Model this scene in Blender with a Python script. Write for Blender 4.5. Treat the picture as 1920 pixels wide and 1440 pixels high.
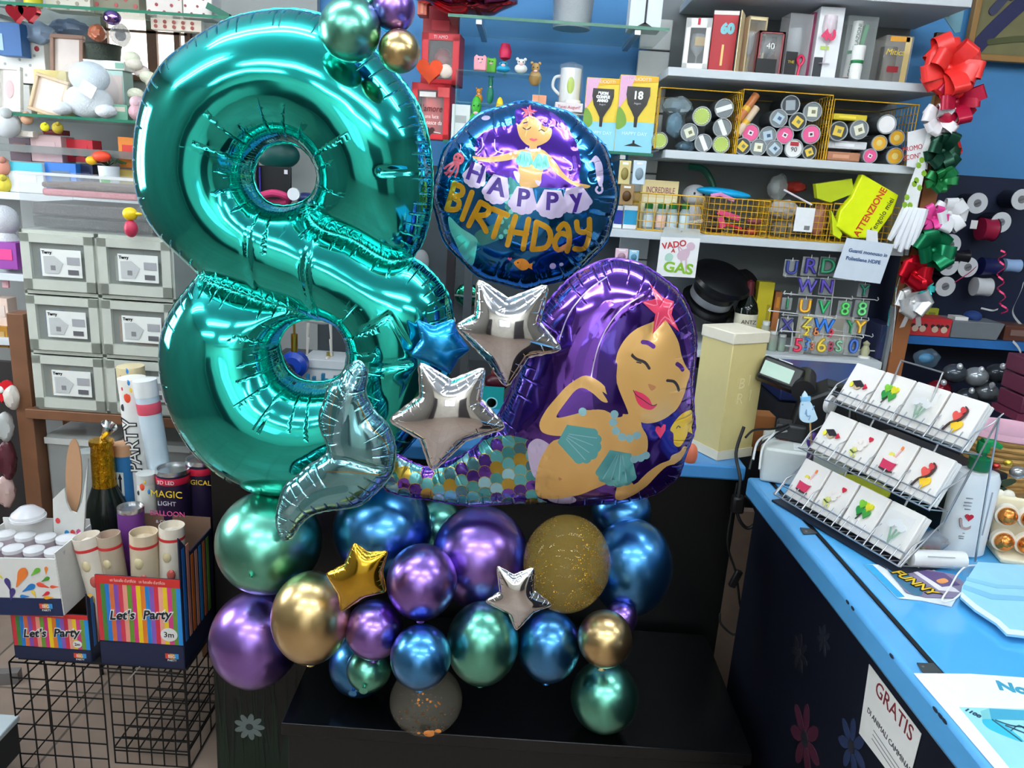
import bpy, bmesh, math, random
import numpy as np
from mathutils import Vector, Matrix, Euler
from mathutils.geometry import delaunay_2d_cdt
random.seed(7)
for o in list(bpy.data.objects): bpy.data.objects.remove(o)
SC = bpy.context.scene
COL = SC.collection
R_ = math.radians
# ---------------------------------------------------------------- camera
FPX, EYE, PITCH, ROLL = 1440.0, 1.6, R_(15.0), R_(3.83)
fw = Vector((0, math.cos(PITCH), -math.sin(PITCH)))
r0 = Vector((1, 0, 0)); u0 = Vector((0, math.sin(PITCH), math.cos(PITCH)))
rt = math.cos(ROLL)*r0 + math.sin(ROLL)*u0
up = -math.sin(ROLL)*r0 + math.cos(ROLL)*u0
cd = bpy.data.cameras.new('camera'); cam = bpy.data.objects.new('camera', cd); COL.objects.link(cam)
m3 = Matrix((rt, up, -fw)).transposed()
cam.matrix_world = Matrix.Translation((0, 0, EYE)) @ m3.to_4x4()
cd.sensor_width = 36.0; cd.lens = 36.0*FPX/1920; cd.clip_start = 0.02
SC.camera = cam
# ---------------------------------------------------------------- world, exposure
wd = bpy.data.worlds.new('world'); SC.world = wd; wd.use_nodes = True
wd.node_tree.nodes['Background'].inputs[0].default_value = (0.75, 0.85, 1.0, 1)
wd.node_tree.nodes['Background'].inputs[1].default_value = 0.6
vs = SC.view_settings
vs.view_transform = 'Standard'; vs.look = 'None'; vs.gamma = 1.0; vs.use_curve_mapping = False
vs.exposure = 0.12
LAMP = 8.5        # strength of the fluorescent diffusers
DAY = 7.0         # strength of the daylight behind the shop windows

# ---------------------------------------------------------------- view geometry: photo pixel -> place
def ray(px, py):
    px, py = float(px), float(py)
    return fw + (px-960)/FPX*rt - (py-720)/FPX*up
def PY(px, py, Y):
    d = ray(px, py); t = Y/d.y
    return Vector((d.x*t, Y, EYE+d.z*t))
def PZ(px, py, Z):
    d = ray(px, py); t = (Z-EYE)/d.z
    return Vector((d.x*t, d.y*t, Z))
def XA(px, Y, z):
    k = (px-960)/FPX; q = Vector((0, Y, z-EYE))
    # (q+X e).rt = k (q+X e).fw
    return (k*q.dot(fw)-q.dot(rt))/(rt.x-k*fw.x)

# ---------------------------------------------------------------- materials
def lin(c):
    c = c/255.0
    return c/12.92 if c <= .04045 else ((c+.055)/1.055)**2.4
def C3(c): return (lin(c[0]), lin(c[1]), lin(c[2]), 1.0)
_M = {}
def M(col, rough=.5, metal=0.0, alpha=1.0, emit=0.0, coat=0.0, noise=.06, nscale=40.0, bump=0.0, bscale=200.0, trans=0.0, ior=1.45, name=None, coatr=.1):
    key = (tuple(col), rough, metal, alpha, emit, coat, noise, nscale, bump, bscale, trans, ior)
    if key in _M: return _M[key]
    m = bpy.data.materials.new(name or 'mat_%03d' % len(_M)); m.use_nodes = True
    nt = m.node_tree; N = nt.nodes; L = nt.links
    b = N['Principled BSDF']
    b.inputs['Roughness'].default_value = rough; b.inputs['Metallic'].default_value = metal
    b.inputs['Alpha'].default_value = alpha; b.inputs['Coat Weight'].default_value = coat; b.inputs['Coat Roughness'].default_value = coatr
    b.inputs['Transmission Weight'].default_value = trans; b.inputs['IOR'].default_value = ior
    c = C3(col)
    b.inputs['Base Color'].default_value = c
    if noise > 0 and alpha > .5:
        tc = N.new('ShaderNodeTexCoord'); nz = N.new('ShaderNodeTexNoise'); nz.inputs['Scale'].default_value = nscale
        nz.inputs['Detail'].default_value = 3
        L.new(tc.outputs['Object'], nz.inputs['Vector'])
        rp = N.new('ShaderNodeMix'); rp.data_type = 'RGBA'
        rp.inputs['A'].default_value = tuple(x*(1-noise) for x in c[:3])+(1,)
        rp.inputs['B'].default_value = tuple(min(1, x*(1+noise)) for x in c[:3])+(1,)
        L.new(nz.outputs['Fac'], rp.inputs['Factor']); L.new(rp.outputs['Result'], b.inputs['Base Color'])
        if bump > 0:
            bp = N.new('ShaderNodeBump'); n2 = N.new('ShaderNodeTexNoise'); n2.inputs['Scale'].default_value = bscale
            L.new(tc.outputs['Object'], n2.inputs['Vector'])
            bp.inputs['Strength'].default_value = bump; bp.inputs['Distance'].default_value = .004
            L.new(n2.outputs['Fac'], bp.inputs['Height']); L.new(bp.outputs['Normal'], b.inputs['Normal'])
    if emit > 0:
        b.inputs['Emission Color'].default_value = c; b.inputs['Emission Strength'].default_value = emit
    _M[key] = m
    return m
def clear(col=(235, 240, 240), alpha=.14, rough=.06): return M(col, rough, 0, alpha)
_F = {}
def FOIL(col, rough=.08, metal=1.0, pleat=0.026, depth=.0022, length=.07, rise_=.0005, fine=.3):
    """Printed metallised film; the seam puckers run in the UV (along the seam, away from it)."""
    key = (tuple(col), rough, metal, pleat, depth, length, rise_, fine)
    if key in _F: return _F[key]
    m = bpy.data.materials.new('foil_%02d' % len(_F)); m.use_nodes = True
    N = m.node_tree.nodes; L = m.node_tree.links; b = N['Principled BSDF']
    b.inputs['Base Color'].default_value = C3(col); b.inputs['Metallic'].default_value = metal
    b.inputs['Roughness'].default_value = rough
    b.inputs['Coat Weight'].default_value = .6; b.inputs['Coat Roughness'].default_value = .06
    uv = N.new('ShaderNodeUVMap'); uv.uv_map = 'seam'
    sp = N.new('ShaderNodeSeparateXYZ'); L.new(uv.outputs['UV'], sp.inputs[0])
    def mt(op, a, bb=None, c=None):
        n = N.new('ShaderNodeMath'); n.operation = op
        for i, v in enumerate((a, bb, c)):
            if v is None: continue
            if isinstance(v, (int, float)): n.inputs[i].default_value = v
            else: L.new(v, n.inputs[i])
        return n.outputs[0]
    def pleats(w, ln, seed, rs=.0005):
        s = mt('MULTIPLY_ADD', sp.outputs['X'], 1.0/w, seed)
        cell = mt('FLOOR', s); fr = mt('SUBTRACT', mt('FRACT', s), .5)
        wn = N.new('ShaderNodeTexWhiteNoise'); wn.noise_dimensions = '1D'; L.new(cell, wn.inputs['W'])
        off = mt('MULTIPLY_ADD', wn.outputs['Value'], .5, -.25)
        dd = mt('ABSOLUTE', mt('SUBTRACT', fr, off))
        ridge = mt('SUBTRACT', 1.0, mt('MINIMUM', mt('MULTIPLY', dd, 8.0), 1.0))
        lng = mt('MULTIPLY_ADD', wn.outputs['Value'], ln*.7, ln*.35)
        fall = mt('MAXIMUM', mt('SUBTRACT', 1.0, mt('DIVIDE', sp.outputs['Y'], lng)), 0.0)
        rise = mt('MINIMUM', mt('DIVIDE', sp.outputs['Y'], rs), 1.0)
        return mt('MULTIPLY', mt('MULTIPLY', mt('MULTIPLY', ridge, ridge), mt('POWER', fall, .4)), mt('MULTIPLY', rise, rise))
    h = mt('ADD', pleats(pleat, length, 3.3, rise_), mt('MULTIPLY', pleats(pleat*.23, length*.36, 8.1), fine))
    tc = N.new('ShaderNodeTexCoord'); nz = N.new('ShaderNodeTexNoise'); nz.inputs['Scale'].default_value = 7
    L.new(tc.outputs['Object'], nz.inputs['Vector'])
    h2 = mt('SUBTRACT', mt('MULTIPLY', nz.outputs['Fac'], .8), h)
    bp = N.new('ShaderNodeBump'); bp.inputs['Strength'].default_value = .8; bp.inputs['Distance'].default_value = depth
    L.new(h2, bp.inputs['Height']); L.new(bp.outputs['Normal'], b.inputs['Normal'])
    L.new(bp.outputs['Normal'], b.inputs['Coat Normal'])
    _F[key] = m
    return m

# ---------------------------------------------------------------- mesh building
class MB:
    def __init__(s): s.v = []; s.f = []; s.mi = []
    def add(s, vs_, fs, m=0):
        n = len(s.v); s.v += [tuple(v) for v in vs_]
        s.f += [[i+n for i in f] for f in fs]; s.mi += [m]*len(fs); return s
    def box(s, c, d, m=0, rot=None):
        x, y, z = (d[0]/2, d[1]/2, d[2]/2)
        P = [Vector((a*x, b*y, e*z)) for e in (-1, 1) for b in (-1, 1) for a in (-1, 1)]
        if rot: 
            q = Euler(rot).to_matrix(); P = [q @ p for p in P]
        c = Vector(c)
        return s.add([p+c for p in P], [[0, 2, 3, 1], [4, 5, 7, 6], [0, 1, 5, 4], [2, 6, 7, 3], [0, 4, 6, 2], [1, 3, 7, 5]], m)
    def ring(s, c, ax, r, n):
        ax = Vector(ax).normalized(); a = ax.orthogonal().normalized()
        if abs(ax.z) > .99: a = Vector((1, 0, 0))
        b = ax.cross(a)
        return [Vector(c)+(a*math.cos(2*math.pi*i/n)+b*math.sin(2*math.pi*i/n))*r for i in range(n)]
    def cyl(s, p0, p1, r0_, r1=None, n=16, m=0, cap=(1, 1)):
        r1 = r0_ if r1 is None else r1
        ax = Vector(p1)-Vector(p0)
        V = s.ring(p0, ax, r0_, n)+s.ring(p1, ax, r1, n)
        Fc = [[i, (i+1) % n, n+(i+1) % n, n+i] for i in range(n)]
        if cap[0]: Fc.append(list(range(n))[::-1])
        if cap[1]: Fc.append(list(range(n, 2*n)))
        return s.add(V, Fc, m)
    def tube(s, pts, r, n=6, m=0, closed=False):
        pts = [Vector(p) for p in pts]; k = len(pts); V = []; Fc = []
        prev = None
        for i, p in enumerate(pts):
            t = (pts[(i+1) % k]-pts[i-1]) if (closed or 0 < i < k-1) else (pts[min(i+1, k-1)]-pts[max(i-1, 0)])
            if t.length < 1e-9: t = Vector((0, 0, 1))
            t.normalize()
            if prev is None: a = t.orthogonal().normalized()
            else:
                a = prev-t*prev.dot(t)
                a = a.normalized() if a.length > 1e-6 else t.orthogonal().normalized()
            prev = a; b = t.cross(a); rr = r[i] if isinstance(r, (list, tuple)) else r
            V += [p+(a*math.cos(2*math.pi*j/n)+b*math.sin(2*math.pi*j/n))*rr for j in range(n)]
        for i in range(k if closed else k-1):
            q = (i+1) % k
            Fc += [[i*n+j, i*n+(j+1) % n, q*n+(j+1) % n, q*n+j] for j in range(n)]
        if not closed: Fc += [list(range(n))[::-1], [(k-1)*n+j for j in range(n)]]
        return s.add(V, Fc, m)
    def lathe(s, prof, n=24, m=0, c=(0, 0, 0), ax='z'):
        V = []; Fc = []; k = len(prof); c = Vector(c)
        for r, z in prof:
            for j in range(n):
                a = 2*math.pi*j/n; p = (r*math.cos(a), r*math.sin(a), z)
                if ax == 'y': p = (p[0], -z, p[1])
                if ax == 'x': p = (z, p[0], p[1])
                V.append(c+Vector(p))
        for i in range(k-1):
            for j in range(n):
                q = (j+1) % n
                Fc.append([i*n+j, i*n+q, (i+1)*n+q, (i+1)*n+j])
        if prof[0][0] > 1e-5: Fc.append(list(range(n))[::-1])
        if prof[-1][0] > 1e-5: Fc.append([(k-1)*n+j for j in range(n)])
        return s.add(V, Fc, m)
    def ball(s, c, r, m=0, n=20, k=12):
        r = (r, r, r) if isinstance(r, (int, float)) else r
        V = []; Fc = []
        for i in range(k+1):
            a = math.pi*i/k
            for j in range(n):
                b = 2*math.pi*j/n
                V.append((c[0]+r[0]*math.sin(a)*math.cos(b), c[1]+r[1]*math.sin(a)*math.sin(b), c[2]-r[2]*math.cos(a)))
        for i in range(k):
            for j in range(n):
                q = (j+1) % n
                Fc.append([i*n+j, i*n+q, (i+1)*n+q, (i+1)*n+j])
        return s.add(V, Fc, m)
    def prism(s, poly, y0, y1, m=0, plane='xz'):
        """closed outline in x,z (front seen from -y) given thickness y0..y1"""
        n = len(poly)
        if plane == 'xz': V = [(p[0], y0, p[1]) for p in poly]+[(p[0], y1, p[1]) for p in poly]
        else: V = [(p[0], p[1], y0) for p in poly]+[(p[0], p[1], y1) for p in poly]
        Fc = [list(range(n)), list(range(n, 2*n))[::-1]]+[[i, n+i, n+(i+1) % n, (i+1) % n] for i in range(n)]
        return s.add(V, Fc, m)
    def strip(s, pts, wv, th=.0006, m=0):
        """ribbon along pts, width vector wv (or one per point), small thickness"""
        pts = [Vector(p) for p in pts]; k = len(pts)
        W = [Vector(w) for w in wv] if isinstance(wv[0], (tuple, list, Vector)) else [Vector(wv)]*k
        V = []; Fc = []
        for i, p in enumerate(pts):
            t = pts[min(i+1, k-1)]-pts[max(i-1, 0)]; nn = t.cross(W[i])
            nn = nn.normalized()*th if nn.length > 1e-9 else Vector((0, 0, th))
            V += [p-W[i]/2-nn/2, p+W[i]/2-nn/2, p+W[i]/2+nn/2, p-W[i]/2+nn/2]
        for i in range(k-1):
            a = i*4; b = a+4
            Fc += [[a+j, a+(j+1) % 4, b+(j+1) % 4, b+j] for j in range(4)]
        Fc += [[3, 2, 1, 0], [(k-1)*4+j for j in range(4)]]
        return s.add(V, Fc, m)
    def build(s, name, mats, parent=None, loc=None, rot=None, bev=0.0, ang=35):
        me = bpy.data.meshes.new(name); me.from_pydata(s.v, [], s.f)
        mats = mats if isinstance(mats, (list, tuple)) else [mats]
        for mm in mats: me.materials.append(mm)
        me.polygons.foreach_set('material_index', s.mi)
        bm = bmesh.new(); bm.from_mesh(me); bmesh.ops.remove_doubles(bm, verts=bm.verts, dist=1e-6)
        bmesh.ops.recalc_face_normals(bm, faces=bm.faces); bm.to_mesh(me); bm.free()
        me.shade_smooth(); me.set_sharp_from_angle(angle=R_(ang))
        return link(name, me, parent, loc, rot, bev)
def link(name, me, parent=None, loc=None, rot=None, bev=0.0):
    o = bpy.data.objects.new(name, me); COL.objects.link(o)
    if parent: o.parent = parent
    if loc is not None: o.location = loc
    if rot is not None: o.rotation_euler = rot
    if bev:
        b = o.modifiers.new('edge', 'BEVEL'); b.width = bev; b.segments = 2; b.limit_method = 'ANGLE'; b.angle_limit = R_(50)
    return o
def tag(o, label, cat, group=None, kind=None):
    o['label'] = label; o['category'] = cat
    if group: o['group'] = group
    if kind: o['kind'] = kind
    return o
def thing(name, label, cat, loc=(0, 0, 0), rz=0.0, group=None, rot=None):
    o = bpy.data.objects.new(name, None); COL.objects.link(o); o.empty_display_size = .05
    o.location = loc; o.rotation_euler = rot or (0, 0, rz)
    return tag(o, label, cat, group)
def struct(o): o['kind'] = 'structure'; return o
def dup(root, loc=None, rot=None, label=None, group=None):
    r = root.copy(); COL.objects.link(r)
    if loc is not None: r.location = loc
    if rot is not None: r.rotation_euler = rot
    if label: r['label'] = label
    if group: r['group'] = group
    for ch in list(root.children):
        c = ch.copy(); COL.objects.link(c); c.parent = r
        for g in list(ch.children):
            d = g.copy(); COL.objects.link(d); d.parent = c
    return r
def text_mesh(s, size=.05, ext=.0004, bold=0.0, shear=0.0, sx=1.0, align='CENTER', space=1.0):
    cu = bpy.data.curves.new('t', 'FONT'); cu.body = s; cu.size = size; cu.extrude = ext; cu.offset = bold; cu.shear = shear
    cu.align_x = align; cu.align_y = 'CENTER'; cu.space_character = space; cu.resolution_u = 3
    ob = bpy.data.objects.new('t', cu)
    me = bpy.data.meshes.new_from_object(ob)
    bpy.data.objects.remove(ob); bpy.data.curves.remove(cu)
    if sx != 1.0: me.transform(Matrix.Diagonal((sx, 1, 1, 1)))
    return me
def txt(s, size, m, parent, loc, rot=(R_(90), 0, 0), name='lettering', **k):
    me = text_mesh(s, size, **k); me.materials.clear(); me.materials.append(m)
    return link(name, me, parent, loc, rot)
def arc(cx, cz, rx, rz, a0=0, a1=360, n=24):
    return [(cx+rx*math.cos(R_(a0+(a1-a0)*i/n)), cz+rz*math.sin(R_(a0+(a1-a0)*i/n))) for i in range(n if abs(a1-a0) >= 360 else n+1)]
def star2(cx, cz, R, r, n=5, a=90):
    return [(cx+(R if i % 2 == 0 else r)*math.cos(R_(a+180*i/n)), cz+(R if i % 2 == 0 else r)*math.sin(R_(a+180*i/n))) for i in range(2*n)]
def heart2(cx, cz, s):
    return [(cx+s*.031*(16*math.sin(t)**3), cz+s*.031*(13*math.cos(t)-5*math.cos(2*t)-2*math.cos(3*t)-math.cos(4*t))) for t in [2*math.pi*i/28 for i in range(28)]]
def spline(pts, closed=True, k=4):
    n = len(pts); out = []
    P = [np.array(p, float) for p in pts]
    for i in range(n if closed else n-1):
        g = (lambda j: P[j % n]) if closed else (lambda j: P[min(max(j, 0), n-1)])
        a, b, c, d = g(i-1), g(i), g(i+1), g(i+2)
        for j in range(k):
            t = j/k
            out.append(tuple(.5*((2*b)+(-a+c)*t+(2*a-5*b+4*c-d)*t*t+(-a+3*b-3*c+d)*t**3)))
    if not closed: out.append(tuple(P[-1]))
    return out
def stroke2(pts, w, k=3):
    """outline polygon of a thick rounded pen stroke"""
    P = [np.array(p, float) for p in (spline(pts, False, k) if len(pts) > 2 else pts)]
    n = len(P); Lf = []; Rg = []
    for i in range(n):
        t = P[min(i+1, n-1)]-P[max(i-1, 0)]; t /= max(1e-9, np.hypot(*t)); nn = np.array([-t[1], t[0]])*w/2
        Lf.append(P[i]+nn); Rg.append(P[i]-nn)
    def capp(c, d0):
        a0 = math.atan2(d0[1], d0[0])
        return [c+np.array([math.cos(a0-math.pi*j/5), math.sin(a0-math.pi*j/5)])*w/2 for j in range(1, 5)]
    out = Lf+capp(P[-1], Lf[-1]-P[-1])+Rg[::-1]+capp(P[0], Rg[0]-P[0])
    return [tuple(p) for p in out]
# ---------------------------------------------------------------- setting
YB = 3.0          # back wall of the shop
XL, XR, YR, ZC = -2.75, 3.6, -3.2, 2.85
def wallbox(name, c, d, m): return struct(MB().box(c, d).build(name, m))
m_blue = M((68, 132, 186), .6, noise=.04, nscale=6)
m_pale = M((205, 207, 205), .7, noise=.05, nscale=8)
def tile_floor():
    m = bpy.data.materials.new('floor_tiles'); m.use_nodes = True; N = m.node_tree.nodes; L = m.node_tree.links
    b = N['Principled BSDF']; tc = N.new('ShaderNodeTexCoord'); br = N.new('ShaderNodeTexBrick')
    br.inputs['Color1'].default_value = C3((152, 132, 118)); br.inputs['Color2'].default_value = C3((160, 140, 126)); br.inputs['Mortar'].default_value = C3((95, 85, 78))
    br.inputs['Scale'].default_value = 1; br.inputs['Brick Width'].default_value = .4; br.inputs['Row Height'].default_value = .4; br.inputs['Mortar Size'].default_value = .004; br.offset = 0
    nz = N.new('ShaderNodeTexNoise'); nz.inputs['Scale'].default_value = 14; nz.inputs['Detail'].default_value = 5
    mx = N.new('ShaderNodeMix'); mx.data_type = 'RGBA'; mx.blend_type = 'MULTIPLY'; mx.inputs['Factor'].default_value = .3
    L.new(tc.outputs['Object'], br.inputs['Vector']); L.new(tc.outputs['Object'], nz.inputs['Vector'])
    L.new(br.outputs['Color'], mx.inputs['A']); L.new(nz.outputs['Fac'], mx.inputs['B']); L.new(mx.outputs['Result'], b.inputs['Base Color'])
    b.inputs['Roughness'].default_value = .3
    return m
wallbox('floor', ((XL+XR)/2, (YB+YR)/2, -.05), (XR-XL+.4, YB-YR+.4, .1), tile_floor())
wallbox('ceiling', ((XL+XR)/2, (YB+YR)/2, ZC+.05), (XR-XL+.4, YB-YR+.4, .1), M((214, 226, 236), .8))
wallbox('wall_back', ((XL+XR)/2, YB+.05, ZC/2), (XR-XL+.4, .1, ZC), m_blue)
m_dim = M((128, 124, 116), .7, noise=.25, nscale=2)
wallbox('wall_right', (XR+.05, (YB+YR)/2, ZC/2), (.1, YB-YR, ZC), m_dim)
wallbox('wall_left', (XL-.05, (YB+YR)/2, ZC/2), (.1, YB-YR, ZC), m_dim)
wallbox('wall_rear', ((XL+XR)/2, YR-.05, ZC/2), (XR-XL, .1, ZC), M((232, 226, 210), .7, noise=.25, nscale=3))
# shop windows: panes of daylight in the left wall and behind the photographer
def shop_window(name, c, w, h, axis, e):
    f = MB(); t = .05
    for a, b, cw, ch in ((0, h/2, w, t), (0, -h/2, w, t), (w/2, 0, t, h), (-w/2, 0, t, h), (0, 0, t, h)):
        f.box((a, 0, b), (cw, .06, ch))
    rz = R_(90) if axis == 'x' else 0
    o = struct(f.build(name, M((84, 62, 50), .5), None, c, (0, 0, rz)))
    MB().box((0, .01, 0), (w, .01, h)).build('pane', M((235, 243, 250), .3, emit=e, noise=0), o)
shop_window('window_1', (XL+.035, 1.75, 1.75), .8, 1.1, 'x', DAY*2.2)
shop_window('window_2', (-.3, YR+.035, 1.75), 1.1, .9, 'y', DAY*.22)
# fluorescent ceiling lamps; the last two, unseen, are added to brighten rear reflections
li = 0
for x, y, ln in ((-.95, -.45, 1.2), (.62, -.45, 1.2), (-.95, 1.3, 1.2), (.62, 1.3, 1.2), (2.2, .5, 1.2), (-2.1, .5, 1.2), (-.2, -2.2, 1.2), (1.9, -1.6, 1.2), (-1.9, -1.7, 1.2), (.8, -2.6, 1.2)):
    t = thing('ceiling_lamp', 'white twin tube fluorescent lamp fixed flat under the ceiling', 'ceiling lamp', (x, y, ZC), group='fluorescent ceiling lamps')
    MB().box((0, 0, -.025), (ln+.06, .12, .05)).build('housing', M((230, 230, 228), .4), t)
    for s in (-.075, .075):
        MB().cyl((-ln/2, s, -.07), (ln/2, s, -.07), .02, n=10).build('tube', M((246, 252, 255), .4, emit=LAMP*3, noise=0), t)
# dim shelving at the rear of the shop, facing the photographer's back
for x, w in ((-2.2, .6), (1.4, 1.3)):
    t = MB()
    t.box((0, 0, 1.0), (w, .35, 2.0))
    tag(t.build('shelf_unit', M((70, 66, 66), .6), None, (x, YR+.2, 0)), 'dark shelving unit against the rear wall' if x < 0 else 'wide dark shelving unit at the rear wall', 'shelf')
# ---------------------------------------------------------------- black stand, counters
ZCN = .93
m_black = M((6, 8, 9), .35, noise=.1)
m_blackg = M((6, 7, 8), .24, noise=.1)
m_ctop = M((78, 168, 226), .14, noise=.05, nscale=5, coat=.6)
m_rail = M((70, 140, 200), .35, noise=.08, nscale=25)
m_gap = M((8, 10, 14), .6)
# back counter
xl, xr = XA(397, 1.87, .7), XA(1389, 1.87, .88)
bc = thing('shop_counter', 'black fronted counter with a blue top running behind the balloons', 'counter', ((xl+xr)/2, 1.87, 0))
w = xr-xl
MB().box((0, .2, .445), (w, .4, .89)).build('body', m_black, bc, bev=.003)
MB().box((0, .19, .91), (w, .44, .04)).build('worktop', m_rail, bc, bev=.006)
def flower(parent, loc, rot, r, col, n=9, centre=(40, 50, 50)):
    b = MB()
    for i in range(n):
        a = 2*math.pi*i/n; b.prism([(math.cos(a)*r*.6+r*.42*math.cos(q)*(math.cos(a))-r*.2*math.sin(q)*math.sin(a), math.sin(a)*r*.6+r*.42*math.cos(q)*math.sin(a)+r*.2*math.sin(q)*math.cos(a)) for q in [2*math.pi*k/10 for k in range(10)]], -.001-.00005*i, 0)
    b.prism(arc(0, 0, r*.24, r*.24, n=12), -.002, 0, 1)
    return b.build('painted_flower', [M(col, .6), M(centre, .6)], parent, loc, rot)
def painted_grass(parent, x0, x1, y, zb, n, seed, h):
    rnd = random.Random(seed); b = MB()
    for i in range(n):
        x = rnd.uniform(x0, x1); hh = h*rnd.uniform(.4, 1); l = rnd.uniform(-.03, .03)
        b.prism([(x-.006, zb), (x+.006, zb), (x+l, zb+hh)], y-.0008*rnd.random()-.0006, y)
    g = b.build('painted_grass', M((16, 34, 22), .6), parent); g['kind'] = 'stuff'; return g
Yp = 1.69; pa, pb = XA(403, Yp, .2), -.462
MB().box(((pa+pb)/2-bc.location.x, (Yp-1.87)/2, .19), (pb-pa, 1.87-Yp, .38)).build('painted_plinth', M((7, 12, 9), .45, noise=.2), bc, bev=.003)
q = PY(468, 1362, Yp); flower(bc, (q.x-bc.location.x, Yp-1.871, q.z), (0, 0, 0), .040, (98, 110, 108))
painted_grass(bc, pa-bc.location.x+.01, pb-bc.location.x-.01, Yp-1.87, 0, 70, 3, .36)
# low black stand
px0, px1 = XA(527, 1.395, .44), XA(1412, 1.395, .44)
st_ = thing('display_stand', 'low glossy black stand carrying the whole balloon arrangement', 'stand', ((px0+px1)/2, 1.395, 0))
w = px1-px0
MB().box((0, .225, .425), (w, .45, .03)).build('top', m_blackg, st_, bev=.002)
MB().box((0, .23, .205), (w-.02, .43, .41)).build('body', m_black, st_, bev=.002)
# right hand counter
RA = Vector((.592, 1.775, 0)); RB = Vector((.634, .40, 0)); dv = (RB-RA); ln = dv.length; rzc = math.atan2(dv.y, dv.x)
rc = thing('cash_counter', 'long blue cash counter with a dark painted front', 'counter', RA, rzc)     # local x runs along the edge to the viewer, y to the shop side
D = .78
MB().box((ln/2, .025, .905), (ln, .05, .05)).build('edge_rail', M((86, 160, 214), .32, noise=.06, nscale=30), rc, bev=.008)
MB().box((ln/2, .054, .922), (ln, .008, .012)).build('groove', m_gap, rc)
MB().box((ln/2, .058+D/2, .91), (ln, D, .04)).build('worktop', m_ctop, rc, bev=.002)
MB().box((ln/2, .03+D/2, .44), (ln-.01, D, .88)).build('body', M((10, 14, 30), .5, noise=.2, nscale=6), rc, bev=.002)
# chips knocked out of the rail edge
for px, py in ((1576, 1132), (1745, 1335), (1753, 1347), (1761, 1356), (1550, 1142), (1625, 1232)):
    p = rc.matrix_basis.inverted() @ PZ(px, py, .921); MB().ball((p.x, -.0005, p.z+.004), (.007, .0012, .003), n=8, k=5).build('paint_chip', M((20, 30, 50), .7), rc)

def on_front(px, py):
    """point of the painted counter front seen at a pixel, in counter coordinates"""
    M1 = rc.matrix_basis.inverted(); o = M1 @ Vector((0, 0, EYE)); d = M1.to_3x3() @ ray(px, py); t = (.03-o.y)/d.y
    return o+d*t
for px, py, r, col in ((1510, 1385, .07, (70, 24, 44)), (1598, 1400, .05, (34, 48, 82)), (1545, 1200, .03, (24, 30, 44)), (1500, 1225, .04, (20, 24, 34))):
    q = on_front(px, py); flower(rc, (q.x, .0295, q.z), (0, 0, 0), r, col, 7, (30, 30, 40))
# notice taped to the counter front
q = on_front(1660, 1360)
nt_ = thing('paper_notice', 'white GRATIS notice taped on the dark counter front', 'notice', rc.matrix_basis @ Vector((q.x, .0285, q.z)), rzc)
n0 = [on_front(*p) for p in ((1632, 1245), (1613, 1375), (1700, 1490), (1730, 1376))]
b = MB(); b.prism([(p.x-q.x, p.z-q.z) for p in n0][::-1], -.0008, 0); b.build('sheet', M((222, 222, 218), .7), nt_)
q2 = on_front(1678, 1332); txt('GRATIS', .036, M((120, 30, 40), .6), nt_, (q2.x-q.x, -.001, q2.z-q.z), name='lettering')
q2 = on_front(1672, 1392); txt('DI ANIMALI CAMMINANTI', .0135, M((60, 60, 70), .6), nt_, (q2.x-q.x, -.001, q2.z-q.z))
b = MB()
for k in range(3): b.box((q2.x-q.x, -.001, q2.z-q.z-.018-.008*k), (.10, .0004, .0015))
b.build('text_lines', M((120, 120, 125), .6), nt_)
# cables in the gap between stand and counter
def cable(pts, r, col, label, name='power_cable', k=6):
    return tag(MB().tube(spline([tuple(p) for p in pts], False, k), r, 8).build(name, M(col, .5)), label, 'cable')
g = lambda px, py, Y: PY(px, py, Y)
cb = cable([g(1383, 905, 1.83), g(1372, 960, 1.82), g(1364, 1020, 1.81), g(1380, 1075, 1.81), g(1387, 1130, 1.81), g(1392, 1160, 1.81), g(1378, 1190, 1.82), g(1352, 1170, 1.83), g(1350, 1150, 1.84)], .003, (12, 12, 13), 'black cable with an inline switch hanging in the gap by the counter')
p = g(1379, 1085, 1.805)
MB().box(p, (.018, .014, .05), rot=(0, R_(18), 0)).build('inline_switch', M((14, 14, 15), .4), cb, bev=.003)
cable([g(1395, 800, 1.86), g(1380, 850, 1.84), g(1388, 900, 1.80), g(1382, 960, 1.79), g(1400, 990, 1.79), g(1420, 975, 1.79), g(1412, 945, 1.80), g(1395, 930, 1.81)], .0045, (14, 15, 17), 'thick black cable looping down off the counter corner')
tag(MB().box((.815, 2.06, .36), (.5, .03, .72)).build('beige_board', M((186, 158, 140), .6, noise=.1)), 'pinkish beige board seen in the gap between black counter and blue counter', 'board')
pb = MB(); p = g(1383, 945, 1.80)
pb.box(p, (.03, .03, .045)); tag(pb.build('power_plug', M((15, 15, 16), .4), bev=.006), 'black plug hanging at the counter corner', 'plug')
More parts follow.
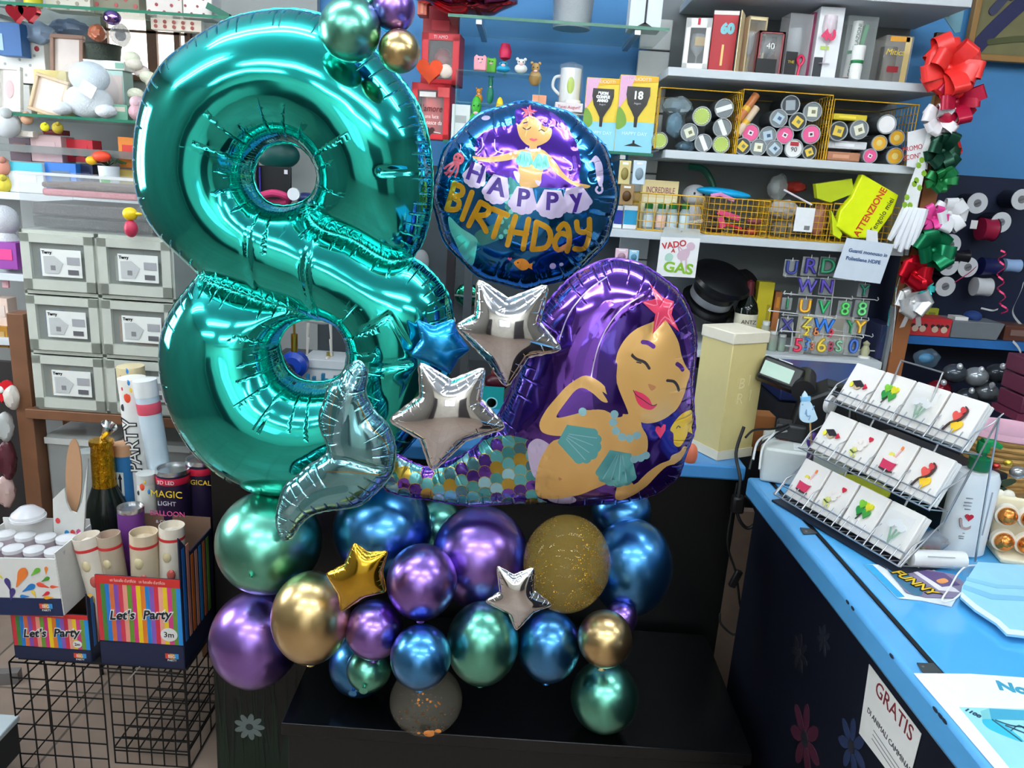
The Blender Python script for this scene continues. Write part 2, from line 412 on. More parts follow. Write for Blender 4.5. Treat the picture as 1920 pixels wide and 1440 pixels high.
# ---------------------------------------------------------------- foil balloons
def pip(poly, pts):
    x, y = pts[:, 0], pts[:, 1]; ins = np.zeros(len(pts), bool)
    P = np.asarray(poly, float); n = len(P); j = n-1
    bb = (x >= P[:, 0].min()) & (x <= P[:, 0].max()) & (y >= P[:, 1].min()) & (y <= P[:, 1].max())
    idx = np.where(bb)[0]
    if len(idx) == 0: return ins
    x = x[idx]; y = y[idx]; r = np.zeros(len(idx), bool)
    for i in range(n):
        xi, yi, xj, yj = P[i][0], P[i][1], P[j][0], P[j][1]
        if yi != yj: r ^= ((yi > y) != (yj > y)) & (x < (xj-xi)*(y-yi)/(yj-yi)+xi)
        j = i
    ins[idx] = r
    return ins
def resample(P, sp, closed=True):
    P = [np.array(p, float) for p in P]; out = []
    if closed: P = P+[P[0]]
    for a, b in zip(P[:-1], P[1:]):
        k = max(1, int(np.hypot(*(b-a))/sp+.5)); out += [a+(b-a)*i/k for i in range(k)]
    if not closed: out.append(P[-1])
    return out
def foil(name, loops, loc, mats, sp=.006, kh=.8, art=(), creases=(), crease_h=.03, dents=(), seam=.0045, parent=None, rot=None, edge_art=True, outer_k=1.0):
    """inflated two-sheet film balloon. loops: outlines (outer + holes) in local x,z; art: (polygons, material, clip)"""
    L = [resample(l, sp) for l in loops]
    V = []; E = []
    def addloop(l, closed=True):
        n = len(V); V.extend(tuple(p) for p in l); k = len(l)
        E.extend((n+i, n+(i+1) % k) for i in range(k if closed else k-1))
    for l in L: addloop(l)
    cr = [resample(c, sp, False) for c in creases]
    for c in cr: addloop(c, False)
    # seam samples for distance / arc length
    S = []; T = []; A = []; s0 = 0.0
    for l, cl in [(x, True) for x in loops]+[(x, False) for x in creases]:
        q = resample(l, .002, cl); k = len(q)
        for i in range(k):
            b = q[(i+1) % k] if (cl or i < k-1) else q[i]; a = q[i-1] if (cl or i > 0) else q[i]
            t = b-a; t = t/max(1e-9, np.hypot(*t)); S.append(q[i]); T.append(t); A.append(s0); s0 += np.hypot(*(q[(i+1) % k]-q[i])) if (cl or i < k-1) else 0
        s0 += 5
    S = np.array(S); T = np.array(T); A = np.array(A)
    def near(P):
        D = np.empty(len(P)); I = np.empty(len(P), int)
        for a in range(0, len(P), 1500):
            q = P[a:a+1500]; d = ((q[:, None, 0]-S[None, :, 0])**2+(q[:, None, 1]-S[None, :, 1])**2)
            I[a:a+1500] = d.argmin(1); D[a:a+1500] = np.sqrt(d.min(1))
        return D, I
    def inside(P):
        r = np.zeros(len(P), bool)
        for l in loops: r ^= pip(l, P)
        return r
    O = np.array(loops[0]); lo, hi = O.min(0), O.max(0)
    gx = np.arange(lo[0], hi[0], sp); gz = np.arange(lo[1], hi[1], sp*.866)
    G = np.array([(x+(sp/2 if j % 2 else 0), z) for j, z in enumerate(gz) for x in gx])
    G = G[inside(G)]; D, _ = near(G); G = G[D > sp*.75]
    nb = len(V)
    ringp = []
    for l in L:                                   # two tight rows next to the seam
        k = len(l)
        for i in range(k):
            t = l[(i+1) % k]-l[i-1]; t = t/max(1e-9, np.hypot(*t)); nn = np.array([-t[1], t[0]])
            for o in (sp*.28,):
                for sg in (1, -1): ringp.append(l[i]+nn*o*sg)
    ringp = np.array(ringp); D, _ = near(ringp); ringp = ringp[inside(ringp) & (D > sp*.22)]
    V.extend(tuple(p) for p in ringp); V.extend(tuple(p) for p in G)
    if edge_art:
        for polys, mi, clip in art:
            for p in polys:
                addloop([np.array(q) for q in p])
    res = delaunay_2d_cdt([Vector(v) for v in V], E, [], 0, 1e-7)
    P = np.array([tuple(v) for v in res[0]]); Fs = np.array([f for f in res[2] if len(f) == 3])
    cen = P[Fs].mean(1); Fs = Fs[inside(cen)]
    a, b, c = P[Fs[:, 0]], P[Fs[:, 1]], P[Fs[:, 2]]
    ar = (b[:, 0]-a[:, 0])*(c[:, 1]-a[:, 1])-(b[:, 1]-a[:, 1])*(c[:, 0]-a[:, 0])
    Fs[ar < 0] = Fs[ar < 0][:, ::-1]; Fs = Fs[np.abs(ar) > 1e-13]
    used = np.unique(Fs); mp = -np.ones(len(P), int); mp[used] = np.arange(len(used)); P = P[used]; Fs = mp[Fs]
    n = len(P); D, I = near(P)
    along = ((P-S[I])*T[I]).sum(1); perp = np.abs((P-S[I])[:, 0]*T[I][:, 1]-(P-S[I])[:, 1]*T[I][:, 0])
    D = np.where(np.abs(along) < .0013, perp, D)
    ec = {}
    for f in Fs:
        for k in range(3): e = (min(f[k], f[(k+1) % 3]), max(f[k], f[(k+1) % 3])); ec[e] = ec.get(e, 0)+1
    rim = np.zeros(n, bool); rim[[i for e, c in ec.items() if c == 1 for i in e]] = True
    crk = {(round(float(q[0]), 6), round(float(q[1]), 6)) for c in cr for q in c}
    oncrease = np.array([(round(float(q[0]), 6), round(float(q[1]), 6)) in crk for q in P]) & ~rim
    fixed = rim | oncrease
    nout = sum(len(resample(x, .002)) for x in loops)
    fval = np.zeros(n)
    # edges of the outline are pinned at 0, creases at a small height
    oncr = oncrease
    if len(creases):
        Sout = S[:nout]
        for i in np.where(oncr)[0]:
            do = np.sqrt(((P[i]-Sout)**2).sum(1).min()); ch = min(crease_h, do*.6); fval[i] = ch*ch/2/(kh*kh)
    a, b, c = P[Fs[:, 0]], P[Fs[:, 1]], P[Fs[:, 2]]
    def cot(u, v): return (u*v).sum(1)/np.maximum(1e-12, np.abs(u[:, 0]*v[:, 1]-u[:, 1]*v[:, 0]))
    w = np.concatenate([cot(a-c, b-c), cot(b-a, c-a), cot(a-b, c-b)])*.5
    ei = np.concatenate([Fs[:, 0], Fs[:, 1], Fs[:, 2]]); ej = np.concatenate([Fs[:, 1], Fs[:, 2], Fs[:, 0]])
    w = np.clip(w, 1e-3, 1e3)
    area = .5*np.abs((b[:, 0]-a[:, 0])*(c[:, 1]-a[:, 1])-(b[:, 1]-a[:, 1])*(c[:, 0]-a[:, 0]))
    mass = np.bincount(Fs.ravel(), np.repeat(area/3, 3), n)
    dg = np.bincount(ei, w, n)+np.bincount(ej, w, n)
    free = ~fixed
    def A_(x): return dg*x-np.bincount(ei, w*x[ej], n)-np.bincount(ej, w*x[ei], n)
    u = fval.copy(); r = (mass-A_(u))*free; z = r/dg; p = z.copy(); rz = (r*z).sum()
    for it in range(1200):
        Ap = A_(p)*free; al = rz/max(1e-30, (p*Ap).sum()); u += al*p; r -= al*Ap; z = r/dg; rn = (r*z).sum()
        if rn < 1e-14: break
        p = z+rn/rz*p; rz = rn
    h = np.sqrt(2*np.maximum(u, 0))*kh
    for pl, dep, wid in dents:
        q = np.array(resample(pl, .002, False)); dd = np.sqrt(((P[:, None]-q[None])**2).sum(2).min(1)) if n*len(q) < 4e7 else np.concatenate([np.sqrt(((P[k:k+500, None]-q[None])**2).sum(2).min(1)) for k in range(0, n, 500)])
        h *= 1-dep*np.exp(-(dd/wid)**2)
    # shared rim vertices, front then back
    sA = A[I]+((P-S[I])*T[I]).sum(1)
    bidx = np.where(rim, np.arange(n), 0); inner = np.where(~rim)[0]; bidx[inner] = n+np.arange(len(inner))
    VV = [(P[i, 0], -h[i], P[i, 1]) for i in range(n)]+[(P[i, 0], h[i]*.95, P[i, 1]) for i in inner]
    n0 = len(resample(loops[0], .002)); DK = np.where(I < n0, D*outer_k, np.where(I >= nout, D*3.0, D))
    UVv = [(sA[i], DK[i]) for i in range(n)]+[(sA[i], DK[i]) for i in inner]
    cen = P[Fs].mean(1); mi = np.zeros(len(Fs), int)
    for polys, k, clip in art:
        ok = np.zeros(len(cen), bool)
        for pl in polys: ok |= pip(pl, cen)
        if clip is not None: ok &= pip(clip, cen)
        mi[ok] = k
    FF = [tuple(f) for f in Fs]+[tuple(bidx[f][::-1]) for f in Fs]; MI = list(mi)+[0]*len(Fs)
    # seam flange
    ed = {}
    for f in Fs:
        for k in range(3): ed[(f[k], f[(k+1) % 3])] = 1
    be = [e for e in ed if (e[1], e[0]) not in ed and rim[e[0]] and rim[e[1]]]
    nm = {}
    for i, j in be:
        t = P[j]-P[i]; nn = np.array([t[1], -t[0]]); nn = nn/max(1e-9, np.hypot(*nn))
        for q in (i, j): nm[q] = nm.get(q, 0)+nn
    ov = {}
    for q, nn in nm.items():
        nn = nn/max(1e-9, np.hypot(*nn)); s = sA[q]; k = seam*(.9+.1*math.sin(s*2*math.pi/.021))
        ov[q] = len(VV); VV.append((P[q, 0]+nn[0]*k, seam*.22*math.sin(s*2*math.pi/.017+1), P[q, 1]+nn[1]*k)); UVv.append((s, 0))
    for i, j in be: FF.append((i, ov[i], ov[j], j)); MI.append(0)
    me = bpy.data.meshes.new(name); me.from_pydata(VV, [], FF)
    for mm in mats: me.materials.append(mm)
    me.polygons.foreach_set('material_index', MI)
    uv = me.uv_layers.new(name='seam'); li_ = np.empty(len(me.loops), np.int32); me.loops.foreach_get('vertex_index', li_)
    uv.data.foreach_set('uv', np.array(UVv, np.float32)[li_].ravel())
    me.shade_smooth()
    return link(name, me, parent, loc, rot)
def pxloc(Y, cx, cz):
    """local x,z frame of a balloon hanging in the plane y=Y around photo point cx,cz"""
    o = PY(cx, cz, Y)
    def f(pts, x0=0, y0=0, s=1.0):
        r = []
        for p in pts:
            q = PY(x0+p[0]/s, y0+p[1]/s, Y); r.append((q.x-o.x, q.z-o.z))
        return r
    return o, f
TEAL = (32, 202, 190)
# --- the number eight
o8, f8 = pxloc(1.56, 565, 470)
out8 = [(540, 18), (483, 24), (434, 36), (390, 58), (351, 85), (316, 112), (287, 155), (268, 208), (258, 271), (258, 330), (268, 382), (285, 417), (313, 453), (344, 482), (366, 503),
        (373, 516), (352, 543), (329, 572), (313, 603), (304, 640), (305, 690), (313, 730), (326, 768), (347, 810), (375, 850), (416, 884), (453, 907), (495, 921), (545, 926), (600, 920), (660, 905), (725, 872), (775, 825), (812, 768), (838, 706), (850, 645), (847, 590), (838, 552), (818, 522), (793, 497), (774, 482), (790, 455), (803, 410), (809, 355), (806, 290), (796, 235), (776, 185), (744, 140), (706, 98), (655, 55), (600, 28)]
h8a = [(476, 312), (484, 292), (505, 272), (535, 266), (566, 276), (588, 301), (597, 330), (589, 361), (567, 380), (535, 388), (504, 382), (482, 360), (473, 333)]
h8b = [(522, 642), (534, 617), (555, 602), (582, 597), (612, 601), (634, 613), (648, 635), (652, 660), (648, 692), (633, 708), (611, 716), (585, 717), (558, 711), (537, 693), (526, 667)]
cr1 = spline([(572, 378), (600, 424), (665, 447), (728, 485), (773, 482)], False)
cr2 = spline([(373, 516), (430, 536), (500, 562), (545, 574), (590, 598)], False)
m8 = FOIL(TEAL, .09, 1.0, .024, .0042, .10, .022, .14)
number = foil('number_balloon', [f8(spline(out8)), f8(spline(h8a)), f8(spline(h8b))], o8, [m8], sp=.0055, kh=.92, creases=[f8(cr1), f8(cr2)], crease_h=.018, outer_k=2.2,
     dents=[(f8([(600, 440), (592, 500), (599, 560)]), .10, .006), (f8([(493, 395), (493, 470), (497, 530)]), .05, .005), (f8([(700, 605), (745, 575), (778, 630)]), .05, .004), (f8([(690, 672), (730, 668), (780, 663)]), .05, .005), (f8([(800, 320), (730, 322)]), .06, .006)])
tag(number, 'giant teal foil balloon shaped as the number eight', 'balloon')
# --- round birthday balloon
oR, fR = pxloc(1.63, 985, 366)
def fr(pts): return fR(pts, 780, 170, 3.693)
def st(f, pts, w, sc): return stroke2(f(pts), w*sc)
wR = (fr([(100, 0)])[0][0]-fr([(0, 0)])[0][0])/100        # metres per traced unit
outR = [(985+(171+2.2*math.cos(12*R_(a)))*math.cos(R_(a))*1.0, 366+(172+2.2*math.cos(12*R_(a)))*math.sin(R_(a))) for a in range(0, 360, 5)]
NAVY, PURP, SKIN, MINT, GOLD, PINK, LILAC = (18, 108, 170), (96, 48, 180), (212, 164, 96), (110, 200, 190), (214, 158, 30), (232, 90, 110), (190, 180, 235)
mR = [FOIL(NAVY, .1, .95, .05, .0028, .06), FOIL(PURP, .14, .85, .05, .0028, .06), FOIL(SKIN, .3, .25), FOIL(MINT, .25, .4), FOIL(GOLD, .2, .6), FOIL(PINK, .3, .3), FOIL((214, 200, 236), .25, .45), FOIL((60, 30, 130), .3, .3), FOIL((40, 26, 30), .4, 0), FOIL((60, 140, 140), .2, .7), FOIL((240, 150, 40), .3, .3), FOIL((130, 80, 205), .2, .7)]
def shell(cx, cy, rx, ry, rot, n=5):
    P = [(-.55*rx, -ry), (.55*rx, -ry)]
    for i in range(n):
        a0 = R_(0+180*i/n)
        for j in range(4):
            a = R_(180*(i+j/4)/n); k = 1+.10*math.sin(math.pi*j/4); P.append((rx*math.cos(a)*k, ry*.15+ry*.85*math.sin(a)*k))
    c, s = math.cos(R_(rot)), math.sin(R_(rot))
    return [(cx+x*c-y*s, cy+x*s+y*c) for x, y in P]
_tl = {}
def letter(ch, cx, cy, size, rot):
    """outline loops of a printed letter, in traced units (y down); holes return as further loops"""
    me = text_mesh(ch, 1.0, ext=0, bold=.035)
    bm = bmesh.new(); bm.from_mesh(me); bmesh.ops.remove_doubles(bm, verts=bm.verts, dist=1e-5)
    be = {}
    for e in bm.edges:
        if len(e.link_faces) == 1:
            for a, b in ((e.verts[0], e.verts[1]), (e.verts[1], e.verts[0])): be.setdefault(a.index, []).append(b.index)
    pos = {v.index: v.co.copy() for v in bm.verts}; seen = set(); loops = []
    for s in be:
        if s in seen: continue
        l = [s]; seen.add(s); cur = s
        while True:
            nx = [q for q in be[cur] if q not in seen]
            if not nx: break
            cur = nx[0]; seen.add(cur); l.append(cur)
        loops.append(l)
    bm.free(); bpy.data.meshes.remove(me)
    c, s = math.cos(R_(rot)), math.sin(R_(rot))
    return [[(cx+size*(pos[i].x*c+pos[i].y*s), cy+size*(pos[i].x*s-pos[i].y*c)) for i in l] for l in loops]
ART = []
def a_(mi, *polys, clip=None, f=fr): ART.append(([f(p) for p in polys], mi, clip))
def s_(mi, w, *lines, f=fr, sc=None): ART.append(([stroke2(f(l), w*(sc or wR)) for l in lines], mi, None))
a_(1, spline([(690, 150), (770, 118), (900, 140), (1010, 215), (1060, 300), (1105, 400), (1125, 520), (1110, 600), (1135, 650), (1060, 675), (900, 668), (760, 650), (650, 600), (540, 590), (455, 520), (425, 440), (430, 350), (490, 290), (600, 262), (690, 240)]))
s_(11, 26, [(500, 300), (470, 380), (490, 460), (560, 520)], [(1080, 470), (1090, 540), (1060, 600)], [(900, 570), (950, 600), (920, 560)], [(930, 170), (1000, 240), (1040, 330)])
s_(6, 6, [(470, 340), (475, 400), (430, 450)], [(555, 350), (560, 420), (610, 440)], [(1005, 470), (1060, 510), (1060, 550), (1030, 550)])
# tail, fluke
a_(9, spline([(650, 600), (720, 650), (800, 650), (800, 720), (730, 860), (620, 990), (440, 1055), (430, 965), (560, 900), (650, 770)]))
a_(3, spline([(245, 862), (330, 935), (430, 1000), (435, 1060), (400, 1195), (330, 1140), (285, 1035), (250, 950)]))
a_(9, *[arc(620+((i*53) % 110)-.22*(i*38), 680+i*38, 24, 24, n=8) for i in range(9)])
a_(3, *[arc(640+((i*67) % 90)-.25*(i*33), 660+i*33, 17, 17, n=8) for i in range(11)])
# body
a_(2, spline([(410, 460), (500, 468), (600, 453), (700, 425), (760, 415), (860, 415), (915, 455), (955, 500), (1010, 575), (1080, 630), (1185, 655), (1150, 674), (1060, 645), (960, 575), (905, 515), (868, 570), (850, 655), (780, 668), (722, 655), (712, 570), (706, 480), (640, 490), (520, 502), (430, 482)], k=3))
a_(2, [(785, 370), (835, 380), (832, 430), (782, 430)])
a_(2, spline([(790, 190), (862, 215), (925, 262), (932, 310), (912, 355), (865, 385), (815, 397), (770, 388), (730, 350), (708, 300), (704, 245), (735, 215)]))
a_(1, spline([(700, 200), (760, 150), (850, 150), (930, 230), (935, 275), (880, 250), (800, 185), (750, 205), (712, 250)]))
a_(3, shell(752, 480, 55, 50, 8), shell(862, 500, 55, 50, 8))
s_(9, 4, *[[(752+a, 448), (752+a*1.6, 520)] for a in (-22, 0, 22)], *[[(862+a, 470), (862+a*1.6, 540)] for a in (-22, 0, 22)])
a_(6, *[arc(765+i*17, 412+12*math.sin(i*.6), 10, 10, n=8) for i in range(6)], *[arc(930+i*5, 490+i*4, 8, 8, n=7) for i in range(4)], arc(660, 445, 10, 10, n=7), arc(690, 440, 10, 10, n=7))
s_(8, 7, [(742, 272), (765, 284), (785, 276), (792, 268)], [(848, 292), (865, 284), (885, 296)])
s_(1, 6, [(745, 240), (770, 232)], [(870, 250), (895, 262)])
a_(5, spline([(783, 350), (800, 342), (812, 348), (826, 345), (838, 352), (812, 364)]))
a_(5, star2(780, 160, 58, 22, 5, -80))
s_(6, 4, [(740, 165), (780, 160), (820, 175)], [(770, 125), (780, 160), (790, 195)])
# shells spelling HAPPY
SH = [(428, 588, 78, 78, 24), (570, 680, 88, 92, 16), (742, 752, 92, 88, 8), (930, 775, 100, 92, 4), (1092, 748, 100, 84, -10)]
a_(6, *[shell(*s) for s in SH])
a_(6, spline([(680, 560), (720, 575), (715, 640), (690, 600)]), spline([(820, 620), (860, 630), (840, 655)]))
for ch, s, dy in zip('HAPPY', SH, (0, 0, 0, 0, 0)):
    for lp in [letter(ch if ch != 'Y' else 'y', s[0]+(2 if ch == 'A' else 0), s[1]-12+dy, 160 if ch != 'Y' else 165, s[4]*.8)]:
        ok = lp
        a_(7, ok[0] if True else 0)
        if len(ok) > 1: a_(6, *ok[1:])
# BIRTHDay in gold strokes
s_(4, 38, [(285, 640), (262, 720), (232, 812)], [(285, 645), (338, 668), (335, 715), (272, 728)], [(272, 728), (318, 765), (300, 812), (232, 812)],
   [(405, 700), (372, 790), (338, 878)], [(462, 765), (425, 835), (382, 920)], [(462, 765), (520, 800), (500, 845), (428, 852)], [(432, 852), (470, 900), (500, 955)],
   [(545, 808), (640, 848)], [(604, 835), (575, 910), (548, 992)], [(692, 858), (665, 950), (640, 1045)], [(778, 876), (760, 970), (742, 1070)], [(655, 955), (765, 972)],
   [(830, 895), (818, 980), (802, 1072)], [(830, 895), (905, 935), (922, 1000), (890, 1062), (802, 1074)],
   [(975, 940), (1010, 905), (1040, 940), (1048, 1020), (1035, 1090)], [(1040, 985), (985, 970), (950, 1030), (975, 1080), (1040, 1050)],
   [(1095, 895), (1105, 950), (1150, 965), (1180, 940)], [(1182, 880), (1182, 990), (1150, 1075), (1085, 1075)])
# octopus, seahorse, fish, bubbles
a_(5, arc(312, 476, 40, 42, n=14)); s_(5, 15, [(290, 505), (250, 540), (225, 580)], [(300, 512), (275, 560), (245, 595)], [(312, 512), (305, 560), (290, 595)], [(280, 498), (240, 520), (212, 540)], [(255, 560), (235, 570), (215, 570)])
a_(8, arc(295, 462, 8, 9, n=7), arc(322, 472, 8, 9, n=7)); s_(6, 6, [(318, 430), (325, 400), (320, 380)])
a_(6, spline([(1225, 455), (1250, 470), (1275, 520), (1280, 600), (1270, 650), (1250, 660), (1235, 620), (1225, 560), (1215, 500), (1180, 500), (1195, 485)]))
s_(6, 15, [(1262, 640), (1270, 690), (1245, 705), (1225, 685), (1235, 665)])
a_(10, spline([(680, 1165), (720, 1138), (760, 1145), (785, 1180), (770, 1210), (735, 1220), (705, 1200)]), [(770, 1180), (808, 1165), (800, 1195), (805, 1215), (775, 1200)])
a_(5, [(655, 1152), (640, 1140), (640, 1132), (648, 1130), (655, 1136), (662, 1130), (668, 1134), (668, 1142)])
a_(6, arc(940, 1192, 22, 22, n=10), arc(998, 1182, 15, 13, n=9), arc(490, 198, 32, 18, n=10))
a_(8, arc(708, 1166, 6, 6, n=6))
rb = foil('birthday_balloon', [fR(outR)], oR, mR, sp=.006, kh=.80, art=ART,
          dents=[(fR([(985+172*math.cos(R_(a)), 366+172*math.sin(R_(a))), (985+125*math.cos(R_(a)), 366+125*math.sin(R_(a)))]), .09, .004) for a in range(15, 360, 30)])
tag(rb, 'round navy foil balloon printed with a mermaid and HAPPY BIRTHDay', 'balloon')
# --- mermaid balloon
oM, fM = pxloc(1.49, 1020, 740)
def fm(pts): return fM(pts, 700, 460, 2.769)
wM = (fm([(100, 0)])[0][0]-fm([(0, 0)])[0][0])/100
outM = [(1115, 496), (1148, 487), (1184, 491), (1213, 503), (1242, 523), (1271, 547), (1292, 583), (1303, 622), (1303, 665), (1298, 713), (1299, 767), (1301, 803), (1293, 830), (1283, 855), (1272, 890), (1252, 908), (1224, 926), (1169, 940), (1115, 944), (1075, 946), (1025, 942), (953, 942), (880, 946), (808, 935), (754, 927), (722, 914), (722, 885), (738, 852), (772, 868), (808, 877), (862, 857), (902, 830), (931, 787), (953, 745), (972, 695), (985, 645), (1002, 603), (1028, 568), (1052, 540), (1080, 515)]
FL = dict(pleat=.03, depth=.0024, length=.055)
mM = [FOIL((106, 62, 172), .1, .92, **FL), FOIL((58, 26, 122), .14, .85, **FL), FOIL(SKIN, .28, .3, **FL), FOIL((124, 70, 190), .14, .85, **FL), FOIL((96, 176, 180), .22, .55, **FL), FOIL((150, 200, 212), .25, .5, **FL),
      FOIL((70, 150, 150), .2, .6, **FL), FOIL((74, 34, 130), .2, .6, **FL), FOIL((196, 162, 60), .3, .9, **FL), FOIL((220, 54, 92), .3, .2, **FL), FOIL((34, 24, 34), .4, 0, **FL), FOIL((205, 190, 225), .25, .5, **FL),
      FOIL((222, 180, 40), .3, .3, **FL), FOIL((190, 128, 80), .3, .2, **FL), FOIL((70, 120, 130), .2, .6, **FL), FOIL((240, 130, 150), .3, .2, **FL)]
ART = []; A2 = lambda mi, *p, clip=None: a_(mi, *p, clip=clip, f=fm)
S2 = lambda mi, w, *l: s_(mi, w, *l, f=fm, sc=wM)
A2(1, spline([(1140, 640), (1160, 500), (1230, 380), (1330, 290), (1450, 260), (1560, 330), (1620, 450), (1640, 600), (1640, 850), (1660, 1010), (1590, 1180), (1400, 1220), (1250, 1200), (1150, 900), (1120, 720)]))
A2(1, spline([(760, 700), (830, 560), (900, 500), (930, 620), (890, 780), (800, 900), (690, 930)]))
S2(3, 44, [(1085, 690), (1110, 540), (1180, 400), (1290, 290), (1420, 225)], [(1000, 700), (1020, 540), (1090, 400), (1200, 280)], [(1610, 460), (1640, 620), (1625, 780)])
S2(11, 6, [(1115, 635), (1140, 520), (1185, 410), (1270, 300), (1380, 235)], [(960, 460), (1010, 330), (1100, 220), (1200, 150)])
tailclip = fm(spline([(60, 1060), (200, 1130), (350, 1150), (470, 1090), (570, 1010), (660, 960), (770, 950), (880, 1000), (860, 1100), (840, 1200), (850, 1260), (900, 1300), (820, 1320), (640, 1320), (470, 1335), (300, 1310), (150, 1290), (40, 1265), (-20, 1270), (-20, 1060)]))
ART.append(([tailclip], 8, None))
k = 0
for ix in range(16):
    for iz in range(8):
        cx = 45+ix*60; cz = 955+iz*54+(27 if ix % 2 else 0)
        k = (ix*7+iz*5+ix*iz*3) % 9
        col = (4, 7, 5, 6, 8, 4, 3, 6, 14)[k]
        if not (-20 < cx < 930 and 930 < cz < 1345): continue
        A2(8, arc(cx, cz, 37, 37, n=12), clip=tailclip); A2(col, arc(cx, cz+1, 34.5, 34.5, n=12), clip=tailclip)
A2(11, spline([(800, 1000), (840, 950), (890, 960), (925, 1000), (880, 1080), (850, 1150), (820, 1120)]), spline([(900, 1260), (1000, 1240), (1045, 1270), (1020, 1300), (940, 1300)]))
# torso, arms
A2(2, spline([(1090, 800), (1180, 795), (1240, 830), (1290, 820), (1350, 830), (1365, 880), (1392, 930), (1396, 990), (1380, 1035), (1340, 1050), (1300, 1090), (1230, 1155), (1130, 1205), (1050, 1240), (960, 1265), (880, 1270), (845, 1245), (838, 1180), (855, 1080), (885, 1010), (930, 950), (1000, 930), (1010, 860)], k=3))
A2(2, spline([(1040, 650), (1090, 628), (1150, 652), (1188, 685), (1220, 712), (1200, 722), (1168, 704), (1196, 754), (1165, 750), (1125, 715), (1080, 690), (1040, 700), (990, 760), (945, 825), (960, 836), (1040, 815), (1110, 795), (1120, 860), (1010, 922), (960, 926), (905, 924), (868, 908), (860, 868), (892, 805), (940, 745), (990, 688)], k=3))
A2(2, spline([(1345, 1040), (1310, 1100), (1330, 1180), (1400, 1120), (1460, 1082), (1512, 1068), (1525, 1045), (1572, 1032), (1590, 1012), (1612, 1022), (1600, 1055), (1560, 1092), (1500, 1102), (1452, 1142), (1400, 1202), (1330, 1252), (1272, 1278), (1242, 1262), (1245, 1200), (1268, 1130)], k=3))
A2(2, [(1280, 780), (1360, 820), (1355, 890), (1260, 850)])
A2(2, spline([(1482, 355), (1420, 370), (1345, 398), (1290, 440), (1250, 500), (1234, 560), (1232, 620), (1245, 680), (1265, 740), (1295, 795), (1335, 842), (1392, 864), (1460, 855), (1520, 826), (1562, 790), (1590, 740), (1606, 690), (1625, 640), (1600, 602), (1575, 545), (1560, 480), (1530, 420)], k=3))
A2(1, spline([(1180, 640), (1240, 560), (1240, 660), (1290, 790), (1292, 815), (1240, 800), (1200, 740)]))
# shells
A2(4, shell(1060, 960, 92, 100, -62, 6), shell(1245, 1095, 98, 90, 10, 6))
for cx, cz, ro in ((1060, 960, -62), (1245, 1095, 10)):
    c, s = math.cos(R_(ro)), math.sin(R_(ro))
    S2(5, 5, *[[(cx+(.4*q)*c+70*s, cz+.4*q*s-70*c), (cx+1.7*q*c-60*s, cz+1.7*q*s+60*c)] for q in (-36, -12, 12, 36)])
# face
S2(10, 15, [(1318, 528), (1340, 546), (1380, 562), (1402, 592)], [(1496, 658), (1530, 666), (1550, 690), (1558, 714)]); S2(10, 7, [(1318, 520), (1335, 545)], [(1340, 560), (1360, 565)])
S2(3, 22, [(1372, 464), (1400, 470), (1426, 488)], [(1550, 582), (1568, 596), (1580, 614)])
A2(13, spline([(1396, 668), (1436, 684), (1412, 702)]))
A2(9, spline([(1326, 702), (1350, 706), (1372, 716), (1402, 742), (1418, 772), (1440, 774), (1412, 796), (1372, 786), (1342, 758)])); S2(10, 4, [(1322, 697), (1335, 720), (1370, 745), (1415, 775), (1440, 770)])
A2(9, [(1370, 268), (1445, 255), (1412, 178), (1480, 250), (1538, 272), (1522, 335), (1562, 422), (1490, 362), (1424, 432), (1438, 330)])
S2(15, 6, [(1385, 272), (1450, 285), (1425, 200), (1480, 270), (1525, 280)], [(1525, 280), (1505, 330), (1545, 400), (1488, 345), (1440, 410), (1455, 325)])
A2(5, *[arc(x, z, 21, 21, n=10) for x, z in ((1228, 815), (1222, 855), (1236, 898), (1266, 928), (1304, 936), (1340, 922), (1330, 1046), (1362, 1040), (1388, 1028), (1072, 804))])
A2(9, [(1460, 945), (1434, 905), (1438, 885), (1452, 882), (1462, 893), (1476, 874), (1488, 878), (1486, 905)])
A2(12, spline([(1512, 905), (1545, 860), (1590, 832), (1640, 840), (1640, 900), (1610, 960), (1570, 1005), (1535, 985), (1530, 930)]), [(1625, 880), (1662, 890), (1640, 925), (1645, 960), (1610, 940)])
S2(10, 6, [(1548, 905), (1556, 895), (1568, 905)]); A2(13, spline([(955, 1140), (972, 1148), (958, 1158)]))
mer = foil('mermaid_balloon', [fM(spline(outM))], oM, mM, sp=.006, kh=.62, art=ART)
tag(mer, 'purple haired mermaid foil balloon with scaled tail and pale fin', 'balloon')
oF, fF = pxloc(1.40, 640, 840)
outF = [(672, 679), (659, 685), (645, 699), (641, 711), (622, 720), (614, 738), (610, 753), (604, 768), (600, 788), (606, 812), (614, 830), (616, 848), (598, 864), (579, 875), (556, 896), (538, 910), (528, 931), (522, 957), (520, 983), (530, 1009), (545, 1008), (560, 985), (580, 966), (611, 956), (651, 951), (677, 944), (698, 927), (716, 909), (732, 888), (738, 864), (739, 838), (733, 814), (723, 794), (704, 775), (690, 754), (683, 732), (686, 711), (686, 692)]
ffp = lambda p: fF(p, 400, 640, 3.79)
wF = (ffp([(100, 0)])[0][0]-ffp([(0, 0)])[0][0])/100
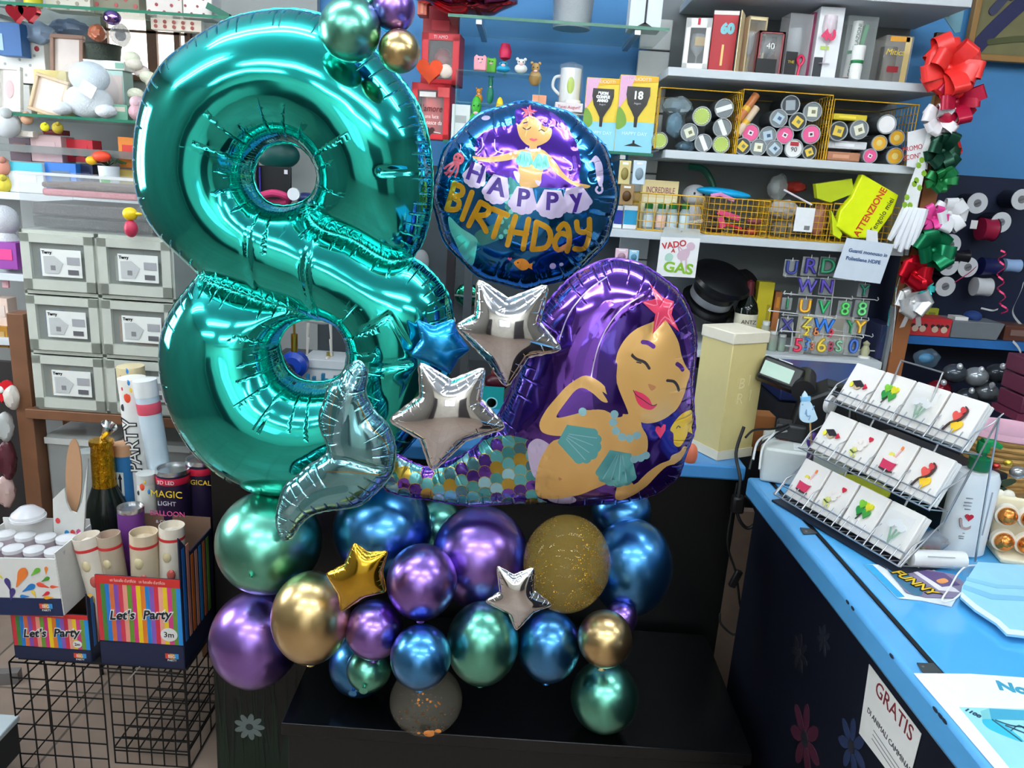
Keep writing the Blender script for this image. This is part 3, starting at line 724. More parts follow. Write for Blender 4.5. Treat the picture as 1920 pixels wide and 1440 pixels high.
A3 = [([stroke2(ffp(l), w*wF)], mi, None) for mi, w, l in ((1, 60, [(990, 300), (950, 480), (900, 640), (930, 760)]), (2, 34, [(920, 300), (880, 480), (860, 640)]), (1, 50, [(1100, 560), (1160, 660), (1180, 800)]), (3, 7, [(1040, 400), (1120, 560), (1230, 680), (1260, 780)]), (3, 8, [(830, 880), (980, 880), (1200, 905)]), (3, 7, [(560, 1330), (680, 1215), (850, 1160)]), (2, 60, [(640, 1140), (780, 1040), (960, 1000)]), (1, 46, [(560, 1180), (660, 1060), (800, 960)]), (3, 6, [(900, 330), (850, 480), (850, 640)]))]
mF = [FOIL((120, 178, 186), .12, .9, .024, .004, .05), FOIL((150, 196, 206), .16, .85, .024, .004, .05), FOIL((88, 150, 156), .16, .85, .024, .004, .05), FOIL((190, 150, 80), .2, .9, .024, .004, .05)]
fin = foil('tail_fin', [fF(spline(outF))], oF-oM, mF, sp=.005, kh=.72, art=A3, parent=mer, dents=[(fF([(616, 848), (660, 852), (720, 872)]), .22, .007)])
fin['label'] = 'pale aqua tail fin of the mermaid balloon'
# the thin neck of film that joins tail and fin
nk = MB(); a, b = PY(718, 893, 1.42)-oM, PY(736, 900, 1.485)-oM
nk.tube([a, (a+b)/2, b], .012, 10); nk.build('tail_neck', mM[6], mer)
# --- star balloons
def star_balloon(px, Y, col, label, kh=.62, rough=.07, sp=.005, seam=.004, metal=1.0, dep=.0006):
    cx = sum(p[0] for p in px)/len(px); cz = sum(p[1] for p in px)/len(px)
    o, f = pxloc(Y, cx, cz)
    pts = []
    for i, p in enumerate(px):                                # round each tip a little
        a, b, c = np.array(px[i-1], float), np.array(p, float), np.array(px[(i+1) % len(px)], float)
        e = .13
        if i % 2: pts.append(tuple(b)); continue
        pts += [tuple(b+(a-b)*e), tuple(b+(a-b)*e*.25+(c-b)*e*.25), tuple(b+(c-b)*e)]
    q = foil('star_balloon', [f(pts)], o, [FOIL(col, rough, metal, .018, dep, .022, .0005, .2) if sp > .004 else FOIL(col, rough, metal, .012, .0006, .012, .0005, 0.0)], sp=sp, kh=kh, seam=seam)
    return tag(q, label, 'balloon', 'small star balloons')
star_balloon([(897, 525), (953, 562), (1027, 534), (1010, 604), (1052, 655), (989, 668), (949, 725), (917, 677), (855, 612), (893, 590)], 1.36, (222, 222, 226), 'large silver star balloon under the round birthday balloon')
star_balloon([(787, 680), (846, 714), (908, 690), (900, 748), (947, 801), (872, 825), (810, 883), (790, 823), (730, 788), (790, 742)], 1.33, (224, 222, 224), 'large silver star balloon above the mermaid scales')
star_balloon([(782, 601), (813, 612), (850, 599), (858, 626), (880, 655), (858, 672), (843, 700), (810, 682), (770, 666), (790, 636)], 1.42, (24, 150, 215), 'bright blue star balloon at the side of the eight', kh=.7, rough=.28, metal=.9, seam=.002, dep=.0004)
star_balloon([(664, 1018), (690, 1036), (726, 1034), (716, 1070), (723, 1109), (684, 1118), (640, 1147), (634, 1112), (611, 1076), (647, 1058)], 1.31, (214, 168, 38), 'small gold star balloon on the round gold balloon', kh=.7, rough=.16, sp=.003, seam=.002, dep=.0004)
star_balloon([(932, 1061), (963, 1078), (1001, 1064), (1000, 1107), (1035, 1134), (1001, 1147), (968, 1182), (955, 1150), (910, 1128), (938, 1109)], 1.27, (222, 222, 224), 'small silver star balloon beside the glitter balloon', kh=.6, sp=.003, seam=.002, dep=.0004)
# ---------------------------------------------------------------- latex balloons
def latex_mat(col, rough=.3):
    m = M(col, rough, 1.0, noise=.03, nscale=9, coat=.7, coatr=.13)
    return m
GREEN, VIOLET, BLUE, BRASS = (104, 186, 162), (150, 112, 204), (66, 140, 202), (206, 178, 124)
COLS = {'g': (GREEN, 'green'), 'p': (VIOLET, 'purple'), 'b': (BLUE, 'blue'), 'o': (BRASS, 'gold')}
def latex_mesh(kz=1.0):
    b = MB(); prof = []
    for i in range(33):
        a = math.pi*i/32; r = math.sin(a); z = -math.cos(a)
        if z < 0: z *= 1.0+.06*(-z)**3
        prof.append((max(r, 0 if i in (0, 32) else .001), z*kz))
    b.lathe(prof, 48); return b
def latex(px, py, r, Y, c, label, ry=None, tilt=(0, 0, 0)):
    d = ray(px, py); t = Y/d.y; R = r*t/FPX; o = Vector((d.x*t, Y, EYE+d.z*t))
    q = latex_mesh((ry or r)/r).build('latex_balloon', latex_mat(COLS[c][0]), None, o, tilt)
    q.data.transform(Matrix.Scale(R, 4))
    kn = MB(); kz = -R*1.06*(ry or r)/r
    kn.lathe([(.004, .004), (.0035, -.004), (.006, -.009), (.009, -.012), (.003, -.013)], 12); kn.build('knot', latex_mat(COLS[c][0]), q, (0, 0, kz+.002))
    return tag(q, label, 'balloon', 'metallic latex balloons')
T1 = (R_(115), 0, 0)
latex(656, 56, 57, 1.42, 'g', 'green latex balloon on top of the eight', 58, (R_(160), R_(30), 0))
latex(738, 18, 40, 1.45, 'p', 'purple latex balloon over the top of the eight', 42, (R_(200), R_(20), 0))
latex(749, 96, 39, 1.43, 'o', 'smaller gold latex balloon at the top of the eight', 41, (R_(100), R_(50), 0))
for a in [(505, 1015, 97, 1.53, 'g', 'green latex balloon under the left side of the eight', 97), (718, 990, 92, 1.58, 'b', 'blue latex balloon behind the mermaid fin', 92),
          (900, 1042, 90, 1.53, 'p', 'biggest purple latex balloon, left of the glitter balloon', 95), (1183, 1062, 77, 1.585, 'b', 'large blue latex balloon right of the glitter balloon', 92),
          (480, 1197, 84, 1.57, 'p', 'large purple latex balloon beside the striped party box', 91), (583, 1157, 73, 1.38, 'o', 'large gold latex balloon carrying the gold star', 88),
          (791, 1090, 66, 1.40, 'p', 'purple latex balloon between the gold star and the silver star', 71), (702, 1180, 54, 1.385, 'p', 'small purple latex balloon under the gold star', 55),
          (789, 1231, 57, 1.32, 'b', 'blue latex balloon at the front of the cluster', 60), (905, 1205, 68, 1.40, 'g', 'green latex balloon below the small silver star', 79),
          (1029, 1211, 59, 1.42, 'b', 'blue latex balloon between green and gold balloons on the right', 68), (1134, 1197, 51, 1.37, 'o', 'gold latex balloon on the lower right of the cluster', 53),
          (1133, 1306, 63, 1.445, 'g', 'green latex balloon lowest on the right, under a gold one', 66), (1165, 1158, 30, 1.50, 'p', 'small purple latex balloon peeping out behind a gold one', 32),
          (676, 1246, 58, 1.50, 'b', 'dim blue latex balloon low behind the small green one', 58), (692, 1254, 42, 1.43, 'g', 'small green latex balloon under the small purple one', 42),
          (822, 985, 48, 1.68, 'g', 'green latex balloon deep behind the mermaid tail', 48), (1165, 957, 56, 1.68, 'b', 'dark blue latex balloon under the mermaid hair', 50)]:
    latex(*a[:6], ry=a[6], tilt=(R_(-80), 0, 0) if a[6] == a[2] else (0, 0, 0))
def confetti_balloon(px, py, r, ry, Y, label, full):
    d = ray(px, py); t = Y/d.y; R = r*t/FPX; o = Vector((d.x*t, Y, EYE+d.z*t))
    m = M((182, 152, 72), .05, 0, .25, noise=0) if full else M((206, 196, 176), .05, 0, .10, noise=0)
    q = latex_mesh(ry/r).build('confetti_balloon', m, None, o); q.data.transform(Matrix.Scale(R, 4))
    rnd = random.Random(3); b = MB()
    n = 2600 if full else 120
    for i in range(n):
        a = rnd.uniform(0, 2*math.pi)
        if full and math.sin(2.3*a+1)+rnd.uniform(-1.2, .9) < 0: continue
        z = rnd.uniform(-1, .95) if full else -.4-.6*rnd.random()**.6
        if full and rnd.random() < .25: z = -.75+.3*rnd.random()
        s = math.sqrt(max(0, 1-z*z)); nn = Vector((s*math.cos(a), s*math.sin(a), z)); p = Vector((nn.x, nn.y, nn.z*ry/r))*R*.985
        u = nn.orthogonal().normalized(); v = nn.cross(u); e = rnd.uniform(.0006, .0016) if full else rnd.uniform(.001, .0035)
        tl = nn*rnd.uniform(-.0006, .0006)
        b.add([p-u*e+tl, p+v*e, p+u*e-tl, p-v*e], [[0, 1, 2, 3]])
    c = b.build('confetti', M((226, 180, 40) if full else (190, 110, 30), .3, 1.0, noise=0), q); c['kind'] = 'stuff'
    if not full:
        b = MB(); 
        for (x, z, e) in ((.18, -.78, .15), (.45, -.62, .09), (-.1, -.62, .05), (.3, -.5, .06)):
            y = -math.sqrt(max(0, 1-x*x-z*z))*.98; b.ball((x*R*.93, y*R*.93, z*R*.93*ry/r), (e*R, e*R*.12, e*R*.7), n=10, k=6)
        c2 = b.build('paper_confetti', M((220, 130, 40), .5), q); c2['kind'] = 'stuff'
    return tag(q, label, 'balloon')
confetti_balloon(1063, 1055, 82, 91, 1.38, 'clear balloon filled with fine gold glitter', True)
confetti_balloon(799, 1312, 68, 60, 1.41, 'clear balloon with orange paper confetti under the blue one', False)
# ---------------------------------------------------------------- white wall shelving on the right
YF = 2.6
Z1, Z2, Z3, Z4 = 1.969, 1.72, 1.458, 1.069
XR0, XR1 = .445, 1.29
ws = thing('wall_shelving', 'grey and white wall shelving unit full of gift boxes and tins', 'shelving', ((XR0+XR1)/2, YF, 0))
wx = ws.location.x
m_sh = M((196, 202, 205), .5, noise=.03); m_gr = M((116, 122, 124), .6, noise=.05)
def shelf(z, x0, x1, name='shelf', t=.026, d=.36):
    return MB().box(((x0+x1)/2-wx, d/2, z-t/2), (x1-x0, d, t)).build(name, m_sh, ws, bev=.002)
shelf(Z1, XR0-.02, XR1); shelf(Z2, XR0, XR1-.02); shelf(Z3, .27, XR1-.02); shelf(Z4, .27, XR1-.02); shelf(PY(1640, 2, YF).z+.026, .5, XR1+.04)
MB().box((0, .375, 1.30), (XR1-XR0+.06, .02, 2.2)).build('back_panel', m_gr, ws)
MB().box((XR1-.004-wx, .17, 1.60), (.012, .32, .33)).build('side_panel', m_sh, ws, bev=.002)
sp = MB()
for k in range(9): sp.box((XR0-.02-wx, .35, 1.28+.105*k), (.11, .02, .1))
sp.build('slat_panel', M((205, 207, 204), .5), ws, bev=.003)
MB().box((0, .2, .5), (XR1-XR0+.2, .36, 1.0)).build('base_cabinet', M((30, 32, 36), .6), ws, bev=.003)
def slot(a, b, top, Y, z):
    """a thing seen between columns a..b, reaching up to row top, standing at depth Y on height z -> x, width, height"""
    x0, x1 = XA(a, Y, z), XA(b, Y, z)
    return (x0+x1)/2, x1-x0, PY((a+b)/2, top, Y).z-z
def put(name, label, cat, a, b, top, Y, z, d=.08, rz=0, group=None):
    x, w, h = slot(a, b, top, Y, z)
    t = thing(name, label, cat, (x, Y+d/2, z+.0005), rz, group); return t, w, h, d
def carton(t, w, h, d, col, rough=.45, bev=.0015, name='carton'):
    return MB().box((0, 0, h/2), (w, d, h)).build(name, col if not isinstance(col, tuple) else M(col, rough), t, bev=bev)
def wine_glass(h, r, m, parent, loc=(0, 0, 0), name='goblet', rot=None):
    pr = [(r*.8, 0), (r*.75, h*.012), (r*.12, h*.03), (r*.1, h*.40), (r*.35, h*.47), (r*.85, h*.6), (r, h*.75), (r*.9, h), (r*.86, h), (r*.95, h*.75), (r*.8, h*.61), (r*.2, h*.5), (.0005, h*.48)]
    return MB().lathe(pr, 20).build(name, m, parent, loc, rot)
def plate(parent, name, x, z, w, h, y, col, rough=.5, poly=None, th=.0012):
    b = MB(); b.prism(poly or [(x-w/2, z-h/2), (x+w/2, z-h/2), (x+w/2, z+h/2), (x-w/2, z+h/2)], y-th, y)
    return b.build(name, col if not isinstance(col, tuple) else M(col, rough), parent)
def window_box(t, w, h, d, col, inner, wx0=.14, z0=.12, z1=.88, side=None):
    """open fronted gift box: back, sides, top, bottom, a frame and a clear film"""
    b = MB(); q = .003
    b.box((0, d/2-q/2, h/2), (w, q, h), 1); b.box((-w/2+q/2, 0, h/2), (q, d, h)); b.box((w/2-q/2, 0, h/2), (q, d, h)); b.box((0, 0, q/2), (w, d, q)); b.box((0, 0, h-q/2), (w, d, q))
    f = -d/2+q/2
    b.box((-w/2+w*wx0/2, f, h/2), (w*wx0, q, h)); b.box((w/2-w*wx0/2, f, h/2), (w*wx0, q, h)); b.box((0, f, h*z0/2), (w, q, h*z0)); b.box((0, f, h-(h*(1-z1))/2), (w, q, h*(1-z1)))
    b.build('carton', [M(col, .4), M(inner, .5)], t)
    MB().box((0, f+.001, h*(z0+z1)/2), (w*(1-2*wx0), .0006, h*(z1-z0))).build('film_window', clear(alpha=.1), t)
m_glass = clear((225, 232, 235), .3, .03)
m_wht, m_blk = M((236, 236, 232), .5), M((14, 14, 16), .3)
# --- top shelf: boxed glasses
Y0 = 2.68
t, w, h, d = put('gift_box', 'white dotted gift box with a glass behind an octagonal opening, first on the top shelf', 'gift box', 1283, 1330, 33, Y0, Z1, .085, R_(-14))
window_box(t, w, h, d, (236, 236, 234), (40, 42, 46), .2, .16, .82)
wine_glass(h*.7, w*.28, m_glass, t, (0, .01, .008)); plate(t, 'printed_badge', w*.1, h*.6, w*.4, h*.16, -.012, (196, 160, 90))
b = MB()
rnd = random.Random(5)
for k in range(26): z = rnd.uniform(.05, .95)*h; b.box((-w/2-.0003, rnd.uniform(-.4, .4)*d, z), (.0008, .005, .005), rot=(rnd.random(), 0, 0))
b.build('dot_print', m_blk, t); plate(t, 'ribbon_stripe', 0, h*.93, w*.1, h*.12, -d/2-.0004, (200, 30, 60))
t, w, h, d = put('gift_box', 'tall red gift box with a colourful number printed on its front', 'gift box', 1331, 1376, 21, Y0, Z1, .09, R_(-10))
carton(t, w, h, d, (176, 34, 44)); plate(t, 'lid_flap', 0, h-.004, w, .012, -d/2, (225, 220, 215)); txt('60', h*.22, M((120, 190, 200), .4), t, (w*.1, -d/2-.001, h*.72), bold=.003); plate(t, 'gold_script', 0, h*.3, w*.09, h*.34, -d/2-.0004, (225, 190, 120)); plate(t, 'gold_base', 0, .006, w, .01, -d/2-.0002, (206, 160, 60))
t, w, h, d = put('gift_box', 'yellow lined gift box standing open with a cream door', 'gift box', 1388, 1424, 30, Y0, Z1, .08, R_(6))
window_box(t, w, h, d, (226, 206, 160), (214, 176, 22), .08, .06, .94); wine_glass(h*.75, w*.3, m_glass, t, (0, .01, .006))
MB().box((0, -.045, h/2), (.003, .075, h)).build('open_door', M((222, 202, 158), .5), t, (-w/2-.012, -d/2+.006, 0), (0, 0, R_(-28)))
t, w, h, d = put('gift_box', 'short black and red box holding a black goblet printed 40', 'gift box', 1414, 1462, 58, Y0-.02, Z1, .085)
window_box(t, w, h, d, (150, 60, 66), (120, 40, 46), .1, .05, .95); wine_glass(h*.86, w*.36, M((10, 10, 11), .15), t, (-.003, 0, .005)); txt('40', h*.2, m_wht, t, (-.002, -d/2-.001, h*.66)); plate(t, 'black_base', -w*.1, h*.2, w*.78, h*.36, -d/2-.0004, (14, 14, 16))
t, w, h, d = put('gift_box', 'clear gift box with a dark label and a pink bow', 'gift box', 1464, 1508, 24, Y0, Z1, .08, R_(4))
carton(t, w, h, d, clear((210, 212, 214), .35), name='clear_carton'); wine_glass(h*.8, w*.3, m_glass, t); plate(t, 'dark_label', -w*.22, h*.22, w*.5, h*.38, -d/2-.0004, (26, 26, 28)); txt('THE', h*.06, M((220, 190, 40), .5), t, (-w*.22, -d/2-.002, h*.25))
b = MB(); b.tube(spline([(.0, 0, .0), (-.01, 0, .018), (.0, 0, .03), (.01, 0, .018)], True), .0045, 6, closed=True); b.tube([(0, 0, 0), (-.004, 0, -.03)], .004, 6); b.build('pink_bow', M((206, 30, 80), .4), t, (w*.16, -d/2-.006, h*.2))
t, w, h, d = put('gift_tube', 'narrow magenta gift box pressed between two pale boxes', 'gift box', 1506, 1524, 22, Y0+.03, Z1, .05)
carton(t, w, h, d, (150, 50, 92)); plate(t, 'pale_stripe', w*.2, h/2, w*.14, h*.96, -d/2, (200, 120, 150))
t, w, h, d = put('gift_box', 'tall white gift box with a pink 40 on a slim glass', 'gift box', 1521, 1565, 12, Y0-.01, Z1, .08, R_(-3))
carton(t, w, h, d, M((224, 226, 228), .35)); wine_glass(h*.66, w*.3, clear((240, 225, 232), .5), t, (-.004, -d/2-.001, h*.22)); txt('40', h*.19, M((214, 40, 92), .4), t, (-w*.1, -d/2-.02, h*.6), bold=.003); plate(t, 'dark_corner', -w*.3, h*.16, w*.36, h*.3, -d/2-.001, (40, 44, 50)); plate(t, 'lime_print', -w*.12, h*.44, w*.34, h*.05, -d/2-.001, (180, 206, 90))
t, w, h, d = put('diploma_box', 'clear box holding a printed congratulations scroll with green ribbon', 'gift box', 1572, 1628, 29, Y0, Z1, .07)
carton(t, w, h, d, clear((215, 222, 220), .22), name='clear_carton'); MB().cyl((-w*.1, 0, .01), (-w*.02, 0, h*.95), w*.16).build('scroll', m_wht, t); txt('CONGRATULAZIONI', h*.085, M((60, 90, 70), .5), t, (-w*.06, -w*.17-.002, h*.5), rot=(R_(90), R_(-86), 0)); MB().cyl((-w*.07, 0, h*.45), (-w*.06, 0, h*.5), w*.175).build('green_band', M((20, 130, 70), .4), t); MB().box((w*.2, 0, h*.7), (w*.12, .02, h*.4), rot=(0, R_(8), 0)).build('green_ribbon', M((30, 140, 80), .4), t); MB().ball((-w*.18, -.01, h*.03), (w*.26, .02, h*.06)).build('red_wad', M((150, 30, 56), .5), t)
t, w, h, d = put('paper_scroll', 'white rolled scroll tied with a green ribbon', 'scroll', 1592, 1619, 84, Y0-.05, Z1, .04)
MB().lathe([(w*.38, 0), (w*.4, h*.4), (w*.34, h*.52), (w*.42, h*.6), (w*.44, h), (w*.36, h), (.002, h*.9)], 18).build('roll', m_wht, t); MB().lathe([(w*.4, h*.5), (w*.42, h*.52), (w*.42, h*.58), (w*.4, h*.6)], 18).build('ribbon', M((24, 120, 66), .4), t)
t, w, h, d = put('mug_box', 'boxed dark glass with yellow lettering at the right end of the top shelf', 'gift box', 1647, 1698, 66, Y0, Z1, .09)
carton(t, w, h, d, clear((205, 200, 190), .3), name='clear_carton'); MB().cyl((-w*.12, 0, .006), (-w*.12, 0, h*.8), w*.3, n=20).build('tumbler', M((26, 28, 26), .25), t); plate(t, 'lid_label', 0, h*.93, w*.7, h*.1, -d/2-.0004, (214, 150, 40)); txt('Mitica', h*.17, M((226, 190, 40), .5), t, (-w*.1, -d/2-.001, h*.66), shear=.2); plate(t, 'cream_panel', w*.32, h*.5, w*.2, h*.95, -d/2-.0004, (206, 180, 120)); plate(t, 'red_print', -w*.1, h*.32, w*.4, h*.12, -d/2-.0005, (150, 30, 40)); plate(t, 'orange_foot', -w*.1, h*.04, w*.5, h*.05, -d/2-.0005, (220, 130, 20))
# --- second shelf: tins lying on their sides, seen end on, in wire pens
Yt = 2.64
CAN = [(1236, 266, 15, 'l', 'lime ended tin at the far left of the tin shelf'), (1316, 218, 17, 'l', 'lime ended tin lying high in the left pen'), (1293, 248, 16, 'w', 'tin with a square white and lime sticker in the left pen'),
       (1359, 203, 17, 's', 'clear ended tin with a white strip, topmost in the left pen'), (1356, 239, 17, 's', 'clear ended tin with a steep white strip below another one'), (1318, 271, 16, 's', 'clear ended tin on the shelf board in the left pen'), (1352, 271, 16, 'l', 'lime ended tin on the shelf board by the yellow wire'),
       (1408, 249, 16, 'p', 'pink ended tin leftmost in the middle pen'), (1441, 254, 16, 'b', 'teal clear tin with a pale blue sticker between two pink tins'), (1474, 253, 16, 'p', 'pink ended tin in the middle of the middle pen'), (1520, 252, 17, 'p', 'pink ended tin against the right wire of the middle pen'),
       (1460, 222, 16, 'b', 'clear ended tin with a pale sticker above the pink ones'), (1483, 197, 17, 'd', 'dark ended tin on top of the middle pile'), (1497, 228, 16, 'y', 'tin with a yellow sticker in the upper middle pile'), (1526, 209, 17, 'w', 'tin with a white and yellow sticker, high by the right wire'),
       (1391, 280, 15, 'y', 'tin with a yellow sticker, first on the board of the middle pen'), (1421, 281, 15, 'w', 'tin with a slanted white sticker on the board of the middle pen'), (1452, 283, 15, 'b', 'tin with a pale blue sticker on the board of the middle pen'), (1489, 285, 17, 'r', 'white ended tin printed 90 on the board of the middle pen'), (1519, 289, 13, 'y', 'small tin with a yellow sticker in the lower right of the middle pen'),
       (1571, 246, 17, 'y', 'tin with a yellow sticker alone at the left of the right pen'), (1611, 243, 17, 'w', 'tin with a round white printed label in the right pen'), (1664, 233, 17, 'W', 'plain white ended tin at the top of the right pen'), (1651, 268, 14, 'o', 'orange yellow ended tin in the middle of the right pen'), (1685, 258, 14, 'o', 'orange yellow ended tin, highest of the three in the right pen'), (1677, 293, 15, 'o', 'orange yellow ended tin on the board of the right pen'), (1631, 294, 13, 'p', 'pink ended tin low in the right pen')]
cols = {'l': (170, 190, 90), 'w': (226, 224, 200), 's': (190, 198, 200), 'p': (226, 90, 140), 'b': (176, 196, 206), 'd': (70, 76, 82), 'y': (222, 190, 70), 'r': (226, 224, 222), 'W': (238, 236, 234), 'o': (224, 168, 48)}
for i, (px, py, r, k, lab) in enumerate(CAN):
    c = PY(px, py, Yt); R = r*.96*Yt*1.02/FPX; yo = .004*(i % 5)
    if c.z-R < Z2+.001: c.z = Z2+R+.001
    t = thing('gift_tin', lab, 'tin', (c.x, Yt+yo, c.z), group='gift tins lying in wire pens')
    ln_ = .12
    MB().lathe([(R*.94, 0), (R, .002), (R, ln_), (.001, ln_)], 22, ax='y').build('body', M((92, 98, 102) if k != 'd' else (50, 54, 58), .25, .4), t, None, (0, 0, R_(180)))
    MB().lathe([(R*.97, -.002), (R*1.0, -.001), (R*1.0, .006), (R*.9, .006), (R*.88, -.001)], 22, ax='y').build('rim', clear((215, 222, 224), .55, .1), t)
    MB().lathe([(.0002, 0), (R*.86, 0), (R*.86, .003), (.0002, .003)], 22, ax='y').build('end_disc', M(cols[k] if k in 'lpoWr' else ((60, 66, 70) if k in 'yd' else (120, 128, 130)), .35), t, (0, -.0005, 0))
    rr = R_(((i*37) % 70)-30)
    if k in 'wybd': MB().box((0, -.0045, 0), (R*1.0, .001, R*1.0)).build('sticker', M(cols[k] if k != 'd' else (150, 160, 166), .5), t, None, (0, rr, 0))
    if k in 'wby': MB().box((0, -.0052, 0), (R*.4, .001, R*.36)).build('sticker_print', M((120, 120, 90) if k != 'b' else (70, 90, 120), .5), t, (R*.1, 0, 0), (0, rr, 0))
    if k == 's': MB().box((0, -.0045, 0), (R*.5, .001, R*1.7)).build('paper_strip', m_wht, t, None, (0, R_(70 if i == 3 else -28), 0))
    if k == 'p': MB().box((0, -.0045, 0), (R*.55, .001, R*.5)).build('sticker', M((235, 225, 230), .5), t, None, (0, rr, 0)); MB().box((0, -.0052, 0), (R*.26, .0008, R*.24)).build('sticker_print', M((60, 40, 50), .5), t, None, (0, rr, 0))
    if k == 'l':
        b = MB()
        for q in range(20): a = 2*math.pi*q/20; b.ball((R*.74*math.cos(a), -.0045, R*.74*math.sin(a)), (R*.05, .001, R*.05), n=6, k=4)
        b.build('dotted_ring', m_wht, t)
    if k == 'r': txt('90', R*.7, M((70, 70, 80), .5), t, (0, -.005, -R*.1)); plate(t, 'red_print', 0, R*.5, R*.9, R*.4, -.004, (170, 40, 50))
    if k == 'o': MB().ball((0, -.004, 0), (R*.4, .001, R*.4), n=12, k=6).build('sticker', M((226, 200, 120), .5), t)
m_yw = M((206, 158, 20), .35, .2)
def pen(label, corners, Y, z, dense=False):
    """yellow wire divider standing on the shelf"""
    x0, x1 = XA(corners[0], Y, z), XA(corners[1], Y, z); zt = PY((corners[0]+corners[1])/2, corners[2], Y).z
    t = thing('wire_pen', label, 'wire divider', ((x0+x1)/2, Y, z), group='yellow wire pens'); w = x1-x0; h = zt-z
    b = MB(); r = .0018
    b.tube([(-w/2, 0, .002), (-w/2, 0, h), (w/2, 0, h), (w/2, 0, .002)], r*1.3); b.tube([(-w/2, .28, .002), (-w/2, .28, h), (w/2, .28, h), (w/2, .28, .002)], r)
    for s in (-1, 1): b.tube([(s*w/2, 0, h), (s*w/2, .28, h)], r); b.tube([(s*w/2, 0, .003), (s*w/2, .28, .003)], r)
    b.build('frame', m_yw, t)
    for s in (-1, 1):
        b = MB()
        for k in range(1, 12): b.tube([(s*w/2, .28*k/12, .003), (s*w/2, .28*k/12, h)], r*.6, 5)
        for k in range(1, 7): b.tube([(s*w/2, 0, h*k/7), (s*w/2, .28, h*k/7)], r*.6, 5)
        b.build('side_mesh', m_yw, t)
pen('yellow wire pen round the tins at the left', (1227, 1376, 168), Yt-.02, Z2); pen('yellow wire pen round the tins in the middle', (1379, 1543, 172), Yt-.02, Z2); pen('yellow wire pen round the tins at the right', (1547, 1702, 190), Yt-.02, Z2)
def pouch(label, px, py, rx, ry, col, Y, z=None, alpha=.6, name='bagged_toy', inner=(90, 140, 170)):
    c = PY(px, py, Y); k = Y*1.02/FPX
    t = thing(name, label, 'bagged item', c); rnd = random.Random(int(px))
    b = MB(); b.ball((0, 0, 0), (rx*k, min(.03, rx*k), ry*k), n=18, k=10)
    b.v = [(v[0]*(1+.1*math.sin(9*v[2]/k/10+v[0]/k)), v[1]*(1+.3*math.sin(11*v[0]/k/8)), v[2]*(1+.1*math.sin(v[0]/k/4))) for v in b.v]
    b.build('pouch', M(col, .2, 0, alpha), t); MB().ball((0, .004, 0), (rx*k*.6, .012, ry*k*.5), n=12, k=8).build('contents', M(inner, .5), t)
    return t
pouch('grey bag of cups lying on top in the left tin pen', 1270, 199, 26, 16, (150, 166, 172), 2.68); pouch('bluish bag wedged below the grey bag among the tins', 1264, 234, 15, 21, (120, 150, 165), 2.66); pouch('dark bag between lime and clear tins on the board', 1285, 275, 17, 11, (80, 100, 112), 2.66)
for lab, a, b_, col in (('orange packed tube leaning in the middle pen', (1384, 226), (1418, 178), (196, 120, 70)), ('orange and white packed tube leaning below another one', (1382, 252), (1418, 202), (214, 190, 160))):
    p, q = PY(*a, 2.645), PY(*b_, 2.67)
    t = thing('packed_tube', lab, 'tube', p); MB().cyl((0, 0, 0), q-p, .013, n=12).build('tube', M(col, .3), t); MB().cyl((q-p)*.35, (q-p)*.5, .0135, n=12).build('band', M((225, 180, 60), .3), t)
for lab, a, b_, top, zb, col in (('flat yellow packet lying over tins in the right pen', 1562, 1626, 212, 224, (206, 184, 40)), ('white printed carton lying in the right pen', 1552, 1625, 262, 277, (214, 216, 218)), ('orange brown flat packet under the white carton', 1550, 1612, 283, 300, (176, 120, 90))):
    p, q = PY(a, zb, 2.66), PY(b_, zb, 2.66); h = PY(a, top, 2.66).z-p.z
    t = thing('flat_packet', lab, 'packet', ((p.x+q.x)/2, 2.70, p.z)); MB().box((0, 0, h/2), (q.x-p.x, .08, h)).build('packet', M(col, .35), t, bev=.003); plate(t, 'printed_strip', -.01, h*.5, (q.x-p.x)*.5, h*.4, -.04, tuple(min(255, c+30) for c in col))
# --- third shelf
Y3 = 2.645
def wire_basket(label, a, b_, top, Y, z, d=.2, nx=11, nz=5, group='yellow wire baskets'):
    x, w, h = slot(a, b_, top, Y, z); t = thing('wire_basket', label, 'basket', (x, Y+d/2, z+.001), group=group)
    b = MB(); r = .0014
    for zz in [h*k/nz for k in range(nz+1)]: b.tube([(-w/2, -d/2, zz+.001), (w/2, -d/2, zz+.001), (w/2, d/2, zz+.001), (-w/2, d/2, zz+.001)], r if zz < h*.98 else r*1.6, 5, closed=True)
    b.build('hoops', m_yw, t); b = MB()
    for k in range(nx+1):
        xx = -w/2+w*k/nx; b.tube([(xx, -d/2, h), (xx, -d/2, .002), (xx, d/2, .002), (xx, d/2, h)], r*.8, 5)
    for k in range(1, 7):
        yy = -d/2+d*k/7; b.tube([(-w/2, yy, h), (-w/2, yy, .002), (w/2, yy, .002), (w/2, yy, h)], r*.8, 5)
    b.build('mesh', m_yw, t); return t
wire_basket('yellow wire basket in front of the cream box and jars', 1194, 1312, 366, Y3-.02, Z3, .16, 8, 4); wire_basket('yellow fine mesh basket holding a pink toy', 1322, 1434, 374, Y3, Z3, .2, 11, 6)
wire_basket('yellow wire basket with bagged trinkets, third along', 1441, 1548, 380, Y3, Z3, .2, 11, 6); wire_basket('yellow wire basket under the bright warning pack', 1553, 1672, 386, Y3, Z3, .2, 11, 6)
t, w, h, d = put('joke_box', 'cream box headed INCREDIBILE behind yellow wire', 'box', 1197, 1263, 338, 2.70, Z3, .05)
carton(t, w, h, d, (226, 206, 152)); txt('INCREDIBILE', h*.17, M((130, 60, 80), .5), t, (0, -d/2-.001, h*.80), sx=.62); plate(t, 'picture_panel', 0, h*.5, w*.9, h*.3, -d/2-.0004, (232, 224, 190))
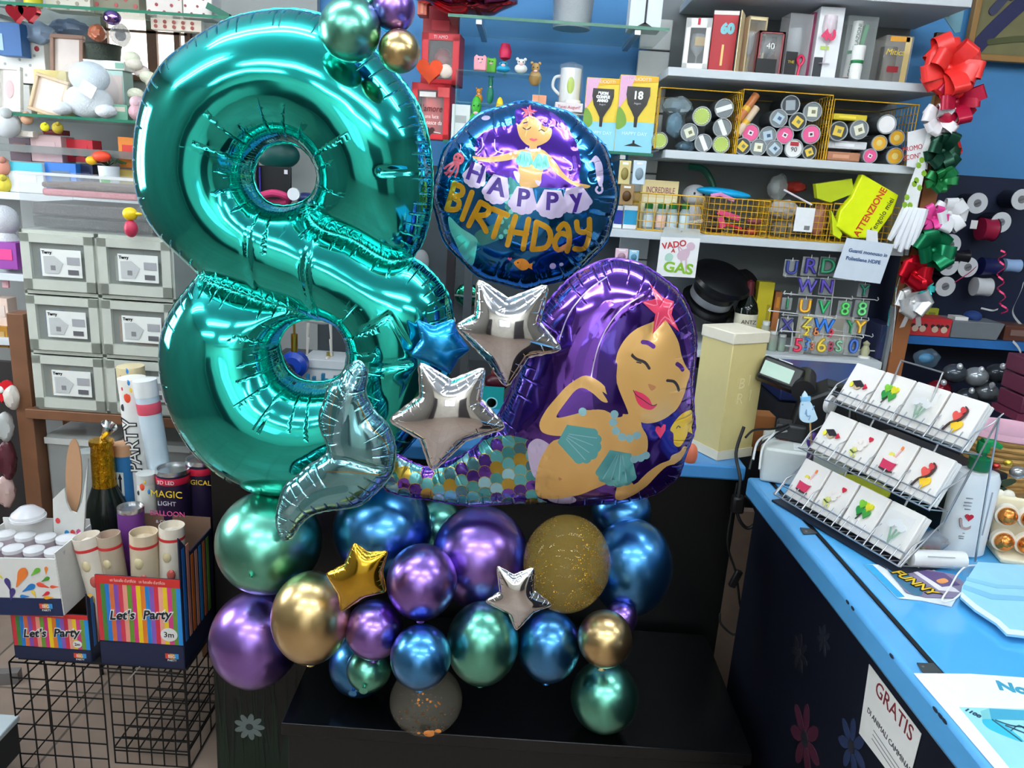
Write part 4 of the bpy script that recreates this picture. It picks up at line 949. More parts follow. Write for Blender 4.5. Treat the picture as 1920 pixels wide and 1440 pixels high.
for i, (a, lab) in enumerate(((1214, 'first small green capped jar in front of the cream box'), (1238, 'small green capped jar with a pink label'), (1259, 'small green capped jar beside the basket middle wire'), (1282, 'small green capped jar nearest the fine mesh basket'))):
    t, w, h, d = put('spice_jar', lab, 'jar', a-11, a+10, 380, 2.665, Z3, .028, group='small green capped jars')
    MB().lathe([(w*.4, 0), (w*.45, .004), (w*.45, h*.66), (w*.3, h*.78), (w*.3, h*.8)], 18).build('glass', clear((190, 215, 222), .5), t); MB().lathe([(w*.34, h*.78), (w*.36, h*.8), (w*.36, h*.97), (.001, h)], 18).build('cap', M((30, 110, 50), .4), t); MB().lathe([(w*.455, h*.12), (w*.46, h*.13), (w*.46, h*.55), (w*.455, h*.56)], 18).build('label', M((226, 190, 176) if i == 1 else (205, 222, 228), .5), t)
for a, b_, col, lab in ((1149, 1165, (30, 50, 150), 'white and dark blue little box at the end of the shelf'), (1167, 1193, (30, 150, 196), 'white and turquoise little box beside the cream one')):
    t, w, h, d = put('small_box', lab, 'box', a, b_, 386, 2.66, Z3, .05); carton(t, w, h, d, (232, 234, 236)); plate(t, 'colour_panel', 0, h*.5, w*.96, h*.62, -d/2-.0004, col)
t = thing('plush_doll', 'white plush doll with bandages standing behind the wire basket', 'plush toy', (XA(1297, 2.74, Z3), 2.76, Z3)); k = 1/520
b = MB(); b.ball((0, 0, .05), (.03, .025, .05)); b.build('body', M((190, 192, 196), .9, bump=.4), t); MB().ball((0, -.005, .125), (.045, .035, .036)).build('head', M((196, 198, 202), .9, bump=.4), t)
b = MB()
for s in (-1, 1): b.ball((s*.016+.006, -.036, .13), (.005, .004, .006), n=10, k=6)
b.build('eye', m_blk, t); MB().tube([(-.03, -.03, .03), (0, -.04, .035), (.03, -.03, .04)], .006).build('bandage', m_wht, t)
tag(MB().tube(spline([PY(1292, 312, 2.85), PY(1320, 318, 2.83), PY(1336, 345, 2.82), PY(1340, 372, 2.82)], False), .012, 10).build('green_hose', M((24, 96, 74), .4)), 'dark green bent tube behind the plush doll', 'tube')
t = thing('toy_bag', 'turquoise bagged toy lying across the fine mesh basket', 'bagged item', PY(1357, 362, 2.72)); b = MB(); b.ball((0, 0, 0), (.095, .035, .017), n=22, k=12); b.build('bag', M((20, 160, 214), .25), t, None, (0, R_(4), 0)); MB().tube([(-.05, -.03, -.012), (-.02, -.035, -.005), (.03, -.03, -.022)], .007).build('pink_ribbon', M((220, 140, 190), .4), t)
t = thing('toy_pistol', 'pink toy pistol inside the fine mesh basket', 'toy', PY(1365, 410, 2.72)); b = MB(); b.box((0, 0, .012), (.08, .014, .018), rot=(0, R_(14), 0)); b.box((-.02, 0, -.014), (.02, .012, .04), rot=(0, R_(-20), 0)); b.build('body', M((232, 76, 130), .3), t, bev=.003); MB().tube([(.05, 0, -.03), (0, 0, -.02), (-.03, 0, -.03)], .004).build('trigger_guard', M((210, 50, 60), .3), t)
for i, (px, py, col) in enumerate(((1340, 436, (60, 30, 34)), (1390, 434, (120, 40, 40)), (1415, 415, (150, 80, 90)), (1345, 408, (90, 60, 60)), (1405, 440, (180, 70, 50)))):
    c = PY(px, py, 2.75); c.z = max(c.z, Z3+.014)
    tag(MB().ball(c, (.03, .03, .012)).build('boxed_trinket', M(col, .4)), ('dark brown trinket at the front left of the mesh basket', 'dull red trinket low in the mesh basket', 'mauve trinket high in the mesh basket', 'brown trinket below the toy bag', 'orange trinket at the right corner of the mesh basket')[i], 'trinket')
pouch('clear bag with a white ghost face in the third basket', 1470, 392, 26, 16, (214, 206, 200), 2.70, alpha=.7, inner=(225, 222, 220)); pouch('clear crumpled bag over the third basket', 1458, 352, 17, 24, (180, 188, 186), 2.75, alpha=.45, inner=(160, 166, 166)); pouch('red topped bag behind the white striped stick', 1487, 350, 24, 10, (206, 70, 60), 2.80, alpha=.8, inner=(190, 60, 70)); pouch('striped pouch in the third basket, lower part', 1470, 428, 22, 16, (160, 150, 130), 2.72, alpha=.6, inner=(120, 120, 110)); pouch('pink and tan bag at the right of the third basket', 1534, 412, 14, 30, (196, 130, 110), 2.72, alpha=.8, inner=(170, 90, 90))
p, q = PY(1470, 356, 2.62), PY(1522, 384, 2.62); t = thing('price_hook', 'white and purple stick hanging a blank white tag', 'hook', p); MB().tube([(0, 0, 0), q-p], .003, 8).build('stick', M((226, 220, 226), .4), t)
o = PY(1508, 412, 2.618); plate(t, 'tag_card', o.x-p.x, o.z-p.z, .062, .078, -.002, (232, 234, 234)); plate(t, 'barcode', o.x-p.x+.012, o.z-p.z-.026, .018, .014, -.0032, (120, 120, 120))
# bright warning pack
t = thing('warning_pack', 'neon yellow pack printed ATTENZIONE in red', 'packet', PY(1620, 390, 2.63)); f = lambda pts, Y=2.63: [(PY(x, z, Y).x-t.location.x, PY(x, z, Y).z-t.location.z) for x, z in pts]
b = MB(); b.prism(f([(1616, 326), (1684, 366), (1672, 400), (1638, 447), (1598, 446), (1568, 425), (1575, 395), (1596, 370)]), -.006, .03); b.build('bag', M((222, 236, 20), .25), t, bev=.004)
rz = math.atan2(*(lambda a, c: (c[1]-a[1], c[0]-a[0]))(*f([(1606, 440), (1660, 352)])))
for s, px, py, sz, col in (('ATTENZIONE', 1630, 398, .031, (206, 60, 30)), ('Tengolo miei', 1652, 404, .026, (40, 46, 30))):
    c = f([(px, py)])[0]; txt(s, sz, M(col, .5), t, (c[0], -.0075, c[1]), rot=(R_(90), -rz, 0), bold=.0006 if s[0] == 'A' else 0, sx=.9)
c = [f([p_])[0] for p_ in ((1532, 345), (1600, 335), (1605, 362), (1560, 380), (1535, 372))]
b = MB(); b.prism(c, .012, .04); b.build('bag_fold', M((176, 190, 24), .3), t)
b = MB(); b.prism(f([(1560, 395), (1580, 440), (1575, 448), (1563, 440)]), .004, .03); b.build('bag_corner', M((196, 210, 26), .3), t)
# hanging cards
def hang_card(name, label, cat, quad, Y, col=(235, 235, 233)):
    c = PY(sum(p[0] for p in quad)/4, sum(p[1] for p in quad)/4, Y); t = thing(name, label, cat, c)
    g_ = lambda pts: [(PY(x, z, Y).x-c.x, PY(x, z, Y).z-c.z) for x, z in pts]
    b = MB(); b.prism(g_(quad), -.0015, .0015); b.build('card', M(col, .5), t); return t, g_
t, f = hang_card('joke_card', 'white hanging joke card printed VADO A GAS with a cartoon', 'card', [(1239, 444), (1313, 447), (1303, 521), (1230, 517)], 2.56)
c = f([(1264, 459)])[0]; txt('VADO', .028, M((190, 50, 60), .5), t, (c[0], -.0025, c[1]), rot=(R_(90), R_(-12), 0), bold=.0008); c = f([(1262, 470)])[0]; txt('A', .018, M((190, 50, 60), .5), t, (c[0], -.0025, c[1]), bold=.0006); c = f([(1271, 503)])[0]; txt('GAS', .046, M((130, 180, 40), .5), t, (c[0], -.0025, c[1]), rot=(R_(90), R_(3), 0), bold=.0014, sx=1.15)
b = MB(); b.prism(f(spline([(1280, 468), (1292, 466), (1292, 478), (1284, 488), (1272, 486), (1270, 476)])), -.0025, -.0015); b.prism(f(arc(1295, 462, 8, 8, n=14)), -.003, -.0015); b.prism(f(stroke2([(1276, 484), (1280, 505)], 3)), -.0028, -.0015); b.prism(f(stroke2([(1286, 484), (1286, 505)], 3)), -.0028, -.0015); b.prism(f(stroke2([(1280, 470), (1272, 462), (1274, 474)], 2.5)), -.0028, -.0015); b.build('cartoon_figure', M((206, 176, 190), .5), t)
b = MB(); b.prism(f(spline([(1248, 478), (1256, 474), (1262, 480), (1258, 489), (1247, 488)])), -.0025, -.0015); b.build('cartoon_cloud', M((170, 206, 190), .5), t)
b = MB(); q = f([(1278, 434), (1277, 418)]); b.prism(f([(1246, 425), (1312, 430), (1313, 447), (1240, 444)]), -.001, .001); b.build('bag_header', clear((210, 218, 218), .4), t); MB().tube([(q[0][0], .06, q[0][1]), (q[0][0], -.01, q[0][1])], .002).build('hook', M((180, 180, 180), .3, 1), t)
t, f = hang_card('shelf_notice', 'white shelf notice about disposable gloves hanging from the shelf edge', 'notice', [(1588, 446), (1676, 458), (1650, 532), (1562, 520)], 2.55, (206, 216, 226))
an = math.atan2(f([(1660, 474)])[0][1]-f([(1590, 464)])[0][1], f([(1660, 474)])[0][0]-f([(1590, 464)])[0][0])
for s, px, py in (('Guanti monouso in', 1627, 474), ('Polietilene HDPE', 1618, 488)):
    c = f([(px, py)])[0]; txt(s, .0165, M((40, 80, 130), .5), t, (c[0], -.0025, c[1]), rot=(R_(90), -an, 0), bold=.0003)
b = MB(); b.prism(f([(1625, 430), (1645, 433), (1646, 456), (1624, 452)]), -.001, .001); b.build('hook_tab', M((225, 228, 230), .5), t); c = f([(1670, 532)])[0]
# cellophane gloves hanging on the white panel and a folded paper
t = thing('plastic_gloves', 'white disposable gloves hanging on the side panel', 'gloves', PY(1702, 420, 2.57)); b = MB()
for i, (x0_, x1_, l) in enumerate(((-.012, -.05, .075), (.0, -.03, .10), (.012, -.012, .11), (.024, .006, .1), (.034, .02, .085))): b.tube([(x0_, -.004*i, .05), ((x0_+x1_)/2, -.004*i-.006, 0), (x1_, -.004*i, -l+.02)], [.016, .014, .008], 8)
b.build('glove', M((226, 228, 232), .5), t)
t, f = hang_card('folded_flyer', 'folded white flyer with red print stuck at the end of the tin shelf', 'flyer', [(1702, 248), (1749, 236), (1738, 318), (1700, 312)], 2.57, (226, 226, 226))
c = f([(1708, 278)])[0]; txt('PROMO', .022, M((190, 50, 60), .5), t, (c[0]+.004, -.0025, c[1]), rot=(R_(90), R_(-14), 0), sx=.8); c = f([(1708, 294)])[0]; txt('SCONT', .022, M((190, 50, 60), .5), t, (c[0]+.004, -.0025, c[1]), rot=(R_(90), R_(-14), 0), sx=.8)
t = thing('paper_strip', 'hanging paper strip with a green leaf pattern by the shelf end', 'paper strip', PY(1728, 330, 2.56)); f = lambda pts: [(PY(x, z, 2.56).x-t.location.x, PY(x, z, 2.56).z-t.location.z) for x, z in pts]
b = MB(); b.prism(f([(1722, 300), (1742, 240), (1748, 240), (1732, 330), (1712, 420), (1690, 400), (1700, 360)]), -.001, .001); b.build('paper', M((232, 234, 232), .6), t); b = MB()
for x, z in ((1722, 310), (1732, 325), (1718, 338), (1724, 352), (1714, 345), (1700, 370), (1706, 385), (1696, 384), (1728, 300)): b.prism(f(arc(x, z, 5, 6, n=7)), -.0018, -.001)
b.build('leaf_print', M((130, 170, 40), .5), t)
# --- fourth shelf: cap, bottle, candles
t = thing('costume_cap', 'shiny black peaked cap with a pale badge band', 'cap', (XA(1332, 2.72, Z4), 2.74, Z4+.20)); 
MB().lathe([(.001, .075), (.07, .07), (.105, .05), (.11, .035), (.08, .0), (.075, -.055), (.001, -.055)], 32).build('crown', M((12, 13, 15), .3), t, None, (R_(28), R_(14), 0))
MB().lathe([(.0765, -.05), (.079, -.048), (.079, -.022), (.0765, -.02)], 32).build('badge_band', M((176, 178, 184), .35, .6), t, None, (R_(28), R_(14), 0))
b = MB(); b.lathe([(.076, -.056), (.10, -.066), (.098, -.069), (.076, -.06)], 32); b.v = [(v[0], v[1]-.02 if v[1] < 0 and v[0]**2+v[1]**2 > .0081 else v[1], v[2]) for v in b.v]; b.build('peak', M((12, 13, 15), .2), t, None, (R_(28), R_(14), 0))
tag(MB().lathe([(.001, .0), (.07, .0), (.09, .012), (.07, .06), (.05, .07), (.001, .07)], 28).build('felt_hat', M((16, 17, 19), .7), None, (XA(1376, 2.87, Z4), 2.87, Z4+.17), (R_(20), R_(50), 0)), 'second black hat half hidden behind the cap', 'hat')
st1 = MB(); st1.cyl((0, 0, 0), (0, 0, .13), .05, .045, n=20); tag(st1.build('hat_stand', M((30, 34, 34), .5), None, (XA(1345, 2.76, Z4), 2.78, Z4)), 'dark block holding up the black hats', 'stand')
t, w, h, d = put('wine_bottle', 'dark wine bottle with a cream label and maroon neck', 'bottle', 1374, 1417, 526, 2.67, Z4, .07)
MB().lathe([(w*.46, 0), (w*.48, .004), (w*.48, h*.56), (w*.40, h*.66), (w*.16, h*.78), (w*.15, h*.8)], 24).build('glass', M((12, 20, 14), .1), t); MB().lathe([(w*.165, h*.72), (w*.165, h*.97), (.001, h)], 20).build('capsule', M((84, 24, 34), .35), t); MB().lathe([(w*.485, h*.18), (w*.49, h*.19), (w*.49, h*.5), (w*.485, h*.51)], 24).build('label', M((206, 200, 176), .6), t); txt('ANTZ', w*.24, M((50, 40, 40), .6), t, (0, -w*.5, h*.40))
t, w, h, d = put('folder_box', 'plain bright yellow box standing behind the wine bottle', 'box', 1407, 1436, 528, 2.76, Z4, .04); carton(t, w, h, d, (206, 190, 40)); plate(t, 'side_label', w*.3, h*.4, w*.2, h*.5, -d/2-.0003, (170, 150, 40))
t, w, h, d = put('folder_box', 'narrow orange pack hanging left of the candle rack', 'box', 1440, 1452, 546, 2.78, Z4, .03); carton(t, w, h, d, (190, 120, 70)); plate(t, 'print', 0, h*.8, w*.5, h*.2, -d/2-.0003, (226, 150, 50))
for i, (a, b_, top, col, lab) in enumerate(((1423, 1440, 602, (186, 190, 60), 'tall clear jar with a lime top near the cream gift box'), (1440, 1458, 622, (90, 130, 80), 'smaller clear jar with green beads'), (1458, 1474, 628, (110, 150, 110), 'clear jar of green beads next to the candle rack'))):
    t, w, h, d = put('bead_jar', lab, 'jar', a, b_, top, 2.66, Z4, .03); MB().lathe([(w*.45, 0), (w*.48, .004), (w*.48, h*.8), (w*.36, h*.86)], 16).build('jar', clear((190, 200, 196), .4), t); MB().lathe([(w*.4, .003), (w*.4, h*.5), (.001, h*.52)], 12).build('beads', M(col, .5), t); MB().lathe([(w*.4, h*.85), (w*.4, h*.98), (.001, h)], 16).build('lid', M((200, 204, 200), .4), t)
t = thing('candle_rack', 'white wire rack hung with letter and number candles', 'rack', (XA(1550, 2.66, Z4), 2.66, Z4)); b = MB(); cx0 = t.location
f = lambda x, z, Y=2.66: PY(x, z, Y)-Vector((cx0.x, 2.66, cx0.z))
for a, b_ in (((1565, 525), (1556, 592)), ((1588, 600), (1577, 655)), ((1460, 598), (1455, 625)), ((1487, 605), (1484, 650)), ((1600, 612), (1590, 652))): b.tube([f(*a), f(*b_)], .0022)
b.tube([f(1472, 648), f(1640, 658)], .002); b.build('upright', M((220, 222, 222), .35), t); b = MB()
for a, b_, Y in (((1470, 518), (1600, 525), 2.70), ((1468, 550), (1592, 560), 2.66), ((1480, 552), (1640, 562), 2.72), ((1440, 582), (1562, 596), 2.64), ((1466, 590), (1622, 600), 2.68), ((1462, 620), (1612, 632), 2.64), ((1520, 612), (1630, 630), 2.68)):
    p, q = f(*a, Y), f(*b_, Y); b.tube([p+Vector((0, -.02, .012)), p+Vector((-.004, -.02, .004)), p+Vector((0, -.02, 0)), p, q, q+Vector((0, -.02, 0)), q+Vector((.004, -.02, .004)), q+Vector((0, -.02, .012))], .0018)
b.build('hook', M((224, 226, 226), .35), t)
CND = [('U', 1484, 503, (30, 40, 110), 30), ('R', 1519, 500, (40, 34, 120), 34), ('D', 1552, 500, (40, 130, 90), 34), ('W', 1513, 537, (60, 50, 140), 30), ('N', 1550, 538, (70, 50, 150), 30), ('Y', 1620, 545, (20, 120, 90), 24), ('I', 1476, 570, (30, 110, 70), 22), ('U', 1509, 575, (226, 150, 30), 30), ('V', 1544, 577, (30, 150, 80), 30), ('8', 1584, 580, (70, 180, 80), 30), ('8', 1616, 580, (90, 190, 110), 32), ('X', 1475, 610, (50, 46, 120), 28), ('Z', 1513, 605, (220, 186, 60), 26), ('W', 1544, 612, (30, 100, 190), 32), ('Y', 1596, 614, (40, 140, 80), 30), ('Y', 1612, 614, (224, 160, 40), 30),
       ('5', 1496, 648, (206, 40, 70), 32), ('3', 1512, 646, (40, 110, 190), 30), ('6', 1540, 648, (214, 176, 50), 34), ('S', 1572, 650, (110, 170, 130), 26), ('0', 1600, 650, (50, 90, 170), 34), ('2', 1512, 622, (226, 180, 40), 20), ('8', 1530, 622, (190, 110, 60), 20), ('9', 1556, 626, (190, 40, 60), 22), ('3', 1522, 650, (180, 100, 60), 18), ('8', 1556, 650, (150, 50, 70), 22)]
for i, (s, px, py, col, sz) in enumerate(CND):
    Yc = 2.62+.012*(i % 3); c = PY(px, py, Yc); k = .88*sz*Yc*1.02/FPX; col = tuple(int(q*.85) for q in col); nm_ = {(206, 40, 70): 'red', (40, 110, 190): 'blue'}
    row = ('top', 'second', 'third', 'fourth', 'lowest')[0 if py < 520 else 1 if py < 560 else 2 if py < 592 else 3 if py < 630 else 4]
    hue = 'purple' if col[2] > 100 and col[0] > 34 and col[1] < 60 else 'blue' if col[2] > col[1] and col[2] > col[0] else 'green' if col[1] > col[0] and col[1] > col[2] else 'yellow' if col[1] > 140 else 'red'
    if s in '8Y' and hue == 'green' and row != 'lowest': hue = ('dark ' if col[0] < 80 else 'pale ')+hue
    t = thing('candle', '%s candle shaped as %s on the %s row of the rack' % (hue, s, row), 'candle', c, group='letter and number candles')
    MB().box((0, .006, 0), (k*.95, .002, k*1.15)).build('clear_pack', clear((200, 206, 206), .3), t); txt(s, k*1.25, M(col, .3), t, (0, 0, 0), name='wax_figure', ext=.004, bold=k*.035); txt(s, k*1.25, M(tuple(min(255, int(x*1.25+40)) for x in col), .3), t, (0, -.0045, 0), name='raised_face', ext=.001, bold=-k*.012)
    MB().cyl((0, 0, k*.5), (0, 0, k*.72), .0012, n=6).build('wick', m_wht, t)
p_ = thing('candle_card', 'printed card of small number candles behind the rack', 'card', PY(1543, 632, 2.74)); plate(p_, 'card', 0, 0, .20, .16, .0, (222, 214, 196))
t, w, h, d = put('binder', 'dark blue folder standing at the right end of the shelf', 'folder', 1642, 1670, 610, 2.64, Z4, .15); carton(t, w, h, d, (34, 40, 76)); plate(t, 'clip', w*.25, h*.9, w*.3, h*.06, -d/2-.0005, (150, 40, 60))
t, w, h, d = put('ornament', 'small pale figurine standing under the last hook of the candle rack', 'figurine', 1612, 1634, 640, 2.64, Z4, .03); MB().lathe([(w*.5, 0), (w*.5, .006), (w*.3, .008)], 16).build('base', m_wht, t); MB().lathe([(w*.3, .008), (w*.4, h*.4), (w*.22, h*.7), (w*.3, h*.85), (.001, h)], 16).build('figure', M((176, 174, 140), .5), t)
# ---------------------------------------------------------------- glass shelves in the middle and on the left
m_gsh = M((120, 176, 158), .05, 0, .22); m_gedge = M((50, 120, 96), .15, 0, .85, noise=0)
def glass_shelf(label, xa, xb, z, Y=YF, d=.34):
    t = thing('glass_shelf', label, 'shelf', ((xa+xb)/2, Y, z)); w = xb-xa
    MB().box((0, d/2, -.005), (w, d-.002, .008)).build('pane', m_gsh, t); MB().box((0, -.0012, -.005), (w, .0024, .009)).build('polished_edge', m_gedge, t)
    b = MB()
    for s in (-.36, .36): b = MB(); b.box((s*w, d/2, -.017), (.018, d*.96, .014)); b.build('bracket', M((170, 176, 176), .3, .8), t)
    return t
GX0, GX1 = -.275, .415
glass_shelf('highest glass shelf with the red foil heap on it', GX0, GX1, 2.08); glass_shelf('glass shelf carrying mugs and boxed black goblets', GX0, GX1-.01, 1.705)
glass_shelf('left glass shelf carrying picture frames and baby plush', -2.05, -.62, 1.70); glass_shelf('upper left glass shelf with dotted boxes', -2.0, -.62, 2.03); glass_shelf('glass shelf seen through the upper hole of the eight', -1.0, -.45, 1.47)
t = thing('shelf_board', 'white shelf board behind the drawer tower', 'shelf', (-1.6, YF, 1.446)); MB().box((0, .17, -.012), (.95, .34, .024)).build('board', m_sh, t, bev=.002)
t = thing('shelf_board', 'grey shelf board at the left edge below the plush toys', 'shelf', (-1.72, 2.5, 1.19)); MB().box((0, .17, -.012), (.46, .34, .024)).build('board', m_sh, t, bev=.002)
t = thing('shelf_board', 'short grey shelf board over the red heart at the left edge', 'shelf', (-1.72, 2.5, .97)); MB().box((0, .17, -.012), (.46, .34, .024)).build('board', m_sh, t, bev=.002)
# back panelling of the left shelving: window with light and a pinboard of pale wall
struct(MB().box((-1.45, YB-.03, 1.2), (1.35, .04, 2.4)).build('trim_1', M((150, 152, 150), .7, noise=.12, nscale=5)))
def wall_window():
    x0, x1 = XA(196, YB-.06, 2.05), XA(352, YB-.06, 2.05); z0, z1 = 1.86, 2.13; f = MB(); c = ((x0+x1)/2, YB-.06, (z0+z1)/2); w = x1-x0; h = z1-z0
    for a, q, cw, ch in ((0, h/2, w, .02), (0, -h/2, w, .02), (w/2, 0, .02, h), (-w/2, 0, .02, h), (.02, 0, .035, h), (0, .02, w, .008), (.11, 0, .02, h)): f.box((a, 0, q), (cw, .02, ch))
    o = struct(f.build('window_3', M((96, 66, 48), .5), None, c)); MB().box((0, .008, 0), (w, .006, h)).build('pane', M((250, 246, 236), .4, emit=3.0, noise=0), o)
wall_window()
for px, za, zb, col in ((846, .9, 1.66, (60, 52, 54)), (880, .9, 1.66, (96, 98, 98)), (478, 1.1, 1.66, (50, 60, 60))):
    x = XA(px, 2.62, 1.3); tag(MB().box((x, 2.62, (za+zb)/2), (.028, .03, zb-za)).build('upright_post', M(col, .4, .5), None), 'brown shelf upright between the eight and the round balloon' if px == 846 else 'grey shelf upright behind the silver star' if px == 880 else 'dark shelf upright seen through the eight', 'upright')
struct(MB().box((-.35, 2.97, .95), (1.5, .03, 1.35)).build('trim_2', M((62, 70, 74), .7, noise=.3, nscale=9)))
lowc = thing('base_cabinet', 'dark low cabinet behind the balloons under the shelves', 'cabinet', (-.35, 2.45, 0)); MB().box((0, .26, .44), (1.08, .5, .88)).build('body', M((44, 46, 50), .5), lowc, bev=.004); MB().box((0, .25, .885), (1.1, .53, .02)).build('top', M((64, 66, 70), .45), lowc)
# --- middle, upper shelf
Yg = 2.66
t = thing('foil_wrap', 'heap of crumpled red foil on the highest glass shelf', 'foil', PY(875, 8, Yg)); t.location.z = 2.0855
b = MB(); b.ball((0, 0, .06), (.155, .09, .06), n=40, k=20); rnd = random.Random(2)
b.v = [(v[0]*(1+.10*math.sin(37*v[2]*3+21*v[0])), v[1]*(1+.14*math.sin(60*v[0]+25*v[2])), max(.001, v[2]*(1+.16*math.sin(47*v[0]+31*v[1])))) for v in b.v]; b.build('foil', FOIL((196, 26, 54), .12, 1, .02, .004, 9), t)
t, w, h, d = put('glitter_bucket', 'silver glitter bucket standing on the highest glass shelf', 'bucket', 1031, 1116, -60, Yg, 2.081, .15); MB().lathe([(w*.42, 0), (w*.5, h), (w*.48, h), (w*.41, .004), (.001, .004)], 28).build('pail', M((190, 194, 196), .35, .8, bump=.8, bscale=500), t); MB().lathe([(w*.5, h*.97), (w*.52, h*.985), (w*.5, h)], 28).build('rim', M((200, 204, 206), .3, .8), t)
t, w, h, d = put('photo_carton', 'pale carton with a black stem print on the highest glass shelf', 'gift box', 1178, 1238, -50, Yg, 2.081, .08); carton(t, w, h, d, (214, 222, 230)); plate(t, 'stem_print', 0, h*.35, w*.06, h*.5, -d/2-.0004, (30, 30, 34)); plate(t, 'foot_print', 0, h*.05, w*.6, h*.05, -d/2-.0004, (30, 30, 34), poly=[(-w*.3, h*.03), (w*.3, h*.03), (.02*w, h*.13), (-.02*w, h*.13)])
t, w, h, d = put('red_carton', 'red carton beside the red foil heap', 'gift box', 782, 800, -30, Yg, 2.081, .06); carton(t, w, h, d, (190, 90, 70)); plate(t, 'stripe', 0, h*.5, w*.3, h*.9, -d/2-.0003, (220, 130, 100))
# red mug boxes: one on the other
t, w, h, d = put('mug_box', 'red gift box with a window, lettered in Italian about love', 'gift box', 771, 843, 156, 2.68, 1.7055, .1, R_(-4))
window_box(t, w, h, d, (206, 36, 46), (150, 26, 34), .16, .1, .88); MB().lathe([(w*.28, .006), (w*.3, .01), (w*.3, h*.78), (w*.28, h*.78), (w*.27, .02), (.001, .02)], 24).build('mug', M((216, 70, 66), .3), t)
for s, z, sz in (("L'amore", .55, .17), ('è una luce', .41, .10), ('che nasce da', .30, .11)): txt(s, h*sz, M((250, 226, 220) if z < .5 else (70, 20, 26), .5), t, (0, -d/2-.001, h*z), shear=.2 if sz > .1 else 0, sx=.8)
plate(t, 'heart_print', 0, 0, 1, 1, -d/2-.0006, (60, 26, 30), poly=heart2(0, h*.15, w*.26)); plate(t, 'cream_cloud', -w*.08, h*.8, w*.42, h*.09, -d/2-.0006, (240, 230, 224)); b = MB(); b.prism(stroke2([(-w*.26, h*.17), (w*.28, h*.12)], w*.02), -d/2-.001, -d/2); b.build('arrow_print', M((240, 230, 226), .5), t); plate(t, 'corner_flash', w*.33, h*.85, w*.3, h*.17, -d/2-.0009, (236, 90, 90)); hb = h
zt = 1.7055+h+.001
t, w, h, d = put('mug_box', 'dark red gift box with a heart mug, stacked on the lettered one', 'gift box', 790, 861, 62, 2.70, zt, .1, R_(-4))
window_box(t, w, h, d, (196, 36, 48), (110, 24, 30), .18, .1, .86); MB().ball((0, 0, h*.46), (w*.28, d*.34, h*.3), n=20, k=12).build('heart_mug', M((120, 24, 28), .3), t); MB().tube([(w*.22, -.02, h*.6), (w*.34, -.02, h*.5), (w*.22, -.02, h*.36)], .004).build('handle', M((70, 22, 26), .3), t); txt('TI AMO', h*.09, M((240, 200, 200), .5), t, (0, -d/2-.001, h*.92))
t, w, h, d = put('red_carton', 'darkest red carton standing behind the top glass edge', 'gift box', 791, 857, 24, 2.80, zt+h*.6, .05); t.location.z = zt+.115; h = .16; carton(t, w, h, d, (150, 36, 46)); plate(t, 'print', 0, h*.5, w*.5, h*.2, -d/2-.0003, (196, 60, 70))
t = thing('foil_heart', 'bronze red foil chocolate heart in front of the red boxes', 'chocolate', PY(806, 132, 2.60)); b = MB(); b.prism(heart2(0, 0, .085), -.012, .012); b.build('heart', FOIL((196, 70, 40), .15, 1, .012, .003, .02), t, bev=.008); MB().ball((.05, -.004, .0), (.022, .01, .022), n=10, k=6).build('tissue', M((226, 206, 190), .6), t)
# acrylic riser with figurines
zr = PY(930, 134, 2.64).z
t = thing('acrylic_riser', 'clear acrylic riser holding little figurines', 'riser', (XA(935, 2.64, zr), 2.70, 1.706)); hh = zr-1.7065; b = MB(); wv_ = XA(1018, 2.64, zr)-XA(855, 2.64, zr)
MB().box((0, 0, hh-.002), (wv_, .12, .004)).build('top_plate', m_gsh, t); MB().box((0, 0, hh*.55), (wv_*.95, .12, .004)).build('middle_plate', m_gsh, t)
for s in (-1, 1): MB().box((s*wv_*.48, 0, hh/2-.002), (.004, .12, hh-.006)).build('end_plate', m_gsh, t)
def figurine(name, label, px, top, wpx, z, Y, col, kind, col2=(30, 30, 30)):
    x = XA(px, Y, z); k = Y*1.02/FPX; w = wpx*k; h = PY(px, top, Y).z-z; t = thing(name, label, 'figurine', (x, Y, z+.0005))
    if kind == 'block': MB().box((0, 0, h/2), (w, w*.6, h)).build('body', M(col, .5), t, bev=w*.12)
    else: MB().ball((0, 0, h*.34), (w*.5, w*.4, h*.34), n=16, k=10).build('body', M(col, .5), t); MB().ball((0, -w*.05, h*.78), (w*.32, w*.3, h*.22), n=16, k=10).build('head', M(col, .5), t)
    if kind in ('bear', 'block', 'face'):
        for s in (-1, 1): MB().ball((s*w*.15, -w*.32 if kind == 'block' else -w*.33, h*.78), w*.05, n=8, k=5).build('eye', M(col2, .4), t)
        if kind != 'face':
            for s in (-1, 1): MB().ball((s*w*.3, 0, h*.98), w*.13, n=10, k=6).build('ear', M(col, .5), t)
        MB().ball((0, -w*.33, h*.62), (w*.16, w*.06, w*.1), n=10, k=6).build('muzzle', M((236, 190, 190), .5), t)
    return t
figurine('bear_figurine', 'pink square bear figurine on the acrylic riser', 900, 106, 22, zr, 2.66, (240, 160, 170), 'block'); figurine('cube_figurine', 'plain green cube figurine next to the pink bear', 920, 110, 18, zr, 2.69, (96, 180, 50), 'block'); figurine('round_figurine', 'round turquoise figurine on the acrylic riser', 943, 116, 24, zr, 2.66, (40, 160, 200), 'face'); figurine('sheep_figurine', 'white sheep figurine near the right end of the riser', 976, 111, 22, zr, 2.66, (236, 234, 230), 'bear')
